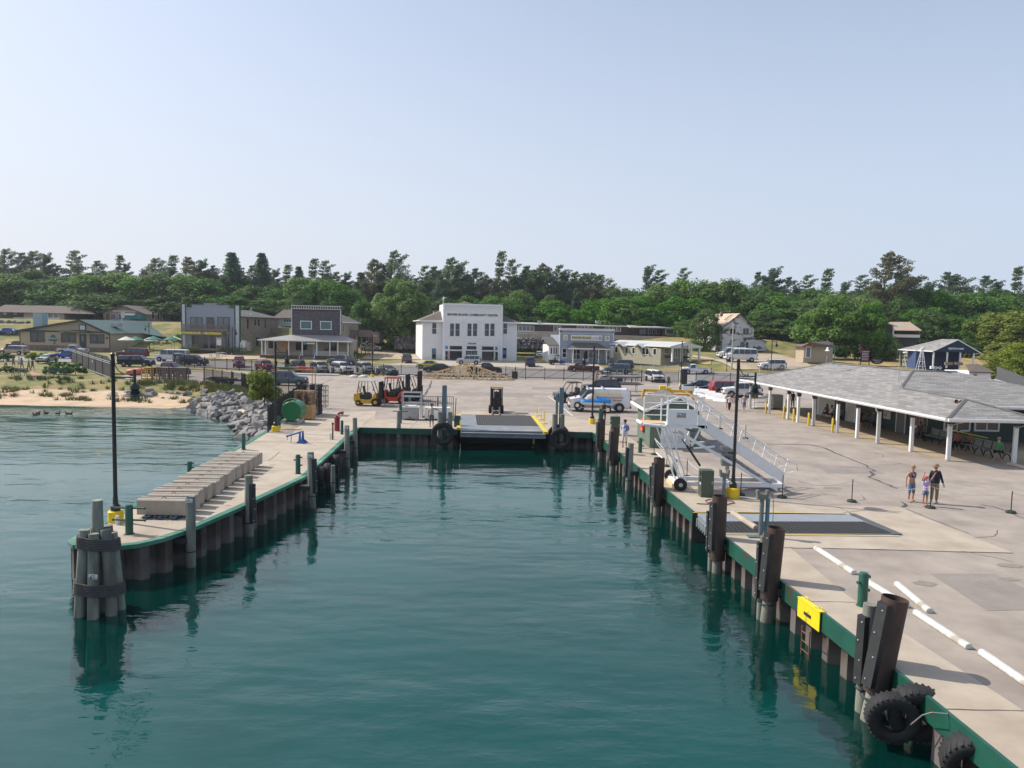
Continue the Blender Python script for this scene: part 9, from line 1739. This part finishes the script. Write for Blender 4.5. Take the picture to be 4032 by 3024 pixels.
    pel,wai,che,nec=(Vector(j[k]) for k in ('pel','wai','che','nec')); bl_q=belly
    rings=[(che.lerp(wai,.55),.150*f,.118),(che,.163*f,.128),(che.lerp(nec,.35),.150*f,.115)] if bare else [(pel-Vector((0,0,.03)),.172*f+bl_q*.5,.135+bl_q*.5),(wai,.160*f+bl_q,.128+bl_q),(che.lerp(wai,.5),.168*f+bl_q*.8,.132+bl_q*.8),(che,.178*f+bl_q*.4,.135+bl_q*.4),(che.lerp(nec,.6),.165*f,.115),(che.lerp(nec,.85),.09*f,.085),(nec,.062,.062)]
    if bare: [bpy.data.objects.remove(c_) for c_ in list(t.children) if c_.name.startswith('crop_top')]
    mb=MB(); vs=[c_+Vector((rx*math.cos(a),ry*math.sin(a),0)) for c_,rx,ry in rings for a in [2*math.pi*i/18 for i in range(18)]]; mb.add(vs,[(k*18+i,k*18+(i+1)%18,(k+1)*18+(i+1)%18,(k+1)*18+i) for k in range(len(rings)-1) for i in range(18)],0,True)
    if bare: [mb.tube([che.lerp(nec,.3)+Vector((s_*.08,-.11,0)),che.lerp(nec,.85)+Vector((s_*.10,-.02,0)),che.lerp(nec,.3)+Vector((s_*.08,.11,0))],.012,5) for s_ in (-1,1)]; mb.build('crop_top',top,t)
    else:
        sh=[c_ for c_ in t.children if c_.name.startswith('shirt')][0]; bq=bmesh.new(); bq.from_mesh(sh.data); tm=mb.mesh('x',top,angle=80); bq.from_mesh(tm); bq.to_mesh(sh.data); bq.free()
    full=legs=='long'; cl('trousers' if full else 'shorts',['pel','lhi','rhi']+(['lkn','rkn'] if legs!='short' else []),[('pel','lhi'),('pel','rhi')]+([('lhi','lkn'),('rhi','rkn')] if legs!='short' else []),.016,bot,[('lkn','lan',.92 if full else .3),('rkn','ran',.92 if full else .3),('pel','wai',.35 if bare else .7)] if legs!='short' else [('lhi','lkn',.75),('rhi','rkn',.75),('pel','wai',.35 if bare else .7)])
    hc=HC[hair]; c_=Vector(j['cro']); mb=MB(); mb.ell(c_+Vector((0,.032,.026)),(.100,.100,.092),12,8)
    if long: mb.ell(c_+Vector((0,.055,-.12)),(.105,.06,.17),12,8)
    mb.build('hair',hc,t)
    q=c_+Vector((0,-.078,-.035)); mb=MB(); [mb.ell(q+Vector((s_*.032,-.004,0)),(.013,.008,.008) if not glasses else (.03,.01,.02),8,5) for s_ in (-1,1)]; glasses and mb.bx(q.x-.06,q.y-.01,q.z+.005,q.x+.06,q.y,q.z+.012); mb.build('glasses' if glasses else 'eyes',black,t)
    mb=MB(); mb.ell(q+Vector((0,-.016,-.03)),(.012,.018,.022),8,5); mb.build('nose',sk,t); mb=MB(); mb.ell(q+Vector((0,-.006,-.068)),(.024,.006,.006),8,4); mb.build('mouth',M('lips',(.28,.08,.07),.6),t); mb=MB(); [mb.ell(c_+Vector((s_*.096,.0,-.04)),(.012,.02,.03),6,5) for s_ in (-1,1)]; mb.build('ears',sk,t)
    if hat:
        hm,brim=hat; mb=MB(); mb.lathe([(brim,.045),(brim,.052),(.11,.06),(.108,.12),(.08,.155),(0,.16)],c_+Vector((0,.0,-.04)),18); (brim<.13) and mb.bx(c_.x-.07,c_.y-.20,c_.z+.0,c_.x+.07,c_.y-.05,c_.z+.02); mb.build('hat',hm,t)
    mb=MB()
    for n in 'lr': a,b=Vector(j[n+'an']),Vector(j[n+'to']); d_=(b-a); mb.box((a+b)/2+Vector((0,-.01,-.025)),(.095,.29,.055 if not sandal else .03),mat=Matrix.Rotation(math.atan2(d_.x,-d_.y),4,'Z'))
    mb.build('shoes',sandal or M('shoes_pale',(.45,.43,.4),.7),t,bevel=.02)
    if extra: extra(t,j)
    return t
denim=fab('denim',(.13,.18,.26),scale=8,var=.25); khaki=fab('khaki',(.24,.19,.10)); navyc=fab('navy',(.012,.016,.035)); blk_=fab('black',(.015,.015,.017)); wht=fab('white',(.6,.6,.62)); tie=fab('tie_dye',(.48,.56,.66),scale=5,col2=(.40,.22,.55),mix=(.45,.6)); creamc=fab('cream',(.50,.46,.38)); greyd=fab('dark_grey',(.08,.085,.085)); dots=fab('navy_white_dots',(.02,.02,.09),scale=22,col2=(.65,.65,.7),mix=(.55,.57)); plaid=fab('blue_plaid',(.10,.18,.42),scale=16,col2=(.6,.62,.68),mix=(.48,.52)); pink=fab('dusty_pink',(.40,.18,.18)); tealc=fab('teal',(.08,.38,.33)); bluec=fab('blue',(.10,.16,.30)); greenc=fab('green',(.06,.36,.14)); brownc=fab('brown',(.12,.09,.06)); greyt=fab('light_grey',(.34,.31,.29)); orgc=fab('rust_orange',(.40,.13,.06)); tanh=(M('straw_hat',(.26,.19,.11),.8),.20); capd_=(M('dark_cap',(.03,.03,.035),.8),.105)
sd_=M('sandal_tan',(.40,.26,.15),.7)
person('woman in a dotted navy crop top and rolled denim beside the waving child',g('P5',1075,1362),8,1.68,dots,denim,'blond',bare=True,legs='knee',female=True,sandal=sd_,J=dict(lel=(-.27,.03,1.14),lwr=(-.30,-.02,.88),rel=(.24,.08,1.16),rwr=(.14,.16,.98),cro=(.03,-.02,1.665)),sk=skin_)
person('child in a tie-dyed shirt waving both raised arms',g('P5',1205,1402),4,1.34,tie,denim,'brown',legs='short',female=True,long=True,hat=(M('pink_cap',(.55,.12,.17),.8),.105),sandal=sd_,J=dict(lel=(-.27,-.05,1.62),lwr=(-.20,-.10,1.88),rel=(.30,-.05,1.60),rwr=(.42,-.10,1.86)))
person('man in a wide tan hat, navy sweater and khaki trousers behind the waving child',g('P5',1290,1378),-5,1.80,navyc,khaki,'grey',sleeve=1,hat=tanh,glasses=True,belly=.035,J=dict(rel=(.27,.02,1.14),rwr=(.33,-.04,.90)))
person('man in a blue checked shirt and white shorts with his hands behind his back',g('P4',376,735),-20,1.78,plaid,wht,'grey',legs='knee',hat=capd_,glasses=True,belly=.04,J=dict(lel=(-.25,.1,1.16),lwr=(-.1,.17,1.0),rel=(.25,.1,1.16),rwr=(.1,.17,1.0)),sk=skin_t)
person('woman all in black leaning on the green bollard',g('P4',182,500),-10,1.68,blk_,blk_,'dark',female=True,long=True,J=dict(lel=(-.26,-.05,1.18),lwr=(-.30,-.2,1.05),rel=(.2,-.1,1.15),rwr=(.0,-.25,1.08)))
person('man in a cream shirt and dark shorts resting a hand on the steel column',g('Q6',1545,888),0,1.76,creamc,greyd,'grey',legs='knee',hat=capd_,glasses=True,sk=skin_t,J=dict(rel=(.40,-.05,1.33),rwr=(.62,-.08,1.22)))
W_=[('walking woman in dark top and pale shorts, first of four walkers','P4',1335,385,brownc,greyt,'brown','short',1,1),('walking woman with ginger hair, white top and black trousers','P4',1354,402,wht,blk_,'red','long',1,0),('walking man in a dusty pink shirt behind the black pole','P4',1412,388,pink,greyt,'brown','knee',0,0),('walking man in a pale grey tee shirt and blue shorts','P4',1490,402,greyt,bluec,'grey','knee',0,0),
 ('person in dark clothes standing behind the yellow boom','D',1745,1590,greyd,greyd,'grey','long',0,0),('person in a pale pink shirt at the walk-through gate','D',965,1535,pink,pink,'blond','knee',1,0),
 ('park visitor in a brown shirt, second from the dark bush','L1',245,775,brownc,brownc,'brown','knee',0,0),('park visitor in a white shirt raising an arm','L1',348,775,wht,greyt,'dark','knee',0,0),('park visitor in a blue shirt with dark hair','L1',398,795,bluec,greyd,'dark','long',1,1),('park visitor in a teal shirt and black trousers','L1',522,832,tealc,blk_,'grey','long',1,0),('park visitor in dark green carrying a white bag','L1',592,828,greyd,brownc,'brown','knee',0,0),('park visitor in a white tee shirt nearest the dark bush','L1',105,800,wht,greyd,'dark','long',0,0),('silhouetted man standing inside the open terminal end','Q4',500,640,greyd,greyd,'dark','long',0,0)]
for i,(lb,c,x_,y_,a_,b_,hr,lg,fm,lo) in enumerate(W_):
    p=gt(c,x_,y_); person(lb,p,(180 if c=='L1' else 15*(i%3)-10),1.70-.06*fm,a_,b_,hr,legs=lg,pose='walk' if i<4 or c=='L1' else 'stand',female=bool(fm),long=bool(lo),J=dict(lel=(-.3,-.1,1.45),lwr=(-.32,-.15,1.7)) if 'raising' in lb else None)
S_=[('seated girl with long dark hair and bare legs by the first shutter','Q4',1030,825,brownc,brownc,'dark','short',1,1,-60),('seated woman in a white top leaning back by the first shutter','Q4',1110,845,wht,greyd,'brown','short',1,0,-60),('seated person in grey near the second shutter','Q4',1690,965,greyd,greyd,'dark','knee',0,0,-60),('seated person in a blue top on the second porch bench','Q4',1790,985,bluec,greyd,'grey','knee',1,0,-60),('seated man in dark clothes beside the terminal door','Q5',545,728,greyd,greyd,'dark','long',0,0,-40),('seated woman resting her chin, on the women’s bench','Q5',1140,885,orgc,blk_,'dark','long',1,1,-55),('seated woman in an orange top turned sideways on the bench','Q5',1330,905,orgc,blk_,'brown','long',1,1,-95)]
for lb,c,x_,y_,a_,b_,hr,lg,fm,lo,fc in S_: person(lb.replace('’',''),g(c,x_,y_)+Vector((.25,.25,0)),fc,1.7,a_,b_,hr,legs=lg,pose='sit',female=bool(fm),long=bool(lo),sk=skin_t)
def beard(t,j): c_=Vector(j['cro']); mb=MB(); mb.ell(c_+Vector((0,-.07,-.16)),(.075,.05,.14),10,8); mb.build('beard',M('pale_beard',(.5,.42,.28),.9),t)
person('seated bearded man in a bright green shirt on the last porch bench',g('Q5',1790,1045)+Vector((.25,.35,0)),-30,1.8,greenc,blk_,'grey',legs='knee',pose='sit',belly=.05,glasses=True,extra=beard,J=dict(lkn=(-.22,-.45,.5),lan=(-.2,-.42,.09),lto=(-.24,-.56,.04),rkn=(.22,-.45,.5),ran=(.14,-.45,.09),rto=(.16,-.6,.04)))
person('woman in black shorts standing behind a white porch post',g('Q4',1600,1010),200,1.66,blk_,blk_,'brown',legs='short',female=True,long=True)
for i,(x_,y_,m_) in enumerate(((372,300,fab('red',(.3,.03,.03))),(500,300,wht),(1010,308,greyt),(1150,300,tealc))): person('diner seated on the restaurant terrace in %s'%('red','white','pale grey','teal')[i],gt('L2',x_,y_)+Vector((0,-.6,0)),180,1.7,m_,greyd,'dark',pose='sit')
hz=bpy.data.materials.new('haze'); hz.use_nodes=True; n,l=hz.node_tree.nodes,hz.node_tree.links; n.clear(); ho=n.new('ShaderNodeOutputMaterial'); hv=n.new('ShaderNodeVolumePrincipled'); hv.inputs['Color'].default_value=(.80,.86,1,1); hv.inputs['Density'].default_value=.00018; hv.inputs['Anisotropy'].default_value=.35; l.new(hv.outputs[0],ho.inputs['Volume'])
mb=MB(); mb.bx(-1000,-320,-8.5,1000,1500,48); tag(mb.build('haze',hz),'thin pale haze over the harbour','haze',kind='stuff')
